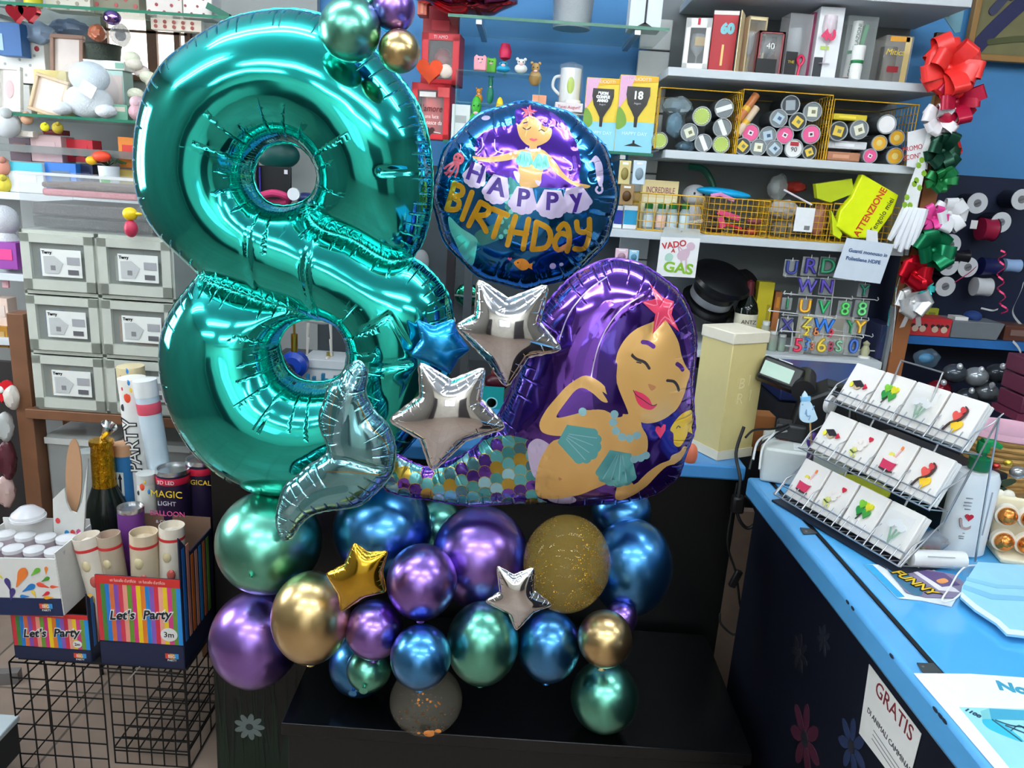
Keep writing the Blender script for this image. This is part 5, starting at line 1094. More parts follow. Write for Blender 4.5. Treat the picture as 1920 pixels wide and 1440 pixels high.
t = thing('tulip', 'crimson tulip figure rising behind the turquoise figurine', 'figurine', (XA(945, 2.73, zr), 2.73, zr)); h = PY(945, 82, 2.73).z-zr; MB().tube([(0, 0, 0), (.002, 0, h*.55)], .003).build('stem', M((60, 120, 50), .5), t); MB().lathe([(.001, h*.45), (.018, h*.55), (.021, h*.75), (.014, h), (.001, h*.96)], 14).build('bloom', M((206, 30, 80), .5), t)
z2 = 1.7075+hh*.55
figurine('frog_figurine', 'green frog figurine on the lower plate of the riser', 890, 180, 26, 1.7075, 2.655, (60, 170, 50), 'face'); figurine('duck_figurine', 'yellow duck figurine below the riser plate', 933, 182, 20, 1.7075, 2.66, (236, 200, 30), 'face', (50, 40, 30)); figurine('giraffe_figurine', 'orange brown animal figurine at the back of the riser', 897, 166, 14, z2, 2.70, (200, 130, 40), 'bear'); figurine('cat_figurine', 'dark green bead figurine on the middle plate', 918, 143, 12, z2, 2.69, (20, 120, 90), 'bear')
figurine('doll_figurine', 'tan straw figurine beside the white sheep', 1002, 118, 22, zr-.03, 2.70, (190, 150, 90), 'bear')
for px, top, wpx, col, lab in ((862, 196, 34, (214, 218, 216), 'pale carton edge behind the round balloon on the glass shelf'), (1005, 178, 26, (226, 150, 110), 'little orange printed carton behind the round balloon')):
    t, w, h, d = put('small_box', lab, 'box', px-wpx/2, px+wpx/2, top, 2.65, 1.7055, .06); carton(t, w, h, d, col); plate(t, 'print', 0, h*.6, w*.6, h*.2, -d/2-.0004, tuple(max(0, c-50) for c in col))
# mugs
def mug(label, a, b_, top, Y, z, col=(232, 232, 230), boxed=True, side=-1):
    t, w, h, d = put('mug', label, 'mug', a, b_, top, Y, z, .08); r = w*.42
    MB().lathe([(r*.9, 0), (r, .004), (r, h*.98), (r*.97, h), (r*.93, h*.98), (r*.9, .008), (.001, .008)], 28).build('cup', M(col, .15), t)
    MB().tube(spline([(side*r*.95, 0, h*.78), (side*(r+.018), 0, h*.72), (side*(r+.022), 0, h*.45), (side*r*.95, 0, h*.25)], False), .005, 8).build('handle', M(col, .15), t); return t, w, h, r
t, w, h, d = put('mug_carton', 'flat pale carton lying under the clear wrapped mug', 'box', 1040, 1092, 160, 2.665, 1.82, .09); h = .028; carton(t, w, h, d, (222, 214, 214)); txt('Tanti Auguri!', h*.5, M((196, 60, 90), .5), t, (0, -d/2-.001, h*.5)); zc = 1.8205+h
t, w, h, r = mug('white mug wrapped in clear film with a lime print', 1044, 1091, 126, 2.68, zc); b = MB(); b.ball((0, -r*.98, h*.5), (r*.35, .003, h*.24), n=12, k=8); b.build('lime_print', M((180, 200, 60), .4), t); MB().lathe([(r*1.15, 0), (r*1.25, h*.5), (r*1.1, h*1.1), (.01, h*1.2)], 14).build('film_wrap', clear(alpha=.12), t)
t, w, h, r = mug('plain white mug with its handle on the right', 1048, 1086, 186, 2.66, 1.7055, side=1); plate(t, 'grey_base', 0, .004, w*.4, .006, -r, (150, 150, 150)); MB().box((0, .02, .1085), (w*1.3, .10, .004)).build('tray', clear((210, 214, 216), .5), t)
def goblet_box(label, a, b_, top, Y, num):
    t, w, h, d = put('goblet_box', label, 'gift box', a, b_, top, Y, 1.7055, .09, R_(-3), 'boxed black goblets')
    carton(t, w, h, d, (226, 196, 60)); y = -d/2-.0005
    plate(t, 'blue_panel', 0, h*.2, w*.985, h*.395, y, (140, 205, 232)); plate(t, 'pink_patch', 0, 0, 0, 0, y-.0002, (222, 170, 200), poly=[(-w*.49, h*.55), (-w*.49, h*.99), (-w*.1, h*.99), (-w*.3, h*.7)]); plate(t, 'green_patch', 0, 0, 0, 0, y-.0002, (120, 160, 60), poly=spline([(-w*.49, h*.3), (-w*.25, h*.36), (-w*.3, h*.5), (-w*.49, h*.58)])); plate(t, 'orange_patch', 0, 0, 0, 0, y-.0001, (232, 170, 40), poly=[(-w*.1, h*.99), (w*.49, h*.99), (w*.49, h*.93), (-w*.2, h*.9)])
    s = .5*w; g_ = [(-.60, .855), (.60, .855), (.62, .75), (.5, .63), (.25, .53), (.1, .46), (.08, .33), (-.08, .33), (-.1, .46), (-.25, .53), (-.5, .63), (-.62, .75)]
    plate(t, 'goblet_print', 0, 0, 0, 0, y-.0006, (22, 20, 24), .2, poly=[(q*s, z*h) for q, z in g_]); plate(t, 'foot_print', 0, 0, 0, 0, y-.0006, (22, 20, 24), poly=[(-s*.5, h*.08), (s*.5, h*.08), (s*.06, h*.12), (s*.05, h*.16), (-s*.05, h*.16), (-s*.06, h*.12)])
    txt(num, h*(.14 if len(num) < 3 else .05), m_wht, t, (0, y-.002, h*.74), bold=.0012); txt('Auguri', h*.035, M((190, 190, 196), .4), t, (0, y-.002, h*.64)); txt('I CALICIOTTI', h*.06, m_wht, t, (0, y-.001, h*.95), sx=.9); txt('HAPPY DAY', h*.065, M((214, 236, 244), .5), t, (0, y-.001, h*.245))
goblet_box('yellow and blue box printed with a black goblet, left of the other', 1091, 1155, 146, 2.66, 'BUON\nCOMPLE\nANNO'); goblet_box('yellow and blue box printed with a black goblet marked 18', 1152, 1222, 141, 2.645, '18')
for i, (a, b_, top, zb, col, lab) in enumerate(((1158, 1180, 300, 345, (206, 190, 130), 'packed cream charm hanging below the goblet boxes'), (1184, 1208, 300, 345, (196, 214, 224), 'packed pale blue charm hanging below the goblet boxes'), (1160, 1186, 345, 384, (150, 120, 80), 'brown packed bar under the cream charm'), (1152, 1176, 465, 492, (226, 190, 206), 'pink lettered charm pack under the third shelf'), (1178, 1196, 468, 492, (150, 200, 224), 'blue lettered charm pack beside the pink one'))):
    p, q = PY(a, zb, 2.59), PY(b_, zb, 2.59); h = PY(a, top, 2.59).z-p.z; t = thing('charm_pack', lab, 'packet', ((p.x+q.x)/2, 2.59, p.z), group='charm packs by the shelf post'); w = q.x-p.x
    MB().box((0, 0, h/2), (w, .008, h)).build('card', M(col, .5), t, bev=.002); MB().ball((0, -.006, h*.45), (w*.32, .006, h*.26), n=12, k=8).build('charm', M(tuple(max(0, c-70) for c in col), .4), t); MB().box((0, -.0045, h*.88), (w*.5, .001, h*.1)).build('header', m_wht, t)
# --- seen through the upper hole of the eight
zsh = 1.4705
t, w, h, d = put('black_tablet', 'black slate standing on the shelf seen through the eight', 'slate', 482, 545, 312, 2.66, zsh, .02); MB().box((0, 0, h/2), (w, .012, h), rot=None).build('slate', M((22, 24, 28), .4), t, bev=.002); plate(t, 'violet_corner', -w*.44, h*.55, w*.1, h*.8, -.0065, (70, 60, 170)); plate(t, 'price_tag', w*.36, h*.86, w*.1, h*.12, -.0065, (220, 220, 225))
tag(MB().tube(spline([PY(482, 372, 2.60), PY(510, 362, 2.58), PY(535, 368, 2.58), PY(538, 378, 2.6), PY(505, 380, 2.62)], True), .012, 10, closed=True).build('pink_scarf', M((190, 50, 100), .6)), 'rolled crimson band lying in the hole of the eight', 'band')
t = thing('jar_lid', 'round white lid seen in the hole of the eight', 'lid', PY(552, 364, 2.57)); MB().lathe([(.001, 0), (.02, 0), (.021, .003), (.02, .012), (.001, .012)], 24, ax='y').build('cap', M((214, 216, 220), .4), t); MB().lathe([(.014, -.001), (.016, -.002), (.016, 0), (.014, 0)], 24, ax='y').build('ring', M((170, 176, 186), .4), t)
tag(MB().ball(PY(575, 372, 2.64), (.035, .03, .02)).build('jewel_pouch', M((40, 50, 96), .3)), 'dark blue beaded pouch beside the white lid', 'pouch')
tag(MB().ball(PY(520, 290, 2.8), (.08, .04, .05)).build('teal_bag', M((14, 80, 76), .4)), 'dark teal bag behind the slate in the hole of the eight', 'bag')
# --- seen through the lower hole: regulator, white carton, skeleton decoration
zc = .896
t, w, h, d = put('foam_carton', 'white carton with blue combs seen in the lower hole of the eight', 'carton', 566, 652, 676, 2.50, zc, .14); carton(t, w, h, d, (220, 222, 224)); plate(t, 'print_line', 0, h*.6, w*.8, h*.06, -d/2-.0004, (150, 170, 176))
MB().cyl((0, 0, h), (0, 0, h+.012), .012, n=12).build('brass_cap', M((170, 150, 70), .3, .8), t)
for i in range(9): tag(MB().box((0, 0, .012), (.011, .014, .024+.012*((i*5) % 3))).build('blue_clip', M((24, 110, 150), .35), None, (XA(572+i*8.5, 2.42, zc), 2.42-.02*((i*3) % 2)+.0, zc+.001+.006*((i*5) % 3)), bev=.002), 'small blue clip standing in front of the white carton', 'clip', 'blue clips by the white carton')
t = thing('gas_regulator', 'blue gas regulator with a brass valve seen through the eight', 'regulator', (XA(549, 2.44, .95), 2.46, .896)); MB().lathe([(.001, -.03), (.034, -.03), (.045, -.016), (.045, .016), (.03, .03), (.001, .03)], 28, c=(0, 0, .062), ax='y').build('body', M((26, 66, 170), .3), t); MB().lathe([(.022, -.055), (.024, -.03), (.001, -.03)], 20, c=(-.012, 0, .05), ax='y').build('knob', M((16, 24, 40), .4), t, (0, -.085, 0)); MB().cyl((0, 0, .10), (0, 0, .165), .011, n=14).build('brass_valve', M((190, 150, 50), .25, .9), t); MB().cyl((0, 0, .165), (0, 0, .2), .004, n=10).build('spindle', M((170, 140, 60), .3, .9), t); MB().cyl((0, 0, 0), (0, 0, .03), .014, n=14).build('outlet', M((160, 130, 60), .3, .9), t)
t = thing('skeleton_decoration', 'hanging plastic skeleton with bone white legs in the lower hole of the eight', 'decoration', PY(600, 606, 2.54)); m_bone = M((216, 210, 200), .5)
for s, xx in ((-1, -.04), (1, .035)):
    MB().tube([(xx, 0, 0), (xx+s*.003, 0, -.05), (xx+s*.001, 0, -.055), (xx+s*.004, 0, -.11)], [.006, .004, .006, .004]).build('leg', m_bone, t); MB().ball((xx-.006, -.012, -.116), (.008, .018, .006), n=10, k=6).build('foot', m_bone, t)
MB().ball((0, 0, .012), (.05, .016, .016), n=14, k=8).build('pelvis', m_bone, t); MB().tube([(0, 0, .02), (0, 0, .12)], .006).build('spine', m_bone, t)
# bits between eight, round balloon and stars
t = thing('green_foil_pack', 'emerald foil pack on the shelf behind the silver star', 'packet', PY(877, 553, 2.92)); MB().ball((0, 0, 0), (.05, .02, .045), n=20, k=12).build('foil', FOIL((20, 140, 110), .15, 1, .015, .004, 9), t); MB().box((0, -.024, -.0), (.11, .004, .006)).build('rail', M((120, 126, 126), .4), t)
tag(MB().cyl(PY(832, 558, 2.95), PY(849, 522, 2.95), .008, n=12).build('white_stick', m_wht), 'white stick leaning behind the edge of the eight', 'stick')
tag(MB().ball(PY(790, 490, 2.95), (.03, .02, .045)).build('clear_bag', clear((220, 224, 226), .5)), 'pale clear bag behind the waist of the eight', 'bag')
tag(MB().ball(PY(840, 600, 2.95), (.03, .02, .02)).build('white_shell', m_wht), 'white bulb shaped ornament behind the blue star', 'ornament')
t = thing('dark_mug', 'dark red wrapped ornament between the silver stars', 'ornament', PY(932, 716, 2.40)); MB().ball((0, 0, 0), (.04, .03, .03)).build('body', M((70, 16, 30), .3), t); MB().lathe([(.02, .026), (.022, .034), (.001, .036)], 14).build('lid', M((140, 60, 50), .3), t)
t = thing('teal_card', 'teal card with a pale ring showing under the upper silver star', 'card', PY(922, 752, 2.2)); plate(t, 'card', 0, 0, .07, .09, 0, (20, 150, 140)); MB().lathe([(.014, 0), (.016, -.001), (.018, 0)], 20, ax='y').build('ring_print', M((150, 214, 204), .5), t, (0, -.002, -.005))
# ---------------------------------------------------------------- left: frames, toys, drawers
ZL = 1.7005; Yl = 2.66
def frame(label, a, b_, top, Y, z, outer, mat_, pic, tilt=0, rz=0, bw=.14):
    t, w, h, d = put('picture_frame', label, 'picture frame', a, b_, top, Y, z, .02, rz); t.rotation_euler = (R_(-8), R_(tilt), rz); q = bw*w
    for nm, c, dd in (('rail', (0, 0, q/2), (w, .018, q)), ('rail', (0, 0, h-q/2), (w, .018, q)), ('stile', (-w/2+q/2, 0, h/2), (q, .018, h-2*q)), ('stile', (w/2-q/2, 0, h/2), (q, .018, h-2*q))): MB().box(c, dd).build(nm, M(outer, .5), t, bev=.002)
    MB().box((0, .003, h/2), (w-2*q, .006, h-2*q)).build('mount', M(mat_, .6), t); 
    if pic: MB().ball((0, -.001, h*.5), (w*.18, .002, h*.2), n=14, k=8).build('picture', M(pic, .6), t)
    return t
frame('white picture frame with a pale pink picture at the left edge', -8, 38, 122, 2.62, ZL, (226, 226, 218), (214, 206, 200), (206, 170, 170)); frame('small cream frame leaning on the left glass shelf', 50, 112, 140, 2.63, ZL, (196, 172, 140), (222, 204, 190), None, tilt=14, bw=.1); frame('cream and brown frame standing higher behind the small one', 93, 155, 62, 2.76, ZL+.10, (140, 110, 96), (214, 202, 196), None, bw=.12)
t, w, h, d = put('gift_box', 'olive edged carton behind the leaning cream frame', 'gift box', 70, 130, 132, 2.74, ZL, .08); carton(t, w, h, d, (214, 196, 130)); plate(t, 'dark_panel', w*.1, h*.45, w*.6, h*.7, -d/2-.0003, (70, 76, 50)); zz = ZL+h
t, w, h, d = put('gift_box', 'white carton with grey dots and a red seal', 'gift box', -6, 88, 78, 2.80, ZL+.105, .08); carton(t, w, h, d, (216, 216, 212)); b = MB()
for i in range(9): b = MB(); b.ball((w*(-.4+.1*i), -d/2, h*(.2+.6*((i*7) % 5)/5)), (.005, .0008, .005), n=8, k=5); b.build('dot_print', M((160, 164, 160), .5), t)
MB().ball((w*.36, -d/2, h*.85), (.009, .002, .009), n=12, k=6).build('red_seal', M((160, 50, 56), .4), t)
t, w, h, d = put('gift_box', 'carton under the white dotted one at the left edge', 'gift box', -6, 60, 140, 2.80, ZL, .09); h = .1; carton(t, w, h, d, (190, 190, 186)); plate(t, 'flap', 0, h*.8, w*.6, h*.15, -d/2-.0003, (206, 206, 202))
t = thing('plush_baby', 'white and pale blue baby plush in a clear bag', 'plush toy', (XA(165, 2.635, ZL), 2.645, ZL)); k = 2.66*1.02/FPX
MB().ball((0, 0, 27*k), (42*k, .05, 28*k)).build('body', M((206, 212, 216), .95, bump=.6), t); MB().ball((6*k, -.005, 66*k), (34*k, .045, 26*k)).build('head', M((204, 214, 222), .95, bump=.6), t)
for s in (-1, 1): MB().ball((s*38*k, -.03, 12*k), (18*k, .03, 11*k)).build('foot', M((214, 218, 222), .95, bump=.6), t)
MB().ball((0, 0, 46*k), (52*k, .07, 48*k), n=24, k=14).build('clear_bag', clear(alpha=.10, rough=.03), t)
MB().box((18*k, -.062, 45*k), (26*k, .002, 22*k), rot=(0, R_(30), 0)).build('bag_crease', clear((250, 250, 250), .6), t)
t, w, h, d = put('gift_box', 'teal edged carton behind the baby plush', 'gift box', 132, 236, 130, 2.78, ZL, .07); carton(t, w, h, d, (176, 206, 198)); plate(t, 'teal_panel', -w*.38, h*.4, w*.2, h*.8, -d/2-.0003, (50, 140, 160)); plate(t, 'pink_panel', w*.3, h*.45, w*.36, h*.9, -d/2-.0003, (206, 190, 186)); zb = ZL+h
t, w, h, d = put('gift_box', 'white flat carton with a green window on top of the teal edged carton', 'gift box', 156, 234, 113, 2.775, zb+.0005, .075); carton(t, w, h, d, (222, 222, 216)); plate(t, 'green_window', w*.38, h*.5, w*.2, h*.6, -d/2-.0003, (130, 180, 160)); zb += h+.001
t, w, h, d = put('dark_basket', 'dark woven basket on the white flat carton', 'basket', 156, 218, 82, 2.785, zb+.0005, .06); MB().lathe([(w*.44, 0), (w*.5, h), (w*.47, h), (w*.42, .004), (.001, .004)], 26).build('weave', M((58, 66, 58), .8, bump=.8), t); MB().lathe([(w*.5, h*.92), (w*.52, h), (w*.5, h*1.02)], 26).build('rim', M((46, 52, 46), .8), t)
t, w, h, d = put('plush_bunny', 'soft pink plush sitting against the eight', 'plush toy', 236, 270, 180, 2.64, ZL, .05); MB().ball((0, 0, h*.35), (w*.45, .04, h*.35)).build('body', M((222, 176, 186), .95, bump=.5), t); MB().ball((0, 0, h*.75), (w*.36, .035, h*.28)).build('head', M((226, 190, 196), .95, bump=.5), t)
t, w, h, d = put('lace_bundle', 'cream lace favours bundled beside the eight', 'favours', 238, 318, 92, 2.70, ZL+.03, .06); rnd = random.Random(8)
for i in range(9): MB().ball((w*rnd.uniform(-.4, .35), rnd.uniform(-.02, .02), h*(.1+.095*i)), (w*.2, .02, h*.1), n=12, k=8).build('lace_pouch', M((222, 206+(i % 3)*8, 200), .8, bump=.5), t)
t, w, h, d = put('pedestal', 'pale green bottle box under the lace favours', 'box', 200, 240, 196, 2.66, ZL, .05); carton(t, w, h, d, (120, 176, 150)); plate(t, 'cream_panel', 0, h*.7, w*.8, h*.3, -d/2-.0003, (214, 206, 190))
MB_ = MB().box((0, 0, .014), (.12, .07, .028)); tag(MB_.build('favour_stand', M((206, 200, 194), .6), None, (XA(278, 2.72, ZL), 2.73, ZL+.0005)), 'low pale stand under the lace favours', 'stand')
t, w, h, d = put('lace_bundle', 'blue folded carton at the far left top', 'gift box', -6, 42, 42, 2.74, 1.885, .05); carton(t, w, h, d, (40, 92, 150)); plate(t, 'fold', -w*.3, h*.4, w*.2, h*.5, -d/2-.0003, (150, 180, 206))
pouch('bluish tissue wrapped favour beside the blue carton', 70, 62, 30, 18, (150, 170, 196), 2.80, alpha=.8, inner=(190, 200, 214)); pouch('second bluish tissue favour behind the brown frame', 130, 52, 32, 14, (130, 150, 180), 2.86, alpha=.8, inner=(170, 180, 196)); pouch('grey translucent bag hanging in front of the bright window', 225, 66, 16, 18, (150, 150, 152), 2.7, alpha=.6, inner=(140, 140, 140)); pouch('red and orange dressed doll bag below the upper glass', 182, 62, 14, 14, (190, 110, 80), 2.72, alpha=.8, inner=(196, 70, 60))
# upper glass shelf
zu = 2.0305
t, w, h, d = put('yellow_tub', 'yellow tub on the upper left glass shelf', 'tub', 36, 72, -30, 2.66, zu, .05); MB().lathe([(w*.42, 0), (w*.5, h), (.001, h)], 24).build('tub', M((200, 190, 40), .4), t); MB().lathe([(w*.5, h*.9), (w*.53, h*.92), (w*.53, h), (w*.5, h)], 24).build('rim', M((180, 170, 30), .4), t)
for px, lab in ((32, 'red foil heart under the yellow tub, left one'), (56, 'red foil heart under the yellow tub, right one')):
    b = MB(); b.prism(heart2(0, 0, .06), -.012, .012); tag(b.build('foil_heart', FOIL((200, 40, 60), .15, 1, .01, .003, .02), None, PY(px, 24, 2.62), bev=.007), lab, 'chocolate heart')
b = MB(); b.ball((0, 0, 0), (.028, .02, .022), n=18, k=12); tag(b.build('foil_sweet', FOIL((150, 110, 180), .15, 1, .01, .004, 9), None, PY(210, 33, 2.60)), 'lilac foil sweet dangling under the upper glass shelf', 'sweet')
for i, (a, b_, top, Y, col, dot, lab) in enumerate(((275, 342, -30, 2.68, (206, 196, 190), (150, 60, 66), 'white carton with red rows of hearts on the upper glass shelf'), (344, 398, -30, 2.68, (214, 206, 200), (130, 60, 60), 'white carton with dark red dots beside the heart carton'), (86, 170, -20, 2.70, (196, 190, 176), (150, 140, 120), 'beige carton with a soft print on the upper left glass'), (176, 262, -25, 2.72, (120, 116, 96), (160, 70, 70), 'olive carton with a red print on the upper glass shelf'), (-10, 30, -25, 2.7, (150, 160, 156), (120, 130, 130), 'grey green carton at the left end of the upper glass shelf'))):
    t, w, h, d = put('patterned_carton', lab, 'gift box', a, b_, top, Y, zu, .08); carton(t, w, h, d, col); b = MB()
    for q in range(20): plate(t, 'print_dot', 0, 0, 0, 0, -d/2-.0003, dot, poly=arc(w*(-.42+.21*(q % 5)), h*(.12+.22*(q//5)), w*.045, w*.045, n=8)) if q % 2 == i % 2 else None
t, w, h, d = put('dotted_tissue', 'cream dotted tissue pack hanging below the upper glass shelf', 'packet', 283, 378, 36, 2.66, PY(330, 58, 2.66).z, .03); carton(t, w, h, d, (222, 206, 190)); 
for q in range(10): plate(t, 'print_dot', 0, 0, 0, 0, -d/2-.0003, (160, 80, 70), poly=arc(w*(-.4+.18*(q % 5)), h*(.3+.4*(q//5)), .006, .006, n=8))
tag(MB().box((0, 0, 0), (.075, .02, .02), rot=(0, R_(24), 0)).build('green_bow_card', M((30, 96, 76), .5), None, PY(410, 22, 2.66)), 'dark green fabric bow above the top of the eight', 'bow')
# --- shelf at 1.446: small boxes and packs
zl3 = 1.4465
def simple(name, label, cat, a, b_, top, zb, Y, col, d=.06, col2=None):
    z = PY((a+b_)/2, zb, Y).z if zb else zl3
    t, w, h, d = put(name, label, cat, a, b_, top, Y, z, d); carton(t, w, h, d, col); plate(t, 'label', 0, h*.55, w*.6, h*.4, -d/2-.0004, col2 or tuple(min(255, int(c*.7+60)) for c in col)); return t, w, h
t, w, h = simple('toy_box', 'white carton with a turquoise lid by the shelf edge', 'box', 19, 84, 305, None, 2.62, (214, 220, 222), .08, (230, 232, 234)); plate(t, 'turquoise_lid', 0, h*.85, w, h*.3, -.0408, (60, 170, 190))
t, w, h = simple('toy_box', 'blue carton beside the turquoise lidded one', 'box', 88, 146, 306, None, 2.63, (44, 110, 190), .07, (90, 110, 130)); t, w, h = simple('toy_box', 'navy carton between the blue one and the flower pot', 'box', 146, 178, 308, None, 2.66, (26, 36, 70), .06, (50, 60, 96))
zq = 1.4465+h
t, w, h = simple('toy_box', 'dusty pink square box above the blue carton', 'box', 60, 118, 254, 304, 2.67, (196, 164, 166), .08, (206, 176, 178)); t, w, h = simple('toy_box', 'dark plum carton at the left of the pink box', 'box', 20, 60, 258, 302, 2.70, (76, 50, 66), .08, (120, 80, 70)); t, w, h = simple('toy_box', 'bright red carton with dark round holes', 'box', 126, 176, 262, 304, 2.70, (206, 40, 56), .06, (206, 40, 56))
for x_ in (-.3, .1): plate(t, 'hole', 0, 0, 0, 0, -.0312, (50, 30, 40), poly=arc(w*(x_+.12), h*.4, w*.15, w*.15, n=14))
t, w, h = simple('toy_box', 'orange and yellow pack against the eight', 'box', 224, 262, 258, 315, 2.66, (206, 120, 40), .05, (190, 50, 40)); t, w, h = simple('toy_box', 'white folded carton lying over the plum carton', 'box', 14, 62, 245, 256, 2.64, (224, 216, 206), .06, (230, 224, 214)); t, w, h = simple('toy_box', 'crimson flat pack on top of the pink box', 'box', 80, 116, 243, 253, 2.70, (150, 60, 66), .05)
t, w, h = simple('toy_box', 'pale yellow carton behind the flower pot', 'box', 205, 262, 318, None, 2.72, (206, 180, 90), .05)
tag(MB().box((0, 0, .012), (.5, .3, .024)).build('shelf_riser', M((120, 128, 126), .4, 0, .6), None, (-1.5, 2.78, zl3+.155-.0245)), 'smoky riser shelf under the pink and red boxes', 'riser')
t, w, h, d = put('flower_pot', 'white printed pot with red and yellow artificial flowers', 'flower pot', 181, 220, 312, 2.60, zl3, .05); MB().lathe([(w*.38, 0), (w*.48, h), (.001, h)], 20).build('pot', M((214, 220, 226), .4), t); plate(t, 'green_tree_print', 0, 0, 0, 0, -w*.46, (50, 150, 50), poly=arc(w*.05, h*.55, w*.22, w*.22, n=14)); plate(t, 'blue_print', 0, h*.16, w*.3, h*.16, -w*.44, (60, 120, 190))
MB().ball((-.01, -.02, h+.03), (.03, .02, .018)).build('red_petals', M((226, 70, 40), .5), t); MB().ball((-.045, -.02, h+.015), (.018, .016, .014)).build('yellow_petals', M((236, 180, 20), .5), t); b = MB()
for i in range(7): b = MB(); a = i*.9; b.strip([(0, 0, h), (.03*math.cos(a), .02*math.sin(a), h+.02), (.06*math.cos(a), .03*math.sin(a), h+.012)], (0, .01, .006)); b.build('leaf', M((34, 60, 26), .6), t)
for px, py, col, lab, r in ((84, 238, (220, 214, 30), 'little yellow toy under the left glass shelf', .014), (108, 240, (170, 150, 40), 'ochre toy head beside the yellow one', .018), (50, 222, (196, 150, 120), 'tan plush ear under the left glass shelf', .02), (12, 232, (196, 200, 202), 'pale grey plush at the far left below the glass', .045), (5, 345, (214, 196, 70), 'yellow toy at the far left on the white shelf', .03), (4, 312, (206, 140, 120), 'salmon toy above the yellow one at the far left', .03)):
    t = thing('small_toy', lab, 'toy', PY(px, py, 2.62)); MB().ball((0, 0, 0), (r, r*.8, r), n=14, k=10).build('body', M(col, .7), t); MB().ball((r*.4, -r*.5, r*.7), r*.4, n=10, k=6).build('head', M(tuple(int(c*.9) for c in col), .7), t)
# far left column
t = thing('plush_bear', 'grey white fluffy plush squeezed at the left edge', 'plush toy', PY(6, 412, 2.56)); t.location.z = 1.1905
zt = t.location.z; MB().ball((0, 0, .07), (.05, .05, .07)).build('body', M((206, 208, 212), .95, bump=.8), t); MB().ball((0, 0, .165), (.05, .045, .05)).build('head', M((196, 198, 204), .95, bump=.8), t)
simple('toy_box', 'purple and pink toy pack under the grey plush', 'box', -8, 34, 455, 505, 2.50, (140, 60, 150), .06, (220, 60, 130)); simple('toy_box', 'pink tag hanging in the dark below the purple pack', 'box', 4, 16, 526, 540, 2.53, (226, 170, 180), .01); simple('toy_box', 'cream bagged plush low at the left edge', 'bag', -10, 18, 560, 612, 2.53, (216, 190, 176), .05); simple('toy_box', 'gold print carton at the left edge above the small shelf', 'box', -10, 17, 612, 652, 2.52, (170, 120, 40), .05)
t = thing('heart_tag', 'red heart tag with a white flower at the left edge', 'tag', PY(2, 730, 2.3)); b = MB(); b.prism(heart2(0, 0, .085), -.004, .004); b.build('heart', M((206, 30, 40), .4), t); MB().ball((0, -.005, 0), (.012, .003, .012), n=12, k=6).build('flower', m_wht, t)
for i, (px, py, rx, ry, col, lab) in enumerate(((22, 745, 14, 24, (214, 206, 196), 'white wrapped bundle beside the red heart tag'), (8, 800, 16, 30, (190, 192, 190), 'clear wrapped dark bundle below the heart tag'), (12, 862, 18, 40, (92, 44, 54), 'maroon feather bundle at the left edge'), (10, 920, 18, 34, (206, 176, 170), 'pink and cream feather bundle above the tubs'))): pouch(lab, px, py, rx, ry, col, 2.2, alpha=.9, inner=tuple(int(c*.8) for c in col))
tag(MB().box((0, 0, 0), (.32, .02, .92)).build('dark_backboard', M((40, 36, 36), .7), None, (-1.70, 2.40, .46)), 'dark board behind the bundles at the left edge', 'board')
# --- translucent drawer tower in a wooden frame
m_wood = M((112, 74, 50), .55, noise=.25, nscale=14)
wf = thing('wooden_stand', 'brown wooden stand framing the drawer tower', 'stand', (-1.3, 2.2, 0)); ZT0 = .835
def wpart(nm, c, d): MB().box((c[0]+1.3, c[1]-2.2, c[2]), d).build(nm, m_wood, wf, bev=.002)
wpart('post', (-1.475, 2.24, .56), (.05, .06, 1.12)); wpart('post', (-.94, 2.24, .56), (.05, .06, 1.12)); wpart('plank', (-1.21, 2.34, ZT0-.016), (.50, .30, .03)); wpart('base_board', (-1.21, 2.36, .10), (.50, .3, .03))
for x in (-1.475, -.94): wpart('rear_post', (x, 2.46, .4), (.05, .05, .8))
m_tr = M((204, 208, 198), .35, 0, .74); m_trf = M((186, 190, 180), .4, 0, .88)
tw = thing('drawer_tower', 'white translucent drawer tower with six labelled drawers', 'drawers', (-1.21, 2.2, ZT0)); W, Hh, Dd = .44, .535, .27
b = MB(); b.box((0, Dd-.003, Hh/2), (W, .006, Hh)); b.box((-W/2+.004, Dd/2, Hh/2), (.008, Dd, Hh)); b.box((W/2-.004, Dd/2, Hh/2), (.008, Dd, Hh)); b.box((0, Dd/2, Hh/2), (.012, Dd, Hh)); b.box((0, Dd/2, Hh-.006), (W, Dd, .012)); b.box((0, Dd/2, .004), (W, Dd, .008))
for k in (1, 2): b.box((0, Dd/2, Hh*k/3), (W, Dd, .010))
b.build('casing', m_trf, tw)
CONT = [((60, 110, 180), (150, 156, 150)), ((196, 200, 190), (150, 160, 150)), ((70, 120, 190), (120, 120, 126)), ((224, 150, 110), (206, 120, 100)), ((200, 160, 90), (60, 64, 60)), ((196, 70, 130), (180, 150, 160))]
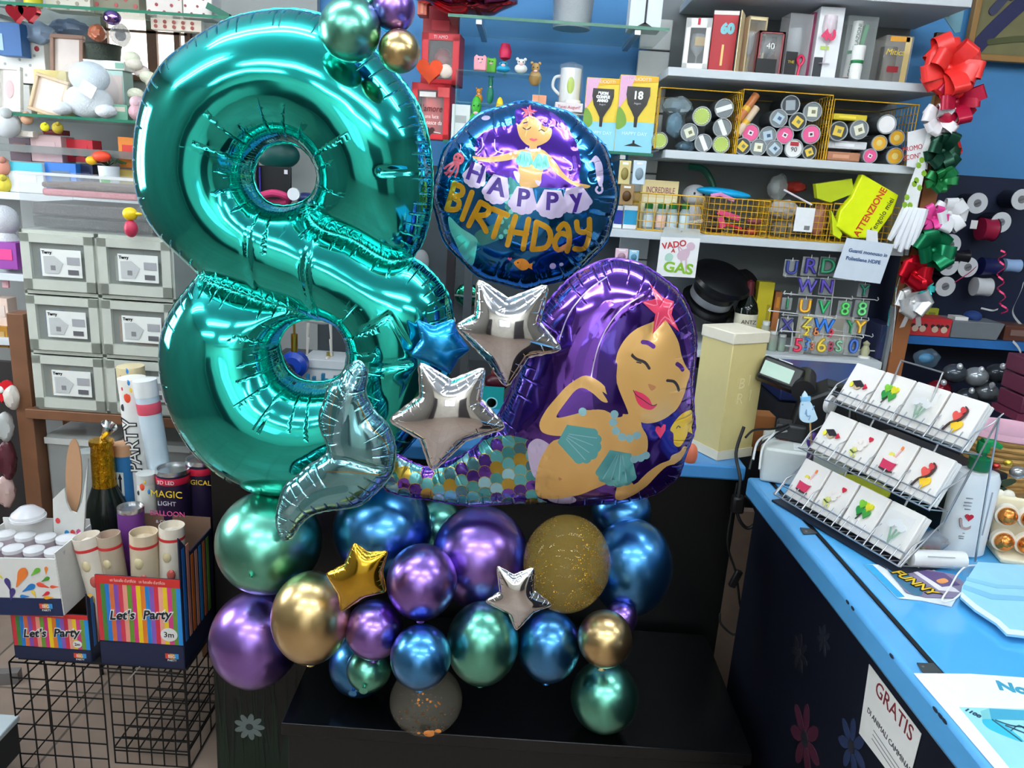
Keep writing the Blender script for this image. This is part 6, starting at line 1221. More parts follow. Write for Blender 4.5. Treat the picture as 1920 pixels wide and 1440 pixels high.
for r_ in range(3):
    for c_ in range(2):
        x = -W/4+c_*W/2; z = Hh*(2-r_)/3; hh = Hh/3; ww = W/2-.012
        dr = MB(); fw_ = .026
        dr.box((-ww/2+fw_/2, -.004, hh/2), (fw_, .012, hh-.018)); dr.box((ww/2-fw_/2, -.004, hh/2), (fw_, .012, hh-.018)); dr.box((0, -.004, .024), (ww, .012, .030)); dr.box((0, -.004, hh-.022), (ww, .012, .024))
        d_ = dr.build('drawer', m_tr, tw, (x, 0, z)); MB().box((0, .002, hh/2), (ww-.02, .003, hh-.06)).build('front_pane', clear((200, 206, 202), .28, .1), d_)
        cc = CONT[r_*2+c_]
        MB().ball((.01, .09, .05), (ww*.38, .06, hh*.24)).build('contents', M(cc[1], .7), d_); MB().box((-ww*.28, .05, hh*.45), (.03, .05, hh*.4)).build('packed_goods', M(cc[0], .6), d_)
        lx, lz = .012, hh*.50; MB().box((lx, -.012, lz), (.115, .002, .078)).build('label_card', M((214, 216, 212), .5), d_)
        txt('Terry', .012, m_blk, d_, (lx-.04, -.0135, lz+.029), bold=.0004); plate(d_, 'grey_sketch', 0, 0, 0, 0, -.0132, (176, 178, 178), poly=[(lx-.05, lz-.03), (lx-.01, lz-.03), (lx+.005, lz), (lx-.02, lz+.02), (lx-.05, lz+.018)]); plate(d_, 'text_block', lx+.035, lz+.008, .036, .022, -.0132, (150, 150, 154)); plate(d_, 'barcode', lx+.033, lz-.024, .03, .014, -.0132, (90, 90, 94)); plate(d_, 'qr_sketch', lx-.024, lz-.014, .014, .014, -.0134, (120, 120, 122))
for i, px in enumerate((75, 175)):
    q = thing('storage_bin', 'cloudy storage bin on the lower board of the stand' if i == 0 else 'second cloudy storage bin low in the stand', 'storage bin', (-1.335 if i == 0 else -1.10, 2.25, .116)); MB().box((0, .1, .31), (.22, .2, .62)).build('bin', M((176, 180, 178), .4, 0, .62), q, bev=.01); MB().box((.0, .1, .40), (.15, .1, .24)).build('contents', M((80, 80, 92) if i == 0 else (120, 110, 110), .7), q); MB().box((0, -.003, .60), (.22, .006, .02)).build('lip', M((200, 202, 200), .4), q)
ob = thing('open_bin', 'clear open bin with folded dark cloth on top of the drawer tower', 'storage bin', (-1.235, 2.205, ZT0+Hh+.001)); Wb, Hb = .37, .155; mc = clear((206, 210, 210), .13, .1)
b = MB(); b.box((0, 0, Hb/2), (Wb, .004, Hb)); b.box((0, .26, Hb/2), (Wb, .004, Hb)); b.box((-Wb/2, .13, Hb/2), (.004, .26, Hb)); b.box((Wb/2, .13, Hb/2), (.004, .26, Hb)); b.box((0, .13, .002), (Wb, .26, .004)); b.build('bin', mc, ob)
MB().box((0, .0, Hb), (Wb+.012, .012, .008)).build('rim', clear((226, 228, 228), .7), ob)
for z, hh, col, nm in ((.006, .03, (60, 60, 62), 'dark cloth'), (.04, .035, (76, 72, 74), 'grey cloth'), (.095, .02, (206, 130, 140), 'pink strip'), (.118, .015, (130, 112, 106), 'lace strip')):
    MB().box((0, .13, z+hh/2), (Wb-.03 if 'strip' not in nm else Wb-.1, .22, hh)).build('folded_cloth', M(col, .8, bump=.6), ob, bev=.006)['label'] = nm
lp = thing('white_carton', 'white carton lid on the bin, next to the eight', 'carton', (-1.0, 2.23, ZT0+Hh+.001)); MB().box((0, .08, .105), (.09, .16, .13)).build('carton', M((206, 208, 206), .5), lp, bev=.003); MB().box((0, .08, .02), (.1, .17, .04)).build('tray', M((60, 60, 66), .5), lp); MB().box((0, -.003, .06), (.03, .004, .02)).build('tab', m_wht, lp)
t = thing('toy_duck', 'yellow and crimson plastic toy beside the clear bin', 'toy', (XA(240, 2.13, 1.37), 2.15, ZT0+Hh+.001)); MB().ball((0, 0, .065), (.02, .018, .018)).build('head', M((232, 196, 20), .35), t); MB().ball((.0, 0, .025), (.018, .018, .024)).build('body', M((190, 50, 80), .4), t); MB().ball((.022, 0, .066), (.012, .008, .005), n=10, k=6).build('beak', M((236, 200, 40), .4), t)
# ---------------------------------------------------------------- party goods on the wire rack
m_wire = M((18, 18, 19), .4, .3)
def mesh_panel(parent, name, o, u, v, nu, nv, r=.0022):
    b = MB(); o, u, v = Vector(o), Vector(u), Vector(v)
    for k in range(nu+1): b.tube([o+u*k/nu, o+u*k/nu+v], r, 5)
    for k in range(nv+1): b.tube([o+v*k/nv, o+v*k/nv+u], r, 5)
    return b.build(name, m_wire, parent)
ZR = .325; Yr = 1.70
rk = thing('wire_rack', 'black wire grid rack carrying the party boxes', 'rack', (-1.0, Yr, 0)); xl, xr_ = -1.235, -.80
mesh_panel(rk, 'front_grid', (xl+1.0, -.01, .0), (.235, 0, 0), (0, 0, ZR), 5, 7); mesh_panel(rk, 'front_grid', (-.005, .03, .0), (.20, 0, 0), (0, 0, ZR), 6, 8); mesh_panel(rk, 'side_grid', (.198, .03, 0), (0, .36, 0), (0, 0, ZR), 5, 5); mesh_panel(rk, 'side_grid', (xl+1.0, -.01, 0), (0, .40, 0), (0, 0, ZR), 3, 4)
mesh_panel(rk, 'lower_shelf', (-.005, .03, .05), (.20, 0, 0), (0, .36, 0), 6, 9); mesh_panel(rk, 'top_shelf', (xl+1.0, -.01, ZR), (xr_-xl, 0, 0), (0, .42, 0), 11, 10)
for x in (xl, -.80): MB().tube([(x+1, .39, 0), (x+1, .39, ZR)], .006).build('post', m_wire, rk)
MB().box((0, .2, ZR+.004), (xr_-xl, .4, .004)).build('shelf_board', M((22, 22, 24), .6), rk)
ZB = ZR+.007
STR = [(200, 50, 60), (70, 130, 60), (40, 120, 200), (214, 110, 60), (130, 80, 170), (206, 60, 80), (230, 150, 130), (100, 150, 50), (206, 50, 120), (236, 200, 30), (224, 120, 40), (40, 130, 200), (140, 90, 180), (206, 50, 70), (232, 160, 140), (236, 200, 40), (210, 60, 130), (110, 150, 60), (40, 140, 210)]
def mbox_logo(t, x, z, y, s):
    for dx, c in ((-.5, (214, 70, 50)), (0, (226, 160, 50)), (.5, (50, 140, 200))): plate(t, 'logo_block', x+dx*s, z, s*.46, s*.6, y, c)
    txt('BIG', s*.55, M((240, 220, 210), .5), t, (x, y-.002, z)); txt('PARTY', s*.34, m_wht, t, (x, y-.001, z-s*.52))
def stripe_box(label, a, b_, top, zb_px, Y, d, front_h, side_top, script, tag_m):
    x0, x1 = XA(a, Y, ZB), XA(b_, Y, ZB); w = x1-x0; h = PY((a+b_)/2, top, Y).z-ZB
    t = thing('striped_display_box', label, 'display box', ((x0+x1)/2, Y+d/2, ZB), group='striped party display boxes')
    b = MB(); th = .003; b.box((0, -d/2+th/2, h/2), (w, th, h)); b.box((0, 0, th/2), (w, d, th)); b.build('carton', M((30, 34, 60), .5), t)
    sd = [(-d/2, 0), (d/2, 0), (d/2, side_top), (-d/2+.06, side_top), (-d/2, h*1.45)]
    sdl = [(-d/2, 0), (d/2, 0), (d/2, side_top*.9), (-d/2+.05, h*.8), (-d/2, h)]
    for s in (1, -1):
        V = MB(); V.v = []; sd = sd if s > 0 else sdl; n = len(sd); V.add([(s*w/2-th/2, p[0], p[1]) for p in sd]+[(s*w/2+th/2, p[0], p[1]) for p in sd], [list(range(n))[::-1], list(range(n, 2*n))]+[[i, (i+1) % n, n+(i+1) % n, n+i] for i in range(n)]); V.build('side_panel', M((36, 40, 66), .5), t)
        for k in range(7 if s > 0 else 0):
            yy = -d/2+.02+k*(d-.03)/7; zt_ = h*1.3 if yy < -d/2+.06 else side_top*.96; o_ = MB(); o_.box((s*(w/2+th*.6), yy, (h*.28+zt_)/2), (th*.5, d*.07, zt_-h*.28)); o_.build('side_stripe', M(tuple(int(c*.9) for c in STR[(k*4+2) % 19]), .5), t)
    MB().box((0, d/2-th/2, side_top*.55), (w, th, side_top*1.1)).build('back_panel', M((120, 92, 74), .7), t)
    y = -d/2-.0004; n = 19; z0, z1 = h*.27, h*.91
    for k in range(n): plate(t, 'stripe', -w/2+w*(k+.5)/n, (z0+z1)/2, w/n*1.0, z1-z0, y, STR[k], th=.0006)
    plate(t, 'top_band', 0, h*.955, w, h*.09, y, (206, 50, 46)); plate(t, 'base_band', 0, h*.13, w, h*.26, y, (28, 36, 66)); txt("un fuscello d'artificio   un fuscello d'artificio", h*.05, M((236, 200, 190), .5), t, (0, y-.001, h*.955), sx=.62)
    if script:
        q_ = w*.165; txt("Let's  Party", q_, m_wht, t, (0, y-.0012, h*.585), rot=(R_(90), R_(-5), 0), shear=.3, bold=q_*.085, sx=.92, space=1.06); txt("Let's  Party", q_, M((30, 34, 44), .5), t, (0, y-.0028, h*.585), rot=(R_(90), R_(-5), 0), shear=.3, bold=q_*.02, sx=.92, space=1.06)
    plate(t, 'length_badge', 0, 0, 0, 0, y-.001, (226, 226, 222), poly=arc(w*.34, h*.385, h*.085, h*.075, n=20)); txt(tag_m, h*.085, m_blk, t, (w*.34, y-.003, h*.385)); mbox_logo(t, w*.36, h*.14, y-.001, w*.11)
    return t, w, h
t1, w1, h1 = stripe_box("large striped box lettered Let's Party holding paper poppers", 192, 346, 1083, 1245, 1.70, .20, .24, .30, True, '3m')
t2, w2, h2 = stripe_box("small striped box lettered Let's Party under the confetti box", 30, 172, 1150, 1245, 1.70, .16, .12, .11, True, '2m')
# confetti patterned tray on the small box
cbw = XA(122, 1.68, .45)-XA(-50, 1.68, .45)
cf = thing('confetti_display_box', 'white display box with coloured drops and a navy base', 'display box', (XA(122, 1.68, .45)-cbw/2, 1.76, ZB+h2+.004), rot=(0, R_(-3), 0)); d = .16; h = .155
b = MB(); b.box((0, -d/2, h*.5), (cbw, .003, h)); b.box((0, 0, .002), (cbw, d, .003)); b.box((cbw/2, 0, h*.55), (.003, d, h*1.1)); b.box((-cbw/2, 0, h*.55), (.003, d, h*1.1)); b.box((0, d/2, h*.6), (cbw, .003, h*1.2)); b.build('carton', M((222, 222, 218), .5), cf)
y = -d/2-.002; plate(cf, 'navy_base', 0, h*.15, cbw, h*.31, y, (26, 40, 78)); mbox_logo(cf, cbw*.33, h*.17, y-.0012, .022)
def drop(px, pz, L_, ang, col):
    c, s = math.cos(R_(ang)), math.sin(R_(ang)); P = [(0, -1), (.18, -.3), (.34, .2), (.3, .6), (0, .85), (-.3, .6), (-.34, .2), (-.18, -.3)]; P = spline([(px+L_*(x*c-z*s), pz+L_*(x*s+z*c)) for x, z in P], True, 2); plate(cf, 'drop_print', 0, 0, 0, 0, y-.0006, col, poly=P, th=.0008)
xo = cbw/2
for px, pz, L_, a_2, col in ((-.10, .105, .034, -30, (226, 120, 50)), (-.062, .12, .018, -50, (110, 180, 60)), (-.035, .125, .012, -10, (226, 130, 60)), (-.135, .085, .02, 10, (70, 60, 120)), (-.04, .1, .014, -60, (80, 150, 50)), (-.085, .075, .022, -60, (40, 120, 190)), (-.05, .083, .018, 70, (220, 80, 60)), (-.022, .08, .012, 90, (226, 90, 50)), (-.075, .06, .012, 20, (226, 190, 60)), (-.045, .06, .013, -60, (206, 40, 60)), (-.13, .058, .02, -20, (66, 56, 120)), (-.1, .052, .013, 90, (40, 120, 190)), (-.04, .05, .014, 90, (230, 160, 40)), (-.155, .11, .014, 40, (220, 200, 60))): drop(xo+px+.01, pz, L_, a_2, col)
for i in range(8):
    q = thing('glitter_tub', 'clear capped tub of pink glitter in the drop patterned box', 'tub', (cf.location.x+cbw/2-.03-.052*(i % 4), 1.715+.05*(i//4), cf.location.z+.10+.01*(i//4)), group='glitter tubs in the drop patterned box'); MB().cyl((0, 0, 0), (0, 0, .055), .022, n=18).build('tub', clear((226, 214, 222), .4), q); MB().cyl((0, 0, .004), (0, 0, .03), .019, n=16).build('glitter', M((214, 170, 190), .4, .5, bump=.8), q); MB().lathe([(.024, .055), (.024, .064), (.012, .068), (.001, .07)], 18).build('cap', clear((236, 236, 238), .7, .15), q)
MBX = MB().box((0, 0, .045), (cbw-.02, .12, .09)); tag(MBX.build('box_liner', M((196, 186, 188), .7), None, (cf.location.x, 1.76, cf.location.z+.005), (0, R_(-3), 0)), 'pale liner under the glitter tubs', 'liner')
t = thing('glitter_dome', 'clear dome lid on top of the glitter tubs', 'lid', PY(52, 962, 1.80)); MB().lathe([(.04, -.01), (.038, .0), (.02, .016), (.001, .02)], 22).build('dome', clear((236, 236, 240), .6, .1), t); MB().lathe([(.042, -.014), (.042, -.008), (.036, -.008)], 22).build('rim', clear((236, 236, 240), .75, .1), t)
# tall carton wings and the brown oval
t = thing('die_cut_carton', 'white dotted carton with pointed wings around a brown oval', 'carton', PY(138, 1000, 1.80)); f = lambda pts, Y=1.80: [(PY(x, z, Y).x-t.location.x, PY(x, z, Y).z-t.location.z) for x, z in pts]
b = MB(); b.prism(f([(104, 1060), (100, 935), (122, 914), (125, 940), (133, 958), (145, 962), (155, 940), (165, 870), (166, 860), (158, 1000), (150, 1060)]), -.003, .003); b.build('wing_panel', M((206, 206, 202), .6), t)
b = MB(); b.prism(f(arc(138, 893, 15, 70, n=30), 1.83), .03, .034); b.build('brown_oval', M((186, 142, 108), .7), t); b = MB(); b.prism(f([(98, 936), (104, 930), (110, 1060), (98, 1060)]), .004, .008); b.build('brown_edge', M((70, 46, 44), .7), t)
for i in range(9): plate(t, 'dot_print', 0, 0, 0, 0, -.0035, ((206, 60, 60), (40, 130, 190), (226, 160, 60), (190, 80, 130))[i % 4], poly=arc(f([(110+((i*17) % 40), 975+((i*23) % 70))])[0][0], f([(110+((i*17) % 40), 975+((i*23) % 70))])[0][1], .006, .008, n=8))
tag(MB().cyl(PY(168, 990, 1.98), PY(166, 845, 1.98), .028, n=18).build('clear_tube', clear((196, 206, 208), .35)), 'clear ribbed plastic tube behind the gold necked bottle', 'tube')
t, w, h, d = put('bottle_cannon', 'bottle shaped confetti cannon with gold foil neck', 'confetti cannon', 158, 240, 832, 1.90, ZB, .09)
MB().lathe([(w*.46, 0), (w*.5, .01), (w*.5, h*.52), (w*.42, h*.62), (w*.24, h*.74)], 28).build('bottle', M((14, 22, 18), .2), t); MB().lathe([(w*.27, h*.68), (w*.245, h*.75), (w*.235, h*.9), (w*.225, h*.95), (w*.25, h*.96), (w*.25, h*.985), (.001, h)], 24).build('gold_foil', M((196, 146, 30), .25, 1, bump=.9, bscale=90), t)
b = MB(); b.lathe([(.005, 0), (.008, .012), (.022, .05), (.019, .053), (.006, .016)], 14); b.build('silver_foil_top', FOIL((200, 200, 198), .15, 1, .01, .004, 9), t, (0, 0, h*.985), (0, R_(30), 0))
def popper(label, a, b_, top, Y, z, col, tilt=(0, 0), open_=False, group='paper poppers in the striped box', name='paper_popper', band=(200, 50, 50), h=None):
    t, w, h0, d = put(name, label, 'party popper', a, b_, top, Y, z, .03, 0, group); t.rotation_euler = (R_(tilt[0]), R_(tilt[1]), 0); h = h or h0; r = w*.5
    MB().lathe([(r, 0), (r, h-.02), (r*1.0, h), (r*.94, h), (r*.94, h-.02 if not open_ else h*.5), (.001, h-.006 if not open_ else h*.5)], 24).build('tube', M(col, .55), t); MB().lathe([(r*1.01, h-.035), (r*1.02, h-.034), (r*1.02, h-.028), (r*1.01, h-.027)], 24).build('red_band', M(band, .5), t)
    for k in range(3): MB().ball((-r*.3+r*.3*k, -r*.93, h*(.5+.14*((k*2) % 3))), (r*.36, r*.18, r*.5), n=12, k=6).build('print_patch', M(((200, 150, 60), (206, 190, 150), (190, 90, 80))[k], .55), t)
    return t, h, r
for a in (('cream paper popper leaning left in the striped box', 190, 236, 1010, 1.75, (216, 206, 192), (0, -10)), ('open paper popper with a red rim in the striped box', 214, 254, 1008, 1.755, (176, 160, 140), (0, -5)), ('cream paper popper standing third in the striped box', 250, 298, 1003, 1.76, (206, 188, 160), (0, 1)), ('paper popper with red squiggles against the box side', 299, 343, 990, 1.78, (222, 212, 196), (0, 2))):
    popper(a[0], a[1], a[2], a[3], a[4], ZB+.004, a[5], a[6], 'open' in a[0])
def can(label, a, b_, top, Y, z, col, name='party_can', words=()):
    t, w, h, d = put(name, label, 'can', a, b_, top, Y, z, .05, 0); r = w*.5
    MB().lathe([(r*.97, 0), (r, .004), (r, h-.01)], 28).build('body', M(col, .35), t); MB().lathe([(r, h-.012), (r*1.02, h-.008), (r*1.0, h), (r*.9, h), (r*.88, h-.006), (.001, h-.005)], 28).build('lid', M((196, 198, 200), .25, .9), t)
    for s, z_, sz, c in words: txt(s, r*sz, M(c, .5), t, (0, -r-.0012, h-z_*r))
    return t, h, r
t, h, r = can('dark can lettered MAGICAL LIGHT BALLOON behind the poppers', 302, 361, 884, 1.915, ZB, (36, 26, 54), words=(('MAGIC', 1.35, .62, (226, 190, 50)), ('LIGHT', 1.95, .4, (220, 214, 224)), ('BALLOON', 2.6, .46, (226, 90, 150)), ('& CONFETTI', 3.15, .26, (214, 206, 220))))
MB().lathe([(r*1.005, h-r*.82), (r*1.012, h-r*.8), (r*1.012, h-r*.42), (r*1.005, h-r*.4)], 28).build('red_band', M((196, 30, 60), .4), t); txt('3D LED', r*.32, m_wht, t, (0, -r-.002, h-r*.6)); MB().lathe([(r*1.005, h-r*4.4), (r*1.012, h-r*4.3), (r*1.012, h-r*3.5), (r*1.005, h-r*3.4)], 28).build('pink_band', M((196, 70, 140), .4), t)
t, h, r = can('second dark party can half behind the eight', 356, 408, 866, 1.96, ZB, (36, 26, 54), words=(('MAGICAL', 1.4, .5, (226, 190, 50)),)); MB().lathe([(r*1.005, h-r*.95), (r*1.012, h-r*.93), (r*1.012, h-r*.5), (r*1.005, h-r*.48)], 28).build('red_band', M((196, 30, 60), .4), t)
can('short violet can behind the cream poppers', 230, 275, 958, 1.82, ZB, (110, 56, 130), words=())
MB().lathe([(.001, 0), (.02, 0), (.02, .01), (.001, .01)], 8)
def tube_cannon(label, a, b_, top, Y, col, tilt, cap, words=None, prints=(), clearbag=False):
    t, w, h, d = put('confetti_cannon', label, 'confetti cannon', a, b_, top, Y, ZB, .04); t.rotation_euler = (0, R_(tilt), 0); r = w*.5
    MB().cyl((0, 0, 0), (0, 0, h*.96), r, n=26).build('tube', M(col, .5), t); MB().lathe([(r*1.03, h*.93), (r*1.04, h*.935), (r*1.04, h*.995), (.001, h)], 26).build('cap', M(cap, .4), t)
    for i, (z, x, rr, c) in enumerate(prints): MB().ball((x*r, -r*math.sqrt(max(.05, 1-x*x)), z*h), (rr*r*.6, .0018, rr*r), n=10, k=6).build('drop_print', M(c, .5), t)
    if words: txt(words, r*1.5, M((40, 42, 50), .5), t, (0, -r-.001, h*.72), rot=(R_(90), R_(-90), 0), bold=.003); txt(words, r*1.5, m_wht, t, (0, -r-.0025, h*.72), rot=(R_(90), R_(-90), 0), bold=-.0002)
    return t, h, r
P6 = [(.985, .2, .25, (40, 120, 190)), (.96, -.3, .2, (206, 60, 80)), (.955, .3, .25, (226, 190, 60)), (.925, 0, .45, (226, 80, 50)), (.89, .6, .3, (40, 130, 200)), (.88, -.5, .3, (60, 60, 70)), (.3, .2, .35, (206, 60, 80)), (.22, -.3, .3, (40, 120, 190)), (.16, .3, .3, (226, 150, 60))]
tube_cannon('dotted white confetti cannon lettered PARTY, leaning right', 268, 312, 712, 2.0, (222, 222, 220), -3, (226, 222, 214), 'PARTY', P6); tube_cannon('dotted confetti cannon with an amber cap behind the lettered one', 258, 302, 690, 2.07, (220, 218, 212), -2, (206, 190, 150), None, P6[:5]); t, h, r = tube_cannon('pale blue and white confetti cannon in a clear sleeve', 318, 356, 716, 1.96, (190, 206, 216), -6, (224, 226, 226)); MB().lathe([(r*1.02, h*.86), (r*1.05, h*.865), (r*1.05, h*.9), (r*1.02, h*.905)], 24).build('red_band', M((206, 80, 100), .4), t); MB().lathe([(r*1.02, h*.36), (r*1.06, h*.37), (r*1.06, h*.4), (r*1.02, h*.41)], 24).build('red_ring', M((196, 50, 70), .4), t)
tube_cannon('thin confetti cannon with fruit coloured prints by the dark can', 268, 300, 892, 1.905, (206, 206, 198), 0, (190, 192, 190), None, P6[2:]); t, h, r = tube_cannon('plain blue confetti cannon with an arrow label', 228, 262, 836, 1.975, (36, 104, 156), 0, (186, 140, 106)); plate(t, 'arrow_label', 0, h*.77, r*.7, h*.14, -r, (206, 212, 214)); plate(t, 'arrow', 0, 0, 0, 0, -r-.0015, (24, 30, 40), poly=[(-r*.1, h*.72), (r*.1, h*.72), (r*.1, h*.8), (r*.22, h*.8), (0, h*.835), (-r*.22, h*.8), (-r*.1, h*.8)])
tag(MB().tube([PY(262, 1250, 1.69), PY(240, 1275, 1.69)], .002).build('price_hook', M((190, 190, 186), .3, .8)), 'thin bright hook hanging on the black wire rack', 'hook')
t = thing('step_stool', 'dark box with a white lid in the lower left corner', 'box', PZ(4, 1428, .12)+Vector((-.05, 0, 0))); MB().box((-.04, .05, -.02), (.12, .12, .10)).build('box', M((28, 36, 40), .5), t, bev=.004); MB().box((-.04, .05, .035), (.13, .13, .016)).build('lid', M((170, 180, 184), .5), t, bev=.003)
tag(MB().box((0, 0, .02), (.5, .03, .04)).build('floor_bar', M((110, 106, 104), .5), None, (-1.7, 1.98, .0), (0, 0, R_(12))), 'grey bar lying along the floor at the left', 'bar')
for i, (a, b_, top, col, lab) in enumerate(((205, 232, 1250, (186, 184, 206), 'lilac white roll behind the wire rack'), (92, 190, 1258, (176, 170, 160), 'pale crate on the floor behind the wire rack'), (262, 300, 1262, (110, 112, 112), 'grey carton behind the wire rack grid'), (312, 342, 1262, (120, 112, 96), 'olive carton at the right behind the grid'))):
    t, w, h, d = put('floor_carton', lab, 'carton', a, b_, top, 2.14, .0, .06); carton(t, w, h, d, col); plate(t, 'print', 0, h*.8, w*.6, h*.1, -d/2-.0004, tuple(int(c*.7) for c in col))
# ---------------------------------------------------------------- things on the cash counter
ZK = .9305
t = thing('bottle_box', 'tall cream wine box with embossed letters on the counter corner', 'box', (XA(1352, 1.93, ZK+.01), 1.95, ZK+.001), R_(28)); w, d, h = .115, .115, .335
MB().box((0, 0, h*.46), (w, d, h*.92)).build('body', M((206, 190, 130), .5, noise=.05), t, bev=.002); MB().box((0, 0, h*.955), (w+.006, d+.006, h*.09)).build('lid', M((226, 218, 196), .5), t, bev=.003); MB().box((0, 0, .012), (w+.004, d+.004, .024)).build('base', M((222, 214, 190), .5), t)
for s, x, z in (('B', -.012, .60), ('R', -.012, .48), ('I', .022, .50), ('I', .012, .62)): txt(s, .04, M((222, 208, 156), .5), t, (x, -d/2-.0006, h*z), shear=.1)
# card display
CR = thing('card_rack', 'three tier wire rack of little favour cards on the counter', 'card rack', (.624, 1.614, ZK), math.atan2(-.921, .388)); m_wr = M((176, 178, 182), .3, .8)
tiers = [(0.0, .02), (.048, .128), (.10, .237)]; LW = .32; tl = R_(28)
for b0, z0 in tiers:
    b = MB(); r = .0014
    for q in (0, .028): b.tube([(-.012, b0+q*.6-.014, z0+q*.75), (LW+.012, b0+q*.6-.014, z0+q*.75)], r*1.2)
    b.tube([(-.012, b0+.04, z0-.01), (LW+.012, b0+.04, z0-.01)], r)
    for k in range(17): x = -.008+(LW+.016)*k/16; b.tube([(x, b0-.014+.024, z0+.03), (x, b0-.014, z0), (x, b0+.04, z0-.01)], r)
    for k in range(5): x = -.01+(LW+.02)*k/4; b.tube([(x, b0-.014, z0), (x, b0+.012, z0+.036), (x, b0+.05, z0+.052), (x, b0+.075, z0+.07)], r)
    b.build('tier_basket', m_wr, CR)
for x in (-.014, LW+.014): MB().tube([(x, -.014, .02), (x, .075, .10), (x, .16, .30), (x, .19, .003)], .0022).build('side_frame', m_wr, CR)
for x in (.078, .238): MB().tube([(x, .05, .003), (x, .10, .12), (x, .152, .237), (x, .17, .30)], .0022).build('rib', m_wr, CR)
MB().tube([(.11, .13, .28), (.11, .15, .355), (.21, .15, .355), (.21, .13, .28)], .0022).build('handle', m_wr, CR); MB().box((LW/2, .05, .003), (LW+.03, .13, .004)).build('foot_plate', M((24, 34, 50), .4), CR)
def card_motif(kind, p, f, w, h):
    y = -.0012
    def pl(nm, poly, col, lift=0.0): b = MB(); b.prism([(x*w*.8, (.5+(z-.5)*.82)*h) for x, z in poly], y-.002-lift*.6, y); return b.build(nm, M(col, .5), p)
    if kind == 'hat': pl('graduation_cap', [(-.3, .55), (0, .64), (.26, .52), (-.02, .42)], (30, 24, 34), .003); pl('scroll_print', spline([(-.2, .40), (0, .36), (.12, .44), (0, .48)]), (206, 180, 140)); pl('red_bow', star2(.3, .5, .1, .05, 3, 0), (200, 30, 60), .002); pl('yellow_flower', arc(-.3, .46, .08, .08, n=10), (226, 214, 60))
    if kind == 'clover':
        for a, c in ((45, (214, 206, 40)), (135, (120, 190, 50)), (225, (40, 140, 60)), (315, (60, 150, 60))): pl('clover_leaf', heart2(.19*math.cos(R_(a)), .58+.13*math.sin(R_(a)), .3), c, .002)
        pl('stem', stroke2([(0, .5), (-.12, .25)], .03), (60, 60, 50))
    if kind == 'calla':
        for x in (-.1, .02, .12): pl('stem', stroke2([(x*1.6, .48), (0, .12)], .05), (50, 150, 80))
        for x, z in ((-.22, .58), (0, .66), (.2, .58)): pl('calla_flower', arc(x, z, .15, .1, n=12), (240, 240, 238), .004)
        b = MB(); b.box((0, y-.008, h*.5), (w*.82, .001, h*.72)); b.build('clear_sleeve', clear(alpha=.18), p)
    if kind == 'hearts': pl('yellow_heart', heart2(.1, .33, .4), (236, 190, 40)); pl('red_heart', heart2(-.02, .56, .32), (220, 80, 70), .002); pl('red_heart', heart2(.1, .74, .24), (206, 60, 60), .003); pl('wire_stem', stroke2([(-.22, .1), (-.1, .35), (.15, .5), (.22, .75), (.1, .84)], .035), (70, 50, 50), .004)
    if kind == 'cake': pl('cake', [(-.24, .22), (.2, .2), (.26, .44), (-.26, .46)], (206, 50, 90), .003); pl('cream', spline([(-.26, .46), (.26, .44), (.2, .56), (0, .6), (-.2, .55)]), (240, 230, 226), .004); pl('plate', arc(0, .2, .28, .05, n=14), (80, 60, 60)); pl('candle', stroke2([(.08, .6), (.14, .82)], .05), (236, 190, 190)); pl('flame', arc(.16, .88, .04, .06, n=8), (236, 130, 60)); pl('flower', arc(-.06, .62, .1, .07, n=10), (226, 214, 90), .002)
    if kind == 'orchid':
        for x, z in ((-.14, .5), (.05, .46), (-.05, .62), (.12, .6)): pl('petal', arc(x, z, .12, .09, n=10), (240, 232, 224), .002)
        for x, z in ((-.18, .28), (-.08, .2), (-.12, .36)): pl('yellow_flower', arc(x, z, .1, .07, n=10), (222, 220, 130), .002)
        pl('red_heart', heart2(.26, .78, .16), (206, 30, 60), .002); pl('leaf', stroke2([(-.24, .3), (-.06, .26)], .04), (60, 90, 50), .003)
GRID = [['cake', 'orchid', 'clover', 'calla'], ['hat', 'orchid', 'cake', 'hearts'], ['hat', 'clover', 'calla', 'hearts']]
NM = {'cake': 'a pink cake', 'orchid': 'white orchids and a red heart', 'clover': 'a green clover', 'calla': 'white callas', 'hat': 'a graduation cap', 'hearts': 'red hearts on a stem'}
for ti, row in enumerate(GRID):
    b0, z0 = tiers[ti]
    for ci, kd in enumerate(row):
        base = CR.matrix_basis @ Vector((.038+.080*ci, b0+.004, z0+.004)); w, h, d = .075, .094, .027
        c = thing('favour_card', 'stack of white favour cards showing %s, %s tier' % (NM[kd], ('lowest', 'middle', 'top')[ti]), 'card stack', base, group='favour cards in the wire rack'); c.rotation_euler = (Euler((-tl, 0, 0)).to_matrix().to_4x4()).to_euler()
        c.rotation_euler = (Matrix.Rotation(CR.rotation_euler.z, 4, 'Z') @ Matrix.Rotation(-tl, 4, 'X')).to_euler()
        for k in range(3): MB().box((0, d*(k+.5)/3, h/2), (w-.001*k, d/3-.0012, h-.0015*(k % 2))).build('card_sleeve', M((236, 232, 226), .5, noise=.02), c, bev=.0015)
        card_motif(kd, c, None, w, h)
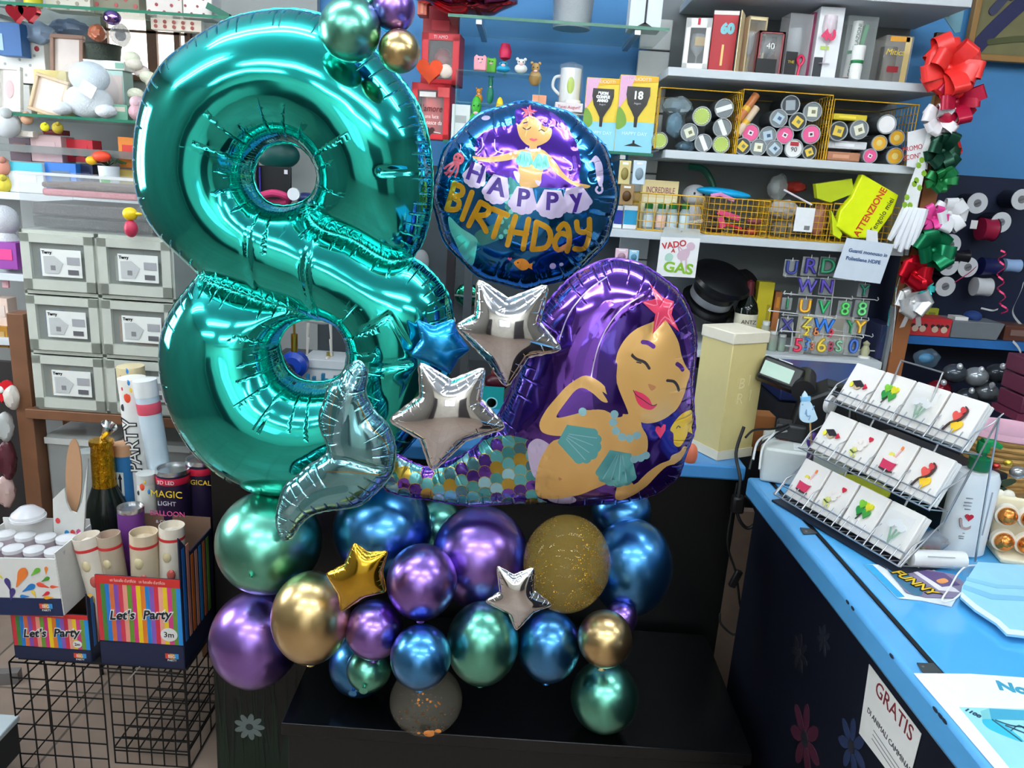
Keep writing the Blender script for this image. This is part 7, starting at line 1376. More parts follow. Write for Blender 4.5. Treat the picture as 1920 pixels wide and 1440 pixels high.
# register group
t = thing('printer_box', 'pale grey box under the black till printer', 'device', (.728, 1.80, ZK+.001), R_(-16)); MB().box((0, 0, .043), (.19, .17, .086)).build('housing', M((206, 212, 208), .4), t, bev=.006); MB().box((.02, -.05, .088), (.1, .05, .006)).build('lid_panel', M((220, 224, 222), .4), t, bev=.002); MB().box((-.05, 0, .0885), (.02, .012, .004)).build('red_button', M((150, 60, 50), .4), t)
t = thing('till_printer', 'black till printer with a small customer display', 'device', (.785, 1.86, ZK+.089), R_(-20)); m_dev = M((22, 23, 25), .35)
b = MB(); b.prism([(-.075, 0), (.075, 0), (.08, .06), (.06, .125), (.0, .135), (-.06, .10)], -.07, .08); b.build('body', m_dev, t, bev=.008); MB().box((.02, -.02, .131), (.04, .02, .012)).build('paper_slot', M((8, 8, 9), .5), t)
MB().cyl((-.055, -.05, .12), (-.055, .05, .135), .028, n=22).build('hinge_drum', m_dev, t); dp = MB().box((0, 0, 0), (.105, .05, .062)).build('display_housing', m_dev, t, (-.115, -.01, .145), (R_(-25), R_(14), 0), bev=.008); MB().box((-.01, -.026, -.002), (.075, .003, .036)).build('lcd_screen', M((150, 178, 160), .2), dp); MB().box((.0, -.01, .032), (.035, .02, .002)).build('white_sticker', m_wht, dp)
MB().box((-.07, -.06, .02), (.07, .06, .04)).build('cable_cover', M((36, 38, 42), .4), t, bev=.006)
t = thing('cash_till', 'long black till base behind the card rack', 'device', CR.matrix_basis @ Vector((.10, .30, 0)), CR.rotation_euler.z); MB().box((.0, .0, .07), (.30, .12, .14)).build('drawer_body', M((20, 21, 23), .4), t, bev=.006); MB().box((0, -.062, .08), (.26, .004, .05)).build('drawer_front', M((34, 36, 40), .35), t, bev=.002)
t = thing('blue_tray', 'dark blue flat screen lid behind the till', 'screen', (XA(1560, 2.28, 1.05), 2.30, 0)); MB().box((0, .1, .5), (.36, .34, 1.0)).build('desk', M((20, 22, 28), .6), t); MB().box((0, .08, 1.035), (.34, .3, .06)).build('base', M((24, 34, 74), .4), t, bev=.006); MB().box((0, .08, 1.068), (.35, .31, .006)).build('lid', M((52, 74, 130), .35), t)
tag(MB().box((0, 0, .05), (.10, .06, .10)).build('orange_carton', M((176, 112, 60), .6), None, (.66, 2.0, .93), bev=.002), 'orange brown carton behind the cream wine box', 'carton')
# white and black leads over the grey box
for i, (pts, col, lab) in enumerate((([(1412, 862), (1420, 830), (1440, 815), (1475, 808)], (190, 194, 196), 'white lead arching over the grey device box'), ([(1405, 880), (1418, 840), (1450, 818), (1480, 800)], (20, 21, 23), 'black lead crossing the grey device box'), ([(1398, 820), (1415, 806), (1450, 804), (1478, 796)], (16, 17, 19), 'thin black lead at the back of the grey device box'), ([(1424, 880), (1430, 840), (1452, 812)], (206, 208, 208), 'second white lead at the corner of the grey device box'))):
    P = [PY(x, z, 1.70+.03*k) for k, (x, z) in enumerate(pts)]; cable(P, .0028, col, lab, 'device_lead')
t = thing('baby_bottle_sign', 'pale blue baby bottle cutout on a wooden stick', 'ornament', PY(1520, 765, 1.66)); f = lambda pts: [(PY(x, z, 1.66).x-t.location.x, PY(x, z, 1.66).z-t.location.z) for x, z in pts]
b = MB(); b.prism(f(spline([(1503, 752), (1518, 752), (1530, 778), (1531, 786), (1518, 792), (1503, 789), (1499, 778)])), -.003, .003); b.build('bottle', M((190, 220, 238), .5), t); b = MB(); b.prism(f([(1501, 744), (1519, 743), (1519, 751), (1502, 752)]), -.004, .004); b.build('ring', M((120, 180, 220), .4), t); b = MB(); b.prism(f(spline([(1504, 744), (1508, 735), (1510, 734), (1514, 743)])), -.003, .003); b.build('teat', M((206, 230, 240), .4), t)
b = MB(); b.prism(f(stroke2([(1511, 768), (1512, 779), (1518, 779)], 2)), -.004, -.003); b.build('letter_mark', M((120, 150, 190), .5), t)
for i in range(10): plate(t, 'dot_print', 0, 0, 0, 0, -.003, (130, 170, 210), poly=arc(*f([(1504+((i*7) % 22), 758+((i*11) % 30))])[0], .0016, .0016, n=6))
q = f([(1519, 792), (1524, 838)]); MB().tube([(q[0][0], 0, q[0][1]), (q[1][0], .01, q[1][1])], .002).build('stick', M((196, 156, 96), .6), t)
t = thing('purple_pot', 'purple beaded holder under the baby bottle sign', 'holder', PY(1524, 826, 1.68)); MB().ball((0, 0, 0), (.014, .012, .02)).build('bead', M((80, 50, 130), .3), t); MB().cyl((0, 0, -.105), (0, 0, -.01), .008, n=10).build('stem', M((90, 70, 110), .4), t)
t = thing('stamp_disc', 'round white disc leaning on the till', 'disc', PY(1556, 758, 1.74)); MB().lathe([(.001, -.006), (.02, -.006), (.022, 0), (.02, .006), (.001, .006)], 22, ax='y').build('disc', M((214, 214, 214), .4), t, None, (0, 0, R_(40))); MB().lathe([(.001, -.008), (.014, -.0075), (.015, -.006)], 22, ax='y').build('inset', M((186, 188, 186), .4), t, None, (0, 0, R_(40))); MB().cyl((0, 0, ZK+.001-t.location.z), (0, 0, -.015), .004, n=10).build('stem', M((190, 192, 190), .4), t)
t = thing('lime_tub', 'lime green oval tub behind the lowest cards', 'tub', CR.matrix_basis @ Vector((.08, .125, .0005))); b = MB(); b.lathe([(.06, 0), (.068, .062), (.064, .062), (.058, .004), (.001, .004)], 30); b.build('tub', M((196, 204, 26), .35), t); MB().lathe([(.067, .058), (.07, .06), (.07, .065), (.066, .066)], 30).build('rim', M((206, 212, 60), .35), t)
for i, (x, y, z, rx, rz_, col, lab) in enumerate(((.16, .12, .03, .03, .03, (96, 50, 60), 'dark maroon pouch between lime tub and clear bags'), (.23, .12, .035, .035, .035, (176, 170, 172), 'clear crinkled bag behind the lowest cards'), (.29, .11, .03, .035, .028, (150, 156, 166), 'grey crinkled bag behind the last white calla cards'))):
    c = CR.matrix_basis @ Vector((x, y, z)); k = c.y*1.02/FPX; q = thing('sweet_bag', lab, 'bag', c); b = MB(); b.ball((0, 0, 0), (rx, .02, rz_), n=20, k=12); b.v = [(v[0]*(1+.16*math.sin(160*v[2])), v[1]*(1+.2*math.sin(190*v[0])), v[2]*(1+.12*math.sin(140*v[0]))) for v in b.v]; b.build('bag', M(col, .15, 0, .55), q)
    for kk in range(4): MB().ball((-.012+.008*kk, -.004, -.012+.006*(kk % 2)), .006, n=10, k=6).build('sweet', M(((226, 200, 50), (220, 90, 100), (236, 230, 224), (190, 60, 90))[kk], .4), q)
# sanitiser
t = thing('sanitiser_bottle', 'white hand sanitiser bottle with a green pump', 'bottle', (.925, 1.43, ZK)); h = .175
b = MB(); b.lathe([(.040, 0), (.046, .004), (.046, h*.9), (.040, h*.985), (.018, h), (.016, h+.006)], 36); b.v = [(v[0], v[1]*.72, v[2]) for v in b.v]; b.build('bottle', M((226, 230, 232), .3), t)
MB().lathe([(.019, h+.002), (.02, h+.004), (.02, h+.026), (.014, h+.028), (.009, h+.03), (.009, h+.045)], 24).build('collar', M((12, 104, 62), .35), t); b = MB(); b.cyl((0, 0, h+.04), (0, 0, h+.058), .012, n=20); b.tube([(-.004, 0, h+.056), (.016, 0, h+.057), (.034, 0, h+.05)], [.010, .008, .005], 10); b.build('pump_head', M((18, 136, 72), .35), t)
yb = -.0335
for x, z, wl in ((-.018, .72, .022), (-.018, .67, .026), (-.018, .63, .026), (-.018, .59, .018), (-.014, .30, .012), (-.014, .26, .024), (-.014, .235, .022)): MB().box((x, yb+.0035, h*z), (wl, .002, .0016)).build('text_line', M((130, 130, 138), .5), t)
b = MB(); b.prism(heart2(-.016, h*.50, .016), yb, yb+.003); b.build('heart_logo', M((190, 30, 50), .4), t); b = MB(); b.prism(stroke2([(-.031, h*.47), (-.026, h*.38), (-.016, h*.36), (-.006, h*.40), (-.002, h*.46)], .005), yb+.001, yb+.004); b.build('hands_logo', M((176, 150, 146), .5), t)
MB().box((.018, -.0308, h*.55), (.003, .001, h*.52)).build('scale_line', M((150, 150, 156), .5), t)
# chocolates
t = thing('chocolate_tray', 'cream tray of gold wrapped chocolates beside the sanitiser', 'chocolates', (1.035, 1.42, ZK), R_(-12)); MB().box((.02, .035, .055), (.13, .012, .11), rot=(R_(-14), 0, 0)).build('tray', M((232, 222, 190), .5), t, bev=.01); MB().box((.02, .0, .006), (.13, .09, .012)).build('base', M((226, 218, 190), .5), t, bev=.004)
for i in range(6):
    x = -.035+.042*(i % 3); z = .085-.05*(i//3); MB().ball((x, -.004-.012*(i//3), z), .018, n=20, k=12).build('chocolate', M((216, 140, 70), .25, .9, bump=.5, bscale=120), t); MB().lathe([(.017, .004), (.023, .002), (.022, .012), (.016, .012)], 20, c=(x, 0, z), ax='y').build('paper_cup', M((236, 230, 214), .6), t, (0, -.002-.012*(i//3)+.012, 0))
t = thing('white_flowers', 'white artificial blossoms with dark leaves behind the chocolates', 'flowers', PY(1878, 935, 1.50)); 
for i in range(6): MB().ball((.02*math.cos(i*1.05)-.005, -.01, .014*math.sin(i*1.05)), (.013, .01, .012), n=12, k=8).build('blossom', M((240, 236, 222), .7), t)
for x, z, a in ((.0, .035, 20), (-.01, .022, -20), (.05, -.0, 30)): b = MB(); b.prism([(x+.022*math.cos(q)*math.cos(R_(a))-.008*math.sin(q)*math.sin(R_(a)), z+.022*math.cos(q)*math.sin(R_(a))+.008*math.sin(q)*math.cos(R_(a))) for q in [2*math.pi*k/12 for k in range(12)]], -.001, .001); b.build('leaf', M((44, 62, 44), .5), t)
b = MB(); b.tube([(0, 0, 0), (.0, .005, PY(1878, 935, 1.50).z*-1+ZK+.004)], .003); b.build('stem', M((60, 80, 50), .6), t)
t = thing('paper_stack', 'white papers and pad lying behind the sanitiser', 'papers', (1.18, 1.62, ZK)); MB().box((0, 0, .012), (.30, .22, .024), rot=(0, 0, R_(14))).build('pad', M((226, 230, 234), .6), t); MB().box((-.05, -.02, .026), (.2, .15, .003), rot=(0, 0, R_(-8))).build('sheet', M((236, 238, 240), .6), t); MB().tube([(-.1, -.06, .031), (.02, -.04, .031)], .004).build('pen', M((230, 232, 226), .3), t)
# basket
t = thing('wicker_basket', 'wicker basket with a pink rim at the back of the counter', 'basket', (XA(1884, 1.68, 1.03), 1.70, ZK+.026)); 
for i in range(9): 
    z = .035+.0135*i; r = .072+.0022*i; MB().tube([(r*math.cos(a)*(1+.02*math.sin(12*a+math.pi*i)), r*.8*math.sin(a)*(1+.02*math.sin(12*a+math.pi*i)), z) for a in [2*math.pi*k/72 for k in range(72)]], .007, 6, closed=True).build('woven_row', M((176, 136, 76) if i % 2 else (156, 118, 62), .7), t)
MB().lathe([(.001, .03), (.07, .03), (.07, .034), (.001, .034)], 30).build('bottom', M((150, 112, 60), .7), t); b = MB(); b.lathe([(.09, .146), (.098, .150), (.096, .164), (.086, .160)], 40); b.v = [(v[0], v[1]*.82, v[2]) for v in b.v]; b.build('pink_rim', M((206, 160, 176), .6), t); MB().lathe([(.001, 0), (.066, 0), (.066, .03), (.001, .03)], 30).build('foot', M((130, 100, 56), .7), t)
for i, (px, py, col, r) in enumerate(((1845, 868, (90, 150, 40), .008), (1868, 874, (190, 60, 50), .007), (1890, 868, (200, 170, 60), .008), (1908, 886, (170, 172, 174), .014), (1828, 862, (130, 140, 50), .008))): tag(MB().ball(PY(px, py, 1.56), (r*1.2, r, r)).build('shiny_bauble', M(col, .15, .6)), ('green glossy bauble under the wicker basket', 'red glossy bauble under the wicker basket', 'gold glossy bauble under the wicker basket', 'silver crumpled bauble at the photo edge', 'olive glossy bauble behind the green pump')[i], 'bauble')
# paper roll, leaflets, mask, sheet
p, q = PZ(1706, 1046, ZK+.02), PZ(1806, 1050, ZK+.02); t = thing('paper_tube', 'white printed carton tube lying by the sanitiser', 'carton', (p+q)/2); dvv = q-p; b = MB(); b.cyl(-dvv/2, dvv/2, .017, n=20); b.build('tube', M((226, 228, 228), .5), t); b = MB()
for k in range(4): MB().box((0, -.014-.0005*k, .011-.006*k), (dvv.length*.5, .002, .0012), rot=(0, 0, math.atan2(dvv.y, dvv.x))).build('text_line', M((176, 178, 182), .5), t)
def flat(name, label, cat, px, z, col, th=.0012):
    P = [PZ(x, y_, z) for x, y_ in px]; c = sum((Vector(v) for v in P), Vector())/len(P); t = thing(name, label, cat, c); f = lambda pts: [(PZ(x, y_, z).x-c.x, PZ(x, y_, z).y-c.y) for x, y_ in pts]
    b = MB(); b.prism(f(px), 0, th, plane='xy'); b.build('sheet', M(col, .4), t); return t, f
def onflat(t, f, nm, px, col, z=.0014): b = MB(); b.prism(f(px), z-.0003, z, plane='xy'); return b.build(nm, M(col, .4), t)
t, f = flat('leaflet', 'white leaflet with a cyan edge under the magazine', 'leaflet', [(1619, 1059), (1683, 1122), (1730, 1127), (1784, 1138), (1800, 1110), (1740, 1060)], ZK+.0005, (226, 232, 236)); onflat(t, f, 'cyan_edge', [(1619, 1059), (1683, 1122), (1696, 1120), (1636, 1060)], (50, 160, 214)); onflat(t, f, 'white_notch', [(1652, 1076), (1668, 1092), (1676, 1091), (1660, 1076)], (236, 240, 240), .0018)
t, f = flat('magazine', 'glossy party magazine with bubble lettering', 'magazine', [(1662, 1066), (1700, 1062), (1790, 1078), (1815, 1100), (1790, 1122), (1735, 1120), (1700, 1112)], ZK+.003, (130, 120, 150)); onflat(t, f, 'blue_swirl', spline([(1664, 1068), (1690, 1066), (1730, 1112), (1705, 1112)]), (60, 110, 140)); onflat(t, f, 'white_band', [(1698, 1064), (1760, 1108), (1800, 1112), (1790, 1104), (1712, 1064)], (230, 226, 230), .0016); onflat(t, f, 'purple_panel', [(1712, 1068), (1770, 1076), (1800, 1098), (1766, 1102)], (90, 70, 120), .0018); onflat(t, f, 'orange_shape', spline([(1755, 1090), (1770, 1086), (1778, 1092), (1764, 1096)]), (226, 150, 80), .002)
a = PZ(1682, 1074, ZK+.005); b_ = PZ(1748, 1112, ZK+.005); an = math.atan2(b_.y-a.y, b_.x-a.x); c = (a+b_)/2-t.location; txt('FUNNY', .034, m_blk, t, (c.x, c.y, .0022), rot=(0, 0, an), bold=.003, sx=.75); txt('FUNNY', .034, M((226, 190, 40), .4), t, (c.x, c.y, .0028), rot=(0, 0, an), bold=.0005, sx=.75)
# folded mask
P0 = [(1833, 1057), (1925, 1063), (1960, 1130), (1930, 1198), (1887, 1193), (1867, 1173), (1827, 1147), (1800, 1123), (1803, 1103)]
t, f = flat('face_mask', 'pale blue surgical mask lying on the counter', 'mask', P0, ZK+.010, (150, 210, 236), .004); onflat(t, f, 'white_hem', [(1800, 1123), (1827, 1147), (1867, 1173), (1887, 1193), (1930, 1198), (1926, 1188), (1892, 1184), (1872, 1166), (1830, 1138), (1802, 1114)], (226, 240, 246), .0046); onflat(t, f, 'pleat', [(1806, 1100), (1860, 1118), (1940, 1124), (1942, 1132), (1858, 1128), (1804, 1108)], (120, 186, 220), .0046); onflat(t, f, 'pleat', [(1812, 1086), (1870, 1100), (1938, 1104), (1939, 1109), (1868, 1107), (1810, 1092)], (130, 196, 226), .0046)
lp_ = [PZ(x, y_, ZK+.012)-t.location for x, y_ in ((1832, 1060), (1812, 1062), (1796, 1076), (1782, 1100), (1767, 1122), (1770, 1128), (1788, 1124), (1802, 1112))]; MB().tube(spline([tuple(v) for v in lp_], False), .0016, 6).build('ear_loop', M((236, 240, 242), .6), t)
t, f = flat('counter_sheet', 'white printed sheet with a turquoise picture at the counter corner', 'poster', [(1713, 1263), (1820, 1264), (1960, 1274), (2050, 1500), (1915, 1500)], ZK+.0004, (236, 242, 242), .0008)
onflat(t, f, 'picture', [(1798, 1327), (1940, 1331), (2010, 1490), (1925, 1480)], (150, 212, 226), .0011); onflat(t, f, 'deep_panel', spline([(1842, 1350), (1870, 1352), (1920, 1392), (1880, 1380), (1850, 1365)]), (60, 180, 206), .0014); onflat(t, f, 'device_print', [(1838, 1335), (1854, 1330), (1858, 1350), (1842, 1350)], (120, 190, 196), .0016); onflat(t, f, 'device_side', [(1854, 1330), (1925, 1334), (1925, 1352), (1858, 1350)], (70, 160, 190), .0016)
for pts in ([(1860, 1351), (1905, 1384), (1915, 1392)], [(1866, 1352), (1895, 1362), (1925, 1366)], [(1885, 1362), (1905, 1370), (1925, 1378)], [(1895, 1372), (1910, 1362), (1925, 1372)]): onflat(t, f, 'line_print', stroke2(pts, 2.2), (50, 90, 110), .0018)
for s, px, py, sz, col in (('No', 1896, 1292, .030, (60, 150, 180)), ('1100', 1823, 1339, .010, (40, 70, 90))):
    a = PZ(px, py, ZK)-t.location; txt(s, sz, M(col, .5), t, (a.x, a.y, .0016), rot=(0, 0, R_(-12) if s == 'No' else R_(-50)), bold=.0012 if s == 'No' else .0004, shear=.1)
for px, lab in (([(1719, 1244), (1750, 1245), (1766, 1262), (1730, 1262)], 'small black price tag lying by the white sheet'), ([(1500, 990), (1520, 992), (1532, 1001), (1506, 1002)], 'black tag lying under the card rack')): t, f = flat('black_tag', lab, 'tag', px, ZK+.0012, (58, 64, 66), .0016); onflat(t, f, 'mark', [(px[0][0]+8, px[0][1]+6), (px[0][0]+13, px[0][1]+6), (px[0][0]+14, px[0][1]+9), (px[0][0]+10, px[0][1]+9)], (110, 116, 118), .0018)
tag(MB().ball(PZ(1295, 852, .95), (.018, .014, .03)).build('ornament', M((206, 110, 80), .5)), 'salmon coloured ornament foot showing beside the wine box', 'ornament')
# ---------------------------------------------------------------- right back corner
Yk = 2.86
nk = thing('ribbon_wall', 'dark navy ribbon cupboard on the back wall', 'cupboard', (1.95, 2.98, 0)); ztop = PY(1860, 332, 2.96).z
MB().box((0, 0, ztop/2), (1.25, .03, ztop)).build('back_panel', M((16, 28, 56), .6), nk); zs = PY(1800, 641, 2.72).z; MB().box((0, -.14, zs), (1.22, .28, .03)).build('shelf', M((40, 104, 170), .45), nk); MB().box((0, -.14, .45), (1.22, .27, .03)).build('lower_shelf', M((20, 30, 50), .5), nk)
SPL = [(1832, 381, 18, 'upper'), (1876, 417, 18, 'under'), (1915, 374, 18, 'edge'), (1781, 459, 19, 'a'), (1778, 498, 18, 'b'), (1814, 501, 18, 'c'), (1772, 537, 18, 'd')]
SL = ['white ended ribbon spool highest in the dark cupboard', 'white ended ribbon spool below the highest one', 'white ended ribbon spool cut by the photo edge', 'white ended ribbon spool behind the green bow', 'white ended ribbon spool left of a touching pair', 'white ended ribbon spool right of a touching pair', 'lowest white ended ribbon spool beside the silver bow']
for (px, py, r, k), lab in zip(SPL, SL):
    c = PY(px, py, Yk); R = r*Yk*1.02/FPX; t = thing('ribbon_spool', lab, 'ribbon spool', c, group='ribbon spools on the dark cupboard')
    MB().lathe([(R*.38, 0), (R, 0), (R, .003), (R*.38, .003), (R*.38, 0)], 28, ax='y').build('end_disc', M((206, 208, 212), .5), t); MB().lathe([(R*.6, -.09), (R*.9, -.088), (R*.9, -.004), (R*.6, -.004)], 24, ax='y').build('ribbon', M((20, 24, 40), .4), t); MB().box((0, -.005, 0), (R*.5, .003, R*.14), rot=(0, R_(-25), 0)).build('core_bar', M((90, 92, 96), .5), t); MB().lathe([(.001, .002), (R*.38, .002), (R*.38, .004)], 18, ax='y').build('core', M((120, 122, 126), .5), t)
for px, py, rx, rz_, col, lab in ((1850, 430, 12, 20, (150, 24, 60), 'crimson ribbon reel on its side'), (1896, 498, 14, 12, (150, 180, 220), 'pale blue ribbon reel on its side'), (1840, 538, 14, 17, (206, 208, 212), 'white ribbon reel on its side'), (1800, 480, 12, 12, (20, 22, 30), 'black ribbon reel between the white spools'), (1855, 500, 16, 16, (24, 30, 80), 'deep blue ribbon reel in the middle of the cupboard')):
    c = PY(px, py, 2.87); k = 2.87*1.02/FPX; t = thing('ribbon_reel', lab, 'ribbon reel', c); MB().lathe([(.001, -rx*k), (rz_*k, -rx*k), (rz_*k*.92, 0), (rz_*k, rx*k), (.001, rx*k)], 22, ax='x').build('ribbon', M(col, .35), t); MB().lathe([(.001, rx*k), (rz_*k*1.05, rx*k), (rz_*k*1.05, rx*k+.003), (.001, rx*k+.003)], 22, ax='x').build('flange', M((30, 32, 40), .5), t)
plate(thing('label_square', 'small white square label with a black mark in the cupboard', 'label', PY(1826, 421, 2.84)), 'square', 0, 0, .024, .03, 0, (226, 226, 226)); 
def curl(label, pts, Y, col, amp=.008, turns=6, w=.006):
    P = [PY(x, z, Y) for x, z in pts]; P = [Vector(q) for q in spline([tuple(q) for q in P], False, 12)]; n = len(P); P = [p+Vector((amp*math.sin(2*math.pi*turns*i/n), amp*math.cos(2*math.pi*turns*i/n), 0)) for i, p in enumerate(P)]
    return tag(MB().strip(P, [(w*.3, 0, w)]*n, .0006).build('curled_ribbon', M(col, .25, .3)), label, 'ribbon')
curl('pink curled ribbon hanging in the dark cupboard', [(1880, 470), (1876, 530), (1884, 588)], 2.80, (206, 50, 100), .012, 5); curl('silver curled ribbon at the photo edge, upper', [(1920, 530), (1900, 580), (1918, 620), (1896, 645)], 2.78, (200, 204, 206), .004, 2, .008); curl('silver curled ribbon hanging lower at the photo edge', [(1900, 640), (1914, 668), (1885, 680)], 2.68, (206, 208, 210), .003, 1.5, .008); curl('pink straight ribbon end crossing a spool', [(1831, 500), (1812, 515), (1790, 530)], 2.83, (190, 60, 110), .001, 1); curl('white ribbon end over the cupboard shelf', [(1840, 578), (1860, 582), (1872, 580)], 2.74, (214, 216, 218), .002, 1)
t, w, h, d = put('red_carton', 'red carton printed with round eared animal faces', 'box', 1702, 1779, 597, 2.70, zs+.016, .10); carton(t, w, h, d, (196, 52, 58)); plate(t, 'top_band', 0, h*.9, w, h*.18, -d/2-.0003, (206, 36, 50))
for x in (-.36, -.18, .12, .34):
    for dx, dz, r, c in ((0, 0, .08, (206, 180, 160)), (-.06, .12, .05, (60, 26, 30)), (.06, .13, .05, (60, 26, 30))): plate(t, 'face_print', 0, 0, 0, 0, -d/2-.0004-(.0003 if r > .06 else 0), c, poly=arc(w*(x+dx), h*(.4+dz*1.4), w*r, w*r, n=12))
t, w, h, d = put('grey_tray', 'grey slanted tray next to the red carton', 'tray', 1781, 1876, 604, 2.70, zs+.016, .12); b = MB(); b.prism([(-w*.5, 0), (w*.42, 0), (w*.52, h), (-w*.5, h)], -d/2, d/2); b.build('tray', M((110, 116, 122), .5), t, bev=.003); MB().box((-w*.3, -.02, h+.006), (w*.26, .05, .012)).build('white_block', m_wht, t); MB().ball((w*.05, 0, h+.012), (.03, .03, .02)).build('blue_fabric', M((30, 60, 120), .7), t)
simple('brown_carton', 'dark reddish carton at the photo edge on the blue cupboard shelf', 'box', 1880, 1935, 612, 640, 2.72, (90, 52, 40), .1)
t, w, h, d = put('yellow_note', 'yellow green pack behind the silver bow', 'packet', 1733, 1757, 578, 2.80, PY(1745, 600, 2.80).z, .02); carton(t, w, h, d, (150, 160, 40)); plate(t, 'label', 0, h*.5, w*.5, h*.3, -d/2-.0003, (110, 120, 50))
pouch('clear bag with a blue label under the cupboard shelf', 1738, 672, 24, 18, (96, 120, 140), 2.60, alpha=.4, inner=(40, 150, 206))
for i, (px, py, col) in enumerate(((1790, 700, (70, 76, 84)), (1830, 706, (150, 156, 160)), (1760, 730, (120, 20, 34)), (1850, 735, (110, 114, 118)), (1812, 745, (60, 66, 72)), (1870, 700, (50, 54, 60)))): t = thing('wrapped_ornament', ('dark clear wrapped bauble below the cupboard', 'silver wrapped bauble below the cupboard', 'maroon carton behind the rack handle', 'grey wrapped bauble beside the card rack', 'black wrapped bauble behind the top cards', 'dark wrapped bauble near the pink drawers')[i], 'ornament', PY(px, py, 2.5)); MB().ball((0, 0, 0), (.04, .035, .032), n=16, k=10).build('wrap', M(col, .12, .4), t); MB().ball((0, -.02, .028), (.01, .01, .012), n=8, k=6).build('knot', M((200, 202, 206), .2, .5), t)
t = thing('drawer_cabinet', 'small pink drawer set at the right edge', 'drawers', PY(1952, 722, 2.2)); t.location.z = PY(1908, 775, 2.2).z
for k, (z, c) in enumerate(((.11, (206, 130, 40)), (.055, (30, 140, 110)), (0, (120, 60, 90)))): dd = MB().box((.02, .06, z+.025), (.12, .12, .05)).build('drawer', M((98, 44, 66), .35), t, bev=.003); MB().box((.02, -.003, z+.025), (.07, .006, .026)).build('drawer_front', M(c, .35), dd, bev=.003)
MB().box((.02, .06, -.012), (.14, .13, .02)).build('base', M((110, 46, 70), .4), t)
desk = MB(); desk.box((1.75, 2.25, .46), (.9, .5, .92)); tag(desk.build('side_desk', M((26, 26, 30), .6), bev=.004), 'dark desk behind the counter carrying the pink drawers', 'desk')
# painting, posts, card
t = thing('framed_painting', 'wood framed dark landscape painting at the top right', 'painting', PY(1900, 50, 2.95)); f = lambda pts: [(PY(x, z, 2.95).x-t.location.x, PY(x, z, 2.95).z-t.location.z) for x, z in pts]
x0, z0 = f([(1812, 106)])[0]; x1 = x0+.62; z1 = z0+.5
for nm, c, dd in (('frame_rail', ((x0+x1)/2, 0, z0), (x1-x0, .03, .022)), ('frame_stile', (x0, 0, (z0+z1)/2), (.022, .03, z1-z0)), ('frame_stile', (x1, 0, (z0+z1)/2), (.022, .03, z1-z0)), ('frame_rail', ((x0+x1)/2, 0, z1), (x1-x0, .03, .022))): MB().box(c, dd).build(nm, M((150, 112, 60), .5), t, bev=.003)
MB().box(((x0+x1)/2, .008, (z0+z1)/2), (x1-x0, .01, z1-z0)).build('canvas', M((116, 112, 76), .7, noise=.3, nscale=12), t)
for i, (pts, wd, col) in enumerate((([(.02, .02), (.08, .10), (.18, .2), (.3, .24)], .05, (44, 46, 84)), ([(.1, .22), (.2, .3), (.34, .34)], .09, (40, 40, 76)), ([(.06, .04), (.2, .06), (.4, .05)], .02, (80, 84, 50)), ([(.2, .12), (.34, .16)], .03, (130, 140, 150)), ([(.05, .14), (.12, .24)], .03, (60, 64, 90)))): b = MB(); b.prism(stroke2([(x0+.01+p[0], z0+.012+p[1]) for p in pts], wd), -.0005-.0004*i, .004); b.build('paint_stroke', M(col, .7), t)
wp = thing('easel_post', 'light wooden post behind the red bow', 'post', (XA(1779, 2.86, 2.1), 2.86, 0)); MB().box((0, 0, 1.06), (.045, .03, 2.12)).build('post', M((206, 160, 96), .5), wp); MB().box((-.025, .02, PY(1752, 65, 2.84).z), (.05, .02, .03)).build('cross_bar', M((120, 84, 60), .5), wp)
t, f = hang_card('green_card', 'greeting card with green and red print above the red bow', 'card', [(1760, 18), (1776, 0), (1812, -4), (1800, 60), (1790, 62)], 2.75, (110, 160, 176)); b = MB(); b.prism(f([(1764, 18), (1780, 6), (1796, 18), (1778, 32)]), -.0025, -.0015); b.build('green_print', M((50, 120, 70), .5), t); b = MB(); b.prism(f(arc(1799, 14, 3.5, 3.5, n=10)), -.003, -.0015); b.build('red_print', M((150, 30, 60), .5), t)
pw = thing('wooden_post', 'brown wooden post carrying the string of bows', 'post', (XA(1688, 2.62, 1.15), 2.635, 0)); MB().box((0, 0, 1.0), (.05, .04, 2.0)).build('post', M((150, 92, 52), .55), pw); MB().box((-.035, 0, .66), (.012, .03, 1.2)).build('metal_strip', M((170, 180, 182), .3, .6), pw)
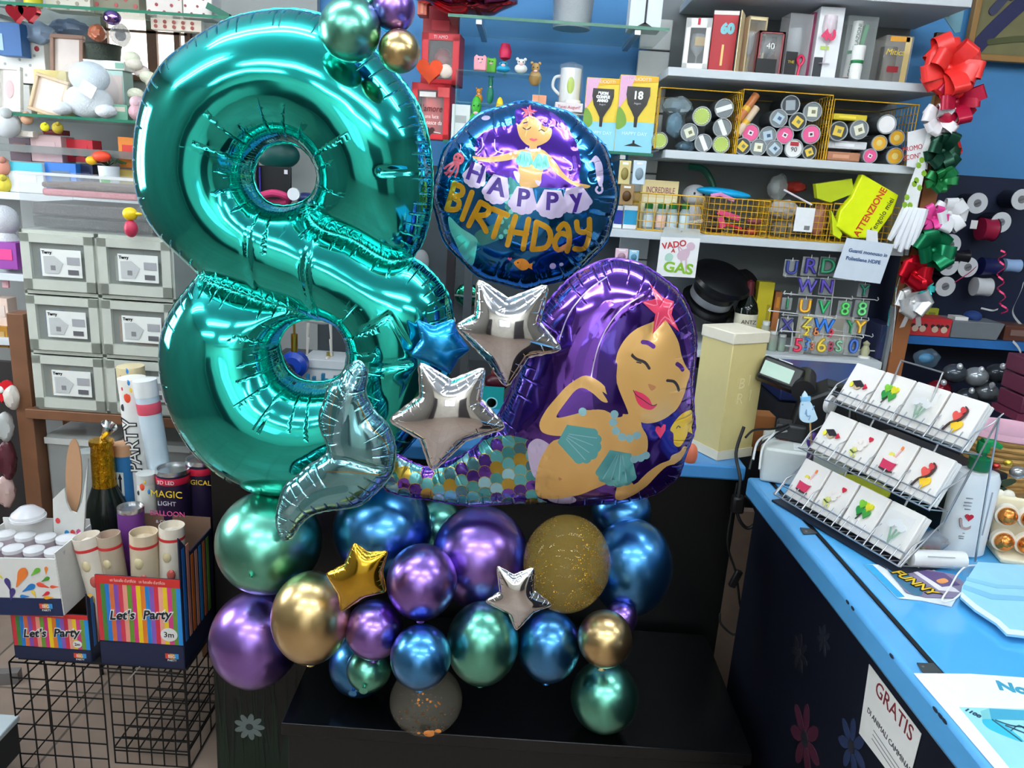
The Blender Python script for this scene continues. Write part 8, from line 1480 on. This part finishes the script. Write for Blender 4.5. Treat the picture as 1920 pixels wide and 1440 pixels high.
def bow(label, px, py, r, col, Y=2.56, n=14, metal=.2, tails=0, seed=1, w=.5, name='gift_bow'):
    c = PY(px, py, Y); R = r*Y*1.02/FPX; t = thing(name, label, 'bow', c, group='ribbon bows hanging on the post'); rnd = random.Random(seed); m = M(col, .28, metal)
    for i in range(n):
        a = 2*math.pi*i/n+rnd.uniform(-.15, .15); tl_ = rnd.uniform(-.1, .9); L_ = R*rnd.uniform(.8, 1.05); u = Vector((math.cos(a)*math.cos(tl_*.8), -math.sin(tl_*.9), math.sin(a)*math.cos(tl_*.8))); wv = u.cross(Vector((0, 1, 0))); wv = wv.normalized() if wv.length > .1 else Vector((1, 0, 0)); side = u.cross(wv).normalized()
        P = [Vector((0, 0, 0)), u*L_*.5+side*L_*.22, u*L_*.92+side*L_*.16, u*L_, u*L_*.92-side*L_*.16, u*L_*.5-side*L_*.2, Vector((0, 0, 0))]
        MB().strip([Vector(q) for q in spline([tuple(q) for q in P], False, 4)], wv*R*w, .0008).build('loop', m, t)
    for k in range(tails):
        a = R_(-60-50*k); MB().strip([(0, 0, 0), (R*.7*math.cos(a), -.01, R*.8*math.sin(a)), (R*1.2*math.cos(a), -.005, R*1.7*math.sin(a))], (R*.3, 0, R*.1), .0008).build('tail', m, t)
    MB().ball((0, -.004, 0), R*.16, n=10, k=6).build('knot', m, t); return t
bow('big bright red ribbon bow at the top of the post', 1776, 128, 54, (232, 54, 50), n=16, metal=0, seed=1); bow('dark crimson ribbon bow right below the big red one', 1790, 192, 46, (176, 20, 56), n=10, metal=.1, seed=2); bow('white bow printed with little hearts', 1758, 224, 34, (232, 226, 228), n=10, metal=0, seed=3, w=.5); bow('dark green and gold striped bow', 1766, 283, 36, (24, 70, 52), n=11, metal=.5, seed=4, tails=1); bow('emerald bow under the striped green bow', 1762, 338, 28, (30, 120, 64), n=9, metal=.4, seed=5); bow('bright pink bow beside white loops', 1750, 408, 26, (222, 70, 150), n=9, metal=.1, seed=6); bow('white looped bow right of the pink bow', 1778, 400, 34, (226, 226, 228), n=7, metal=0, seed=7, w=.6)
bow('green metallic bow with pointed leaves', 1748, 470, 44, (10, 110, 70), n=7, metal=.6, seed=8, w=.6); bow('ruby red foil bow in the middle of the post', 1716, 512, 34, (186, 12, 34), n=9, metal=.7, seed=9, w=.8); bow('silver white foil bow lowest on the post', 1712, 566, 30, (214, 214, 214), n=9, metal=.6, seed=10, w=.9, tails=2); bow('small turquoise foil bow behind the silver one', 1732, 540, 18, (60, 190, 190), n=6, metal=.5, seed=11, w=.6)
curl('thin red ribbon end hanging by the blue wall', [(1786, 240), (1796, 262), (1804, 286)], 2.55, (206, 40, 46), .001, 1, .012); curl('pale satin ribbon trailing beside the post', [(1690, 500), (1680, 560), (1672, 660)], 2.56, (206, 206, 202), .002, 2, .006); curl('teal foil ribbon trailing left of the silver bow', [(1680, 540), (1668, 590), (1655, 640)], 2.58, (30, 130, 130), .004, 2, .008)
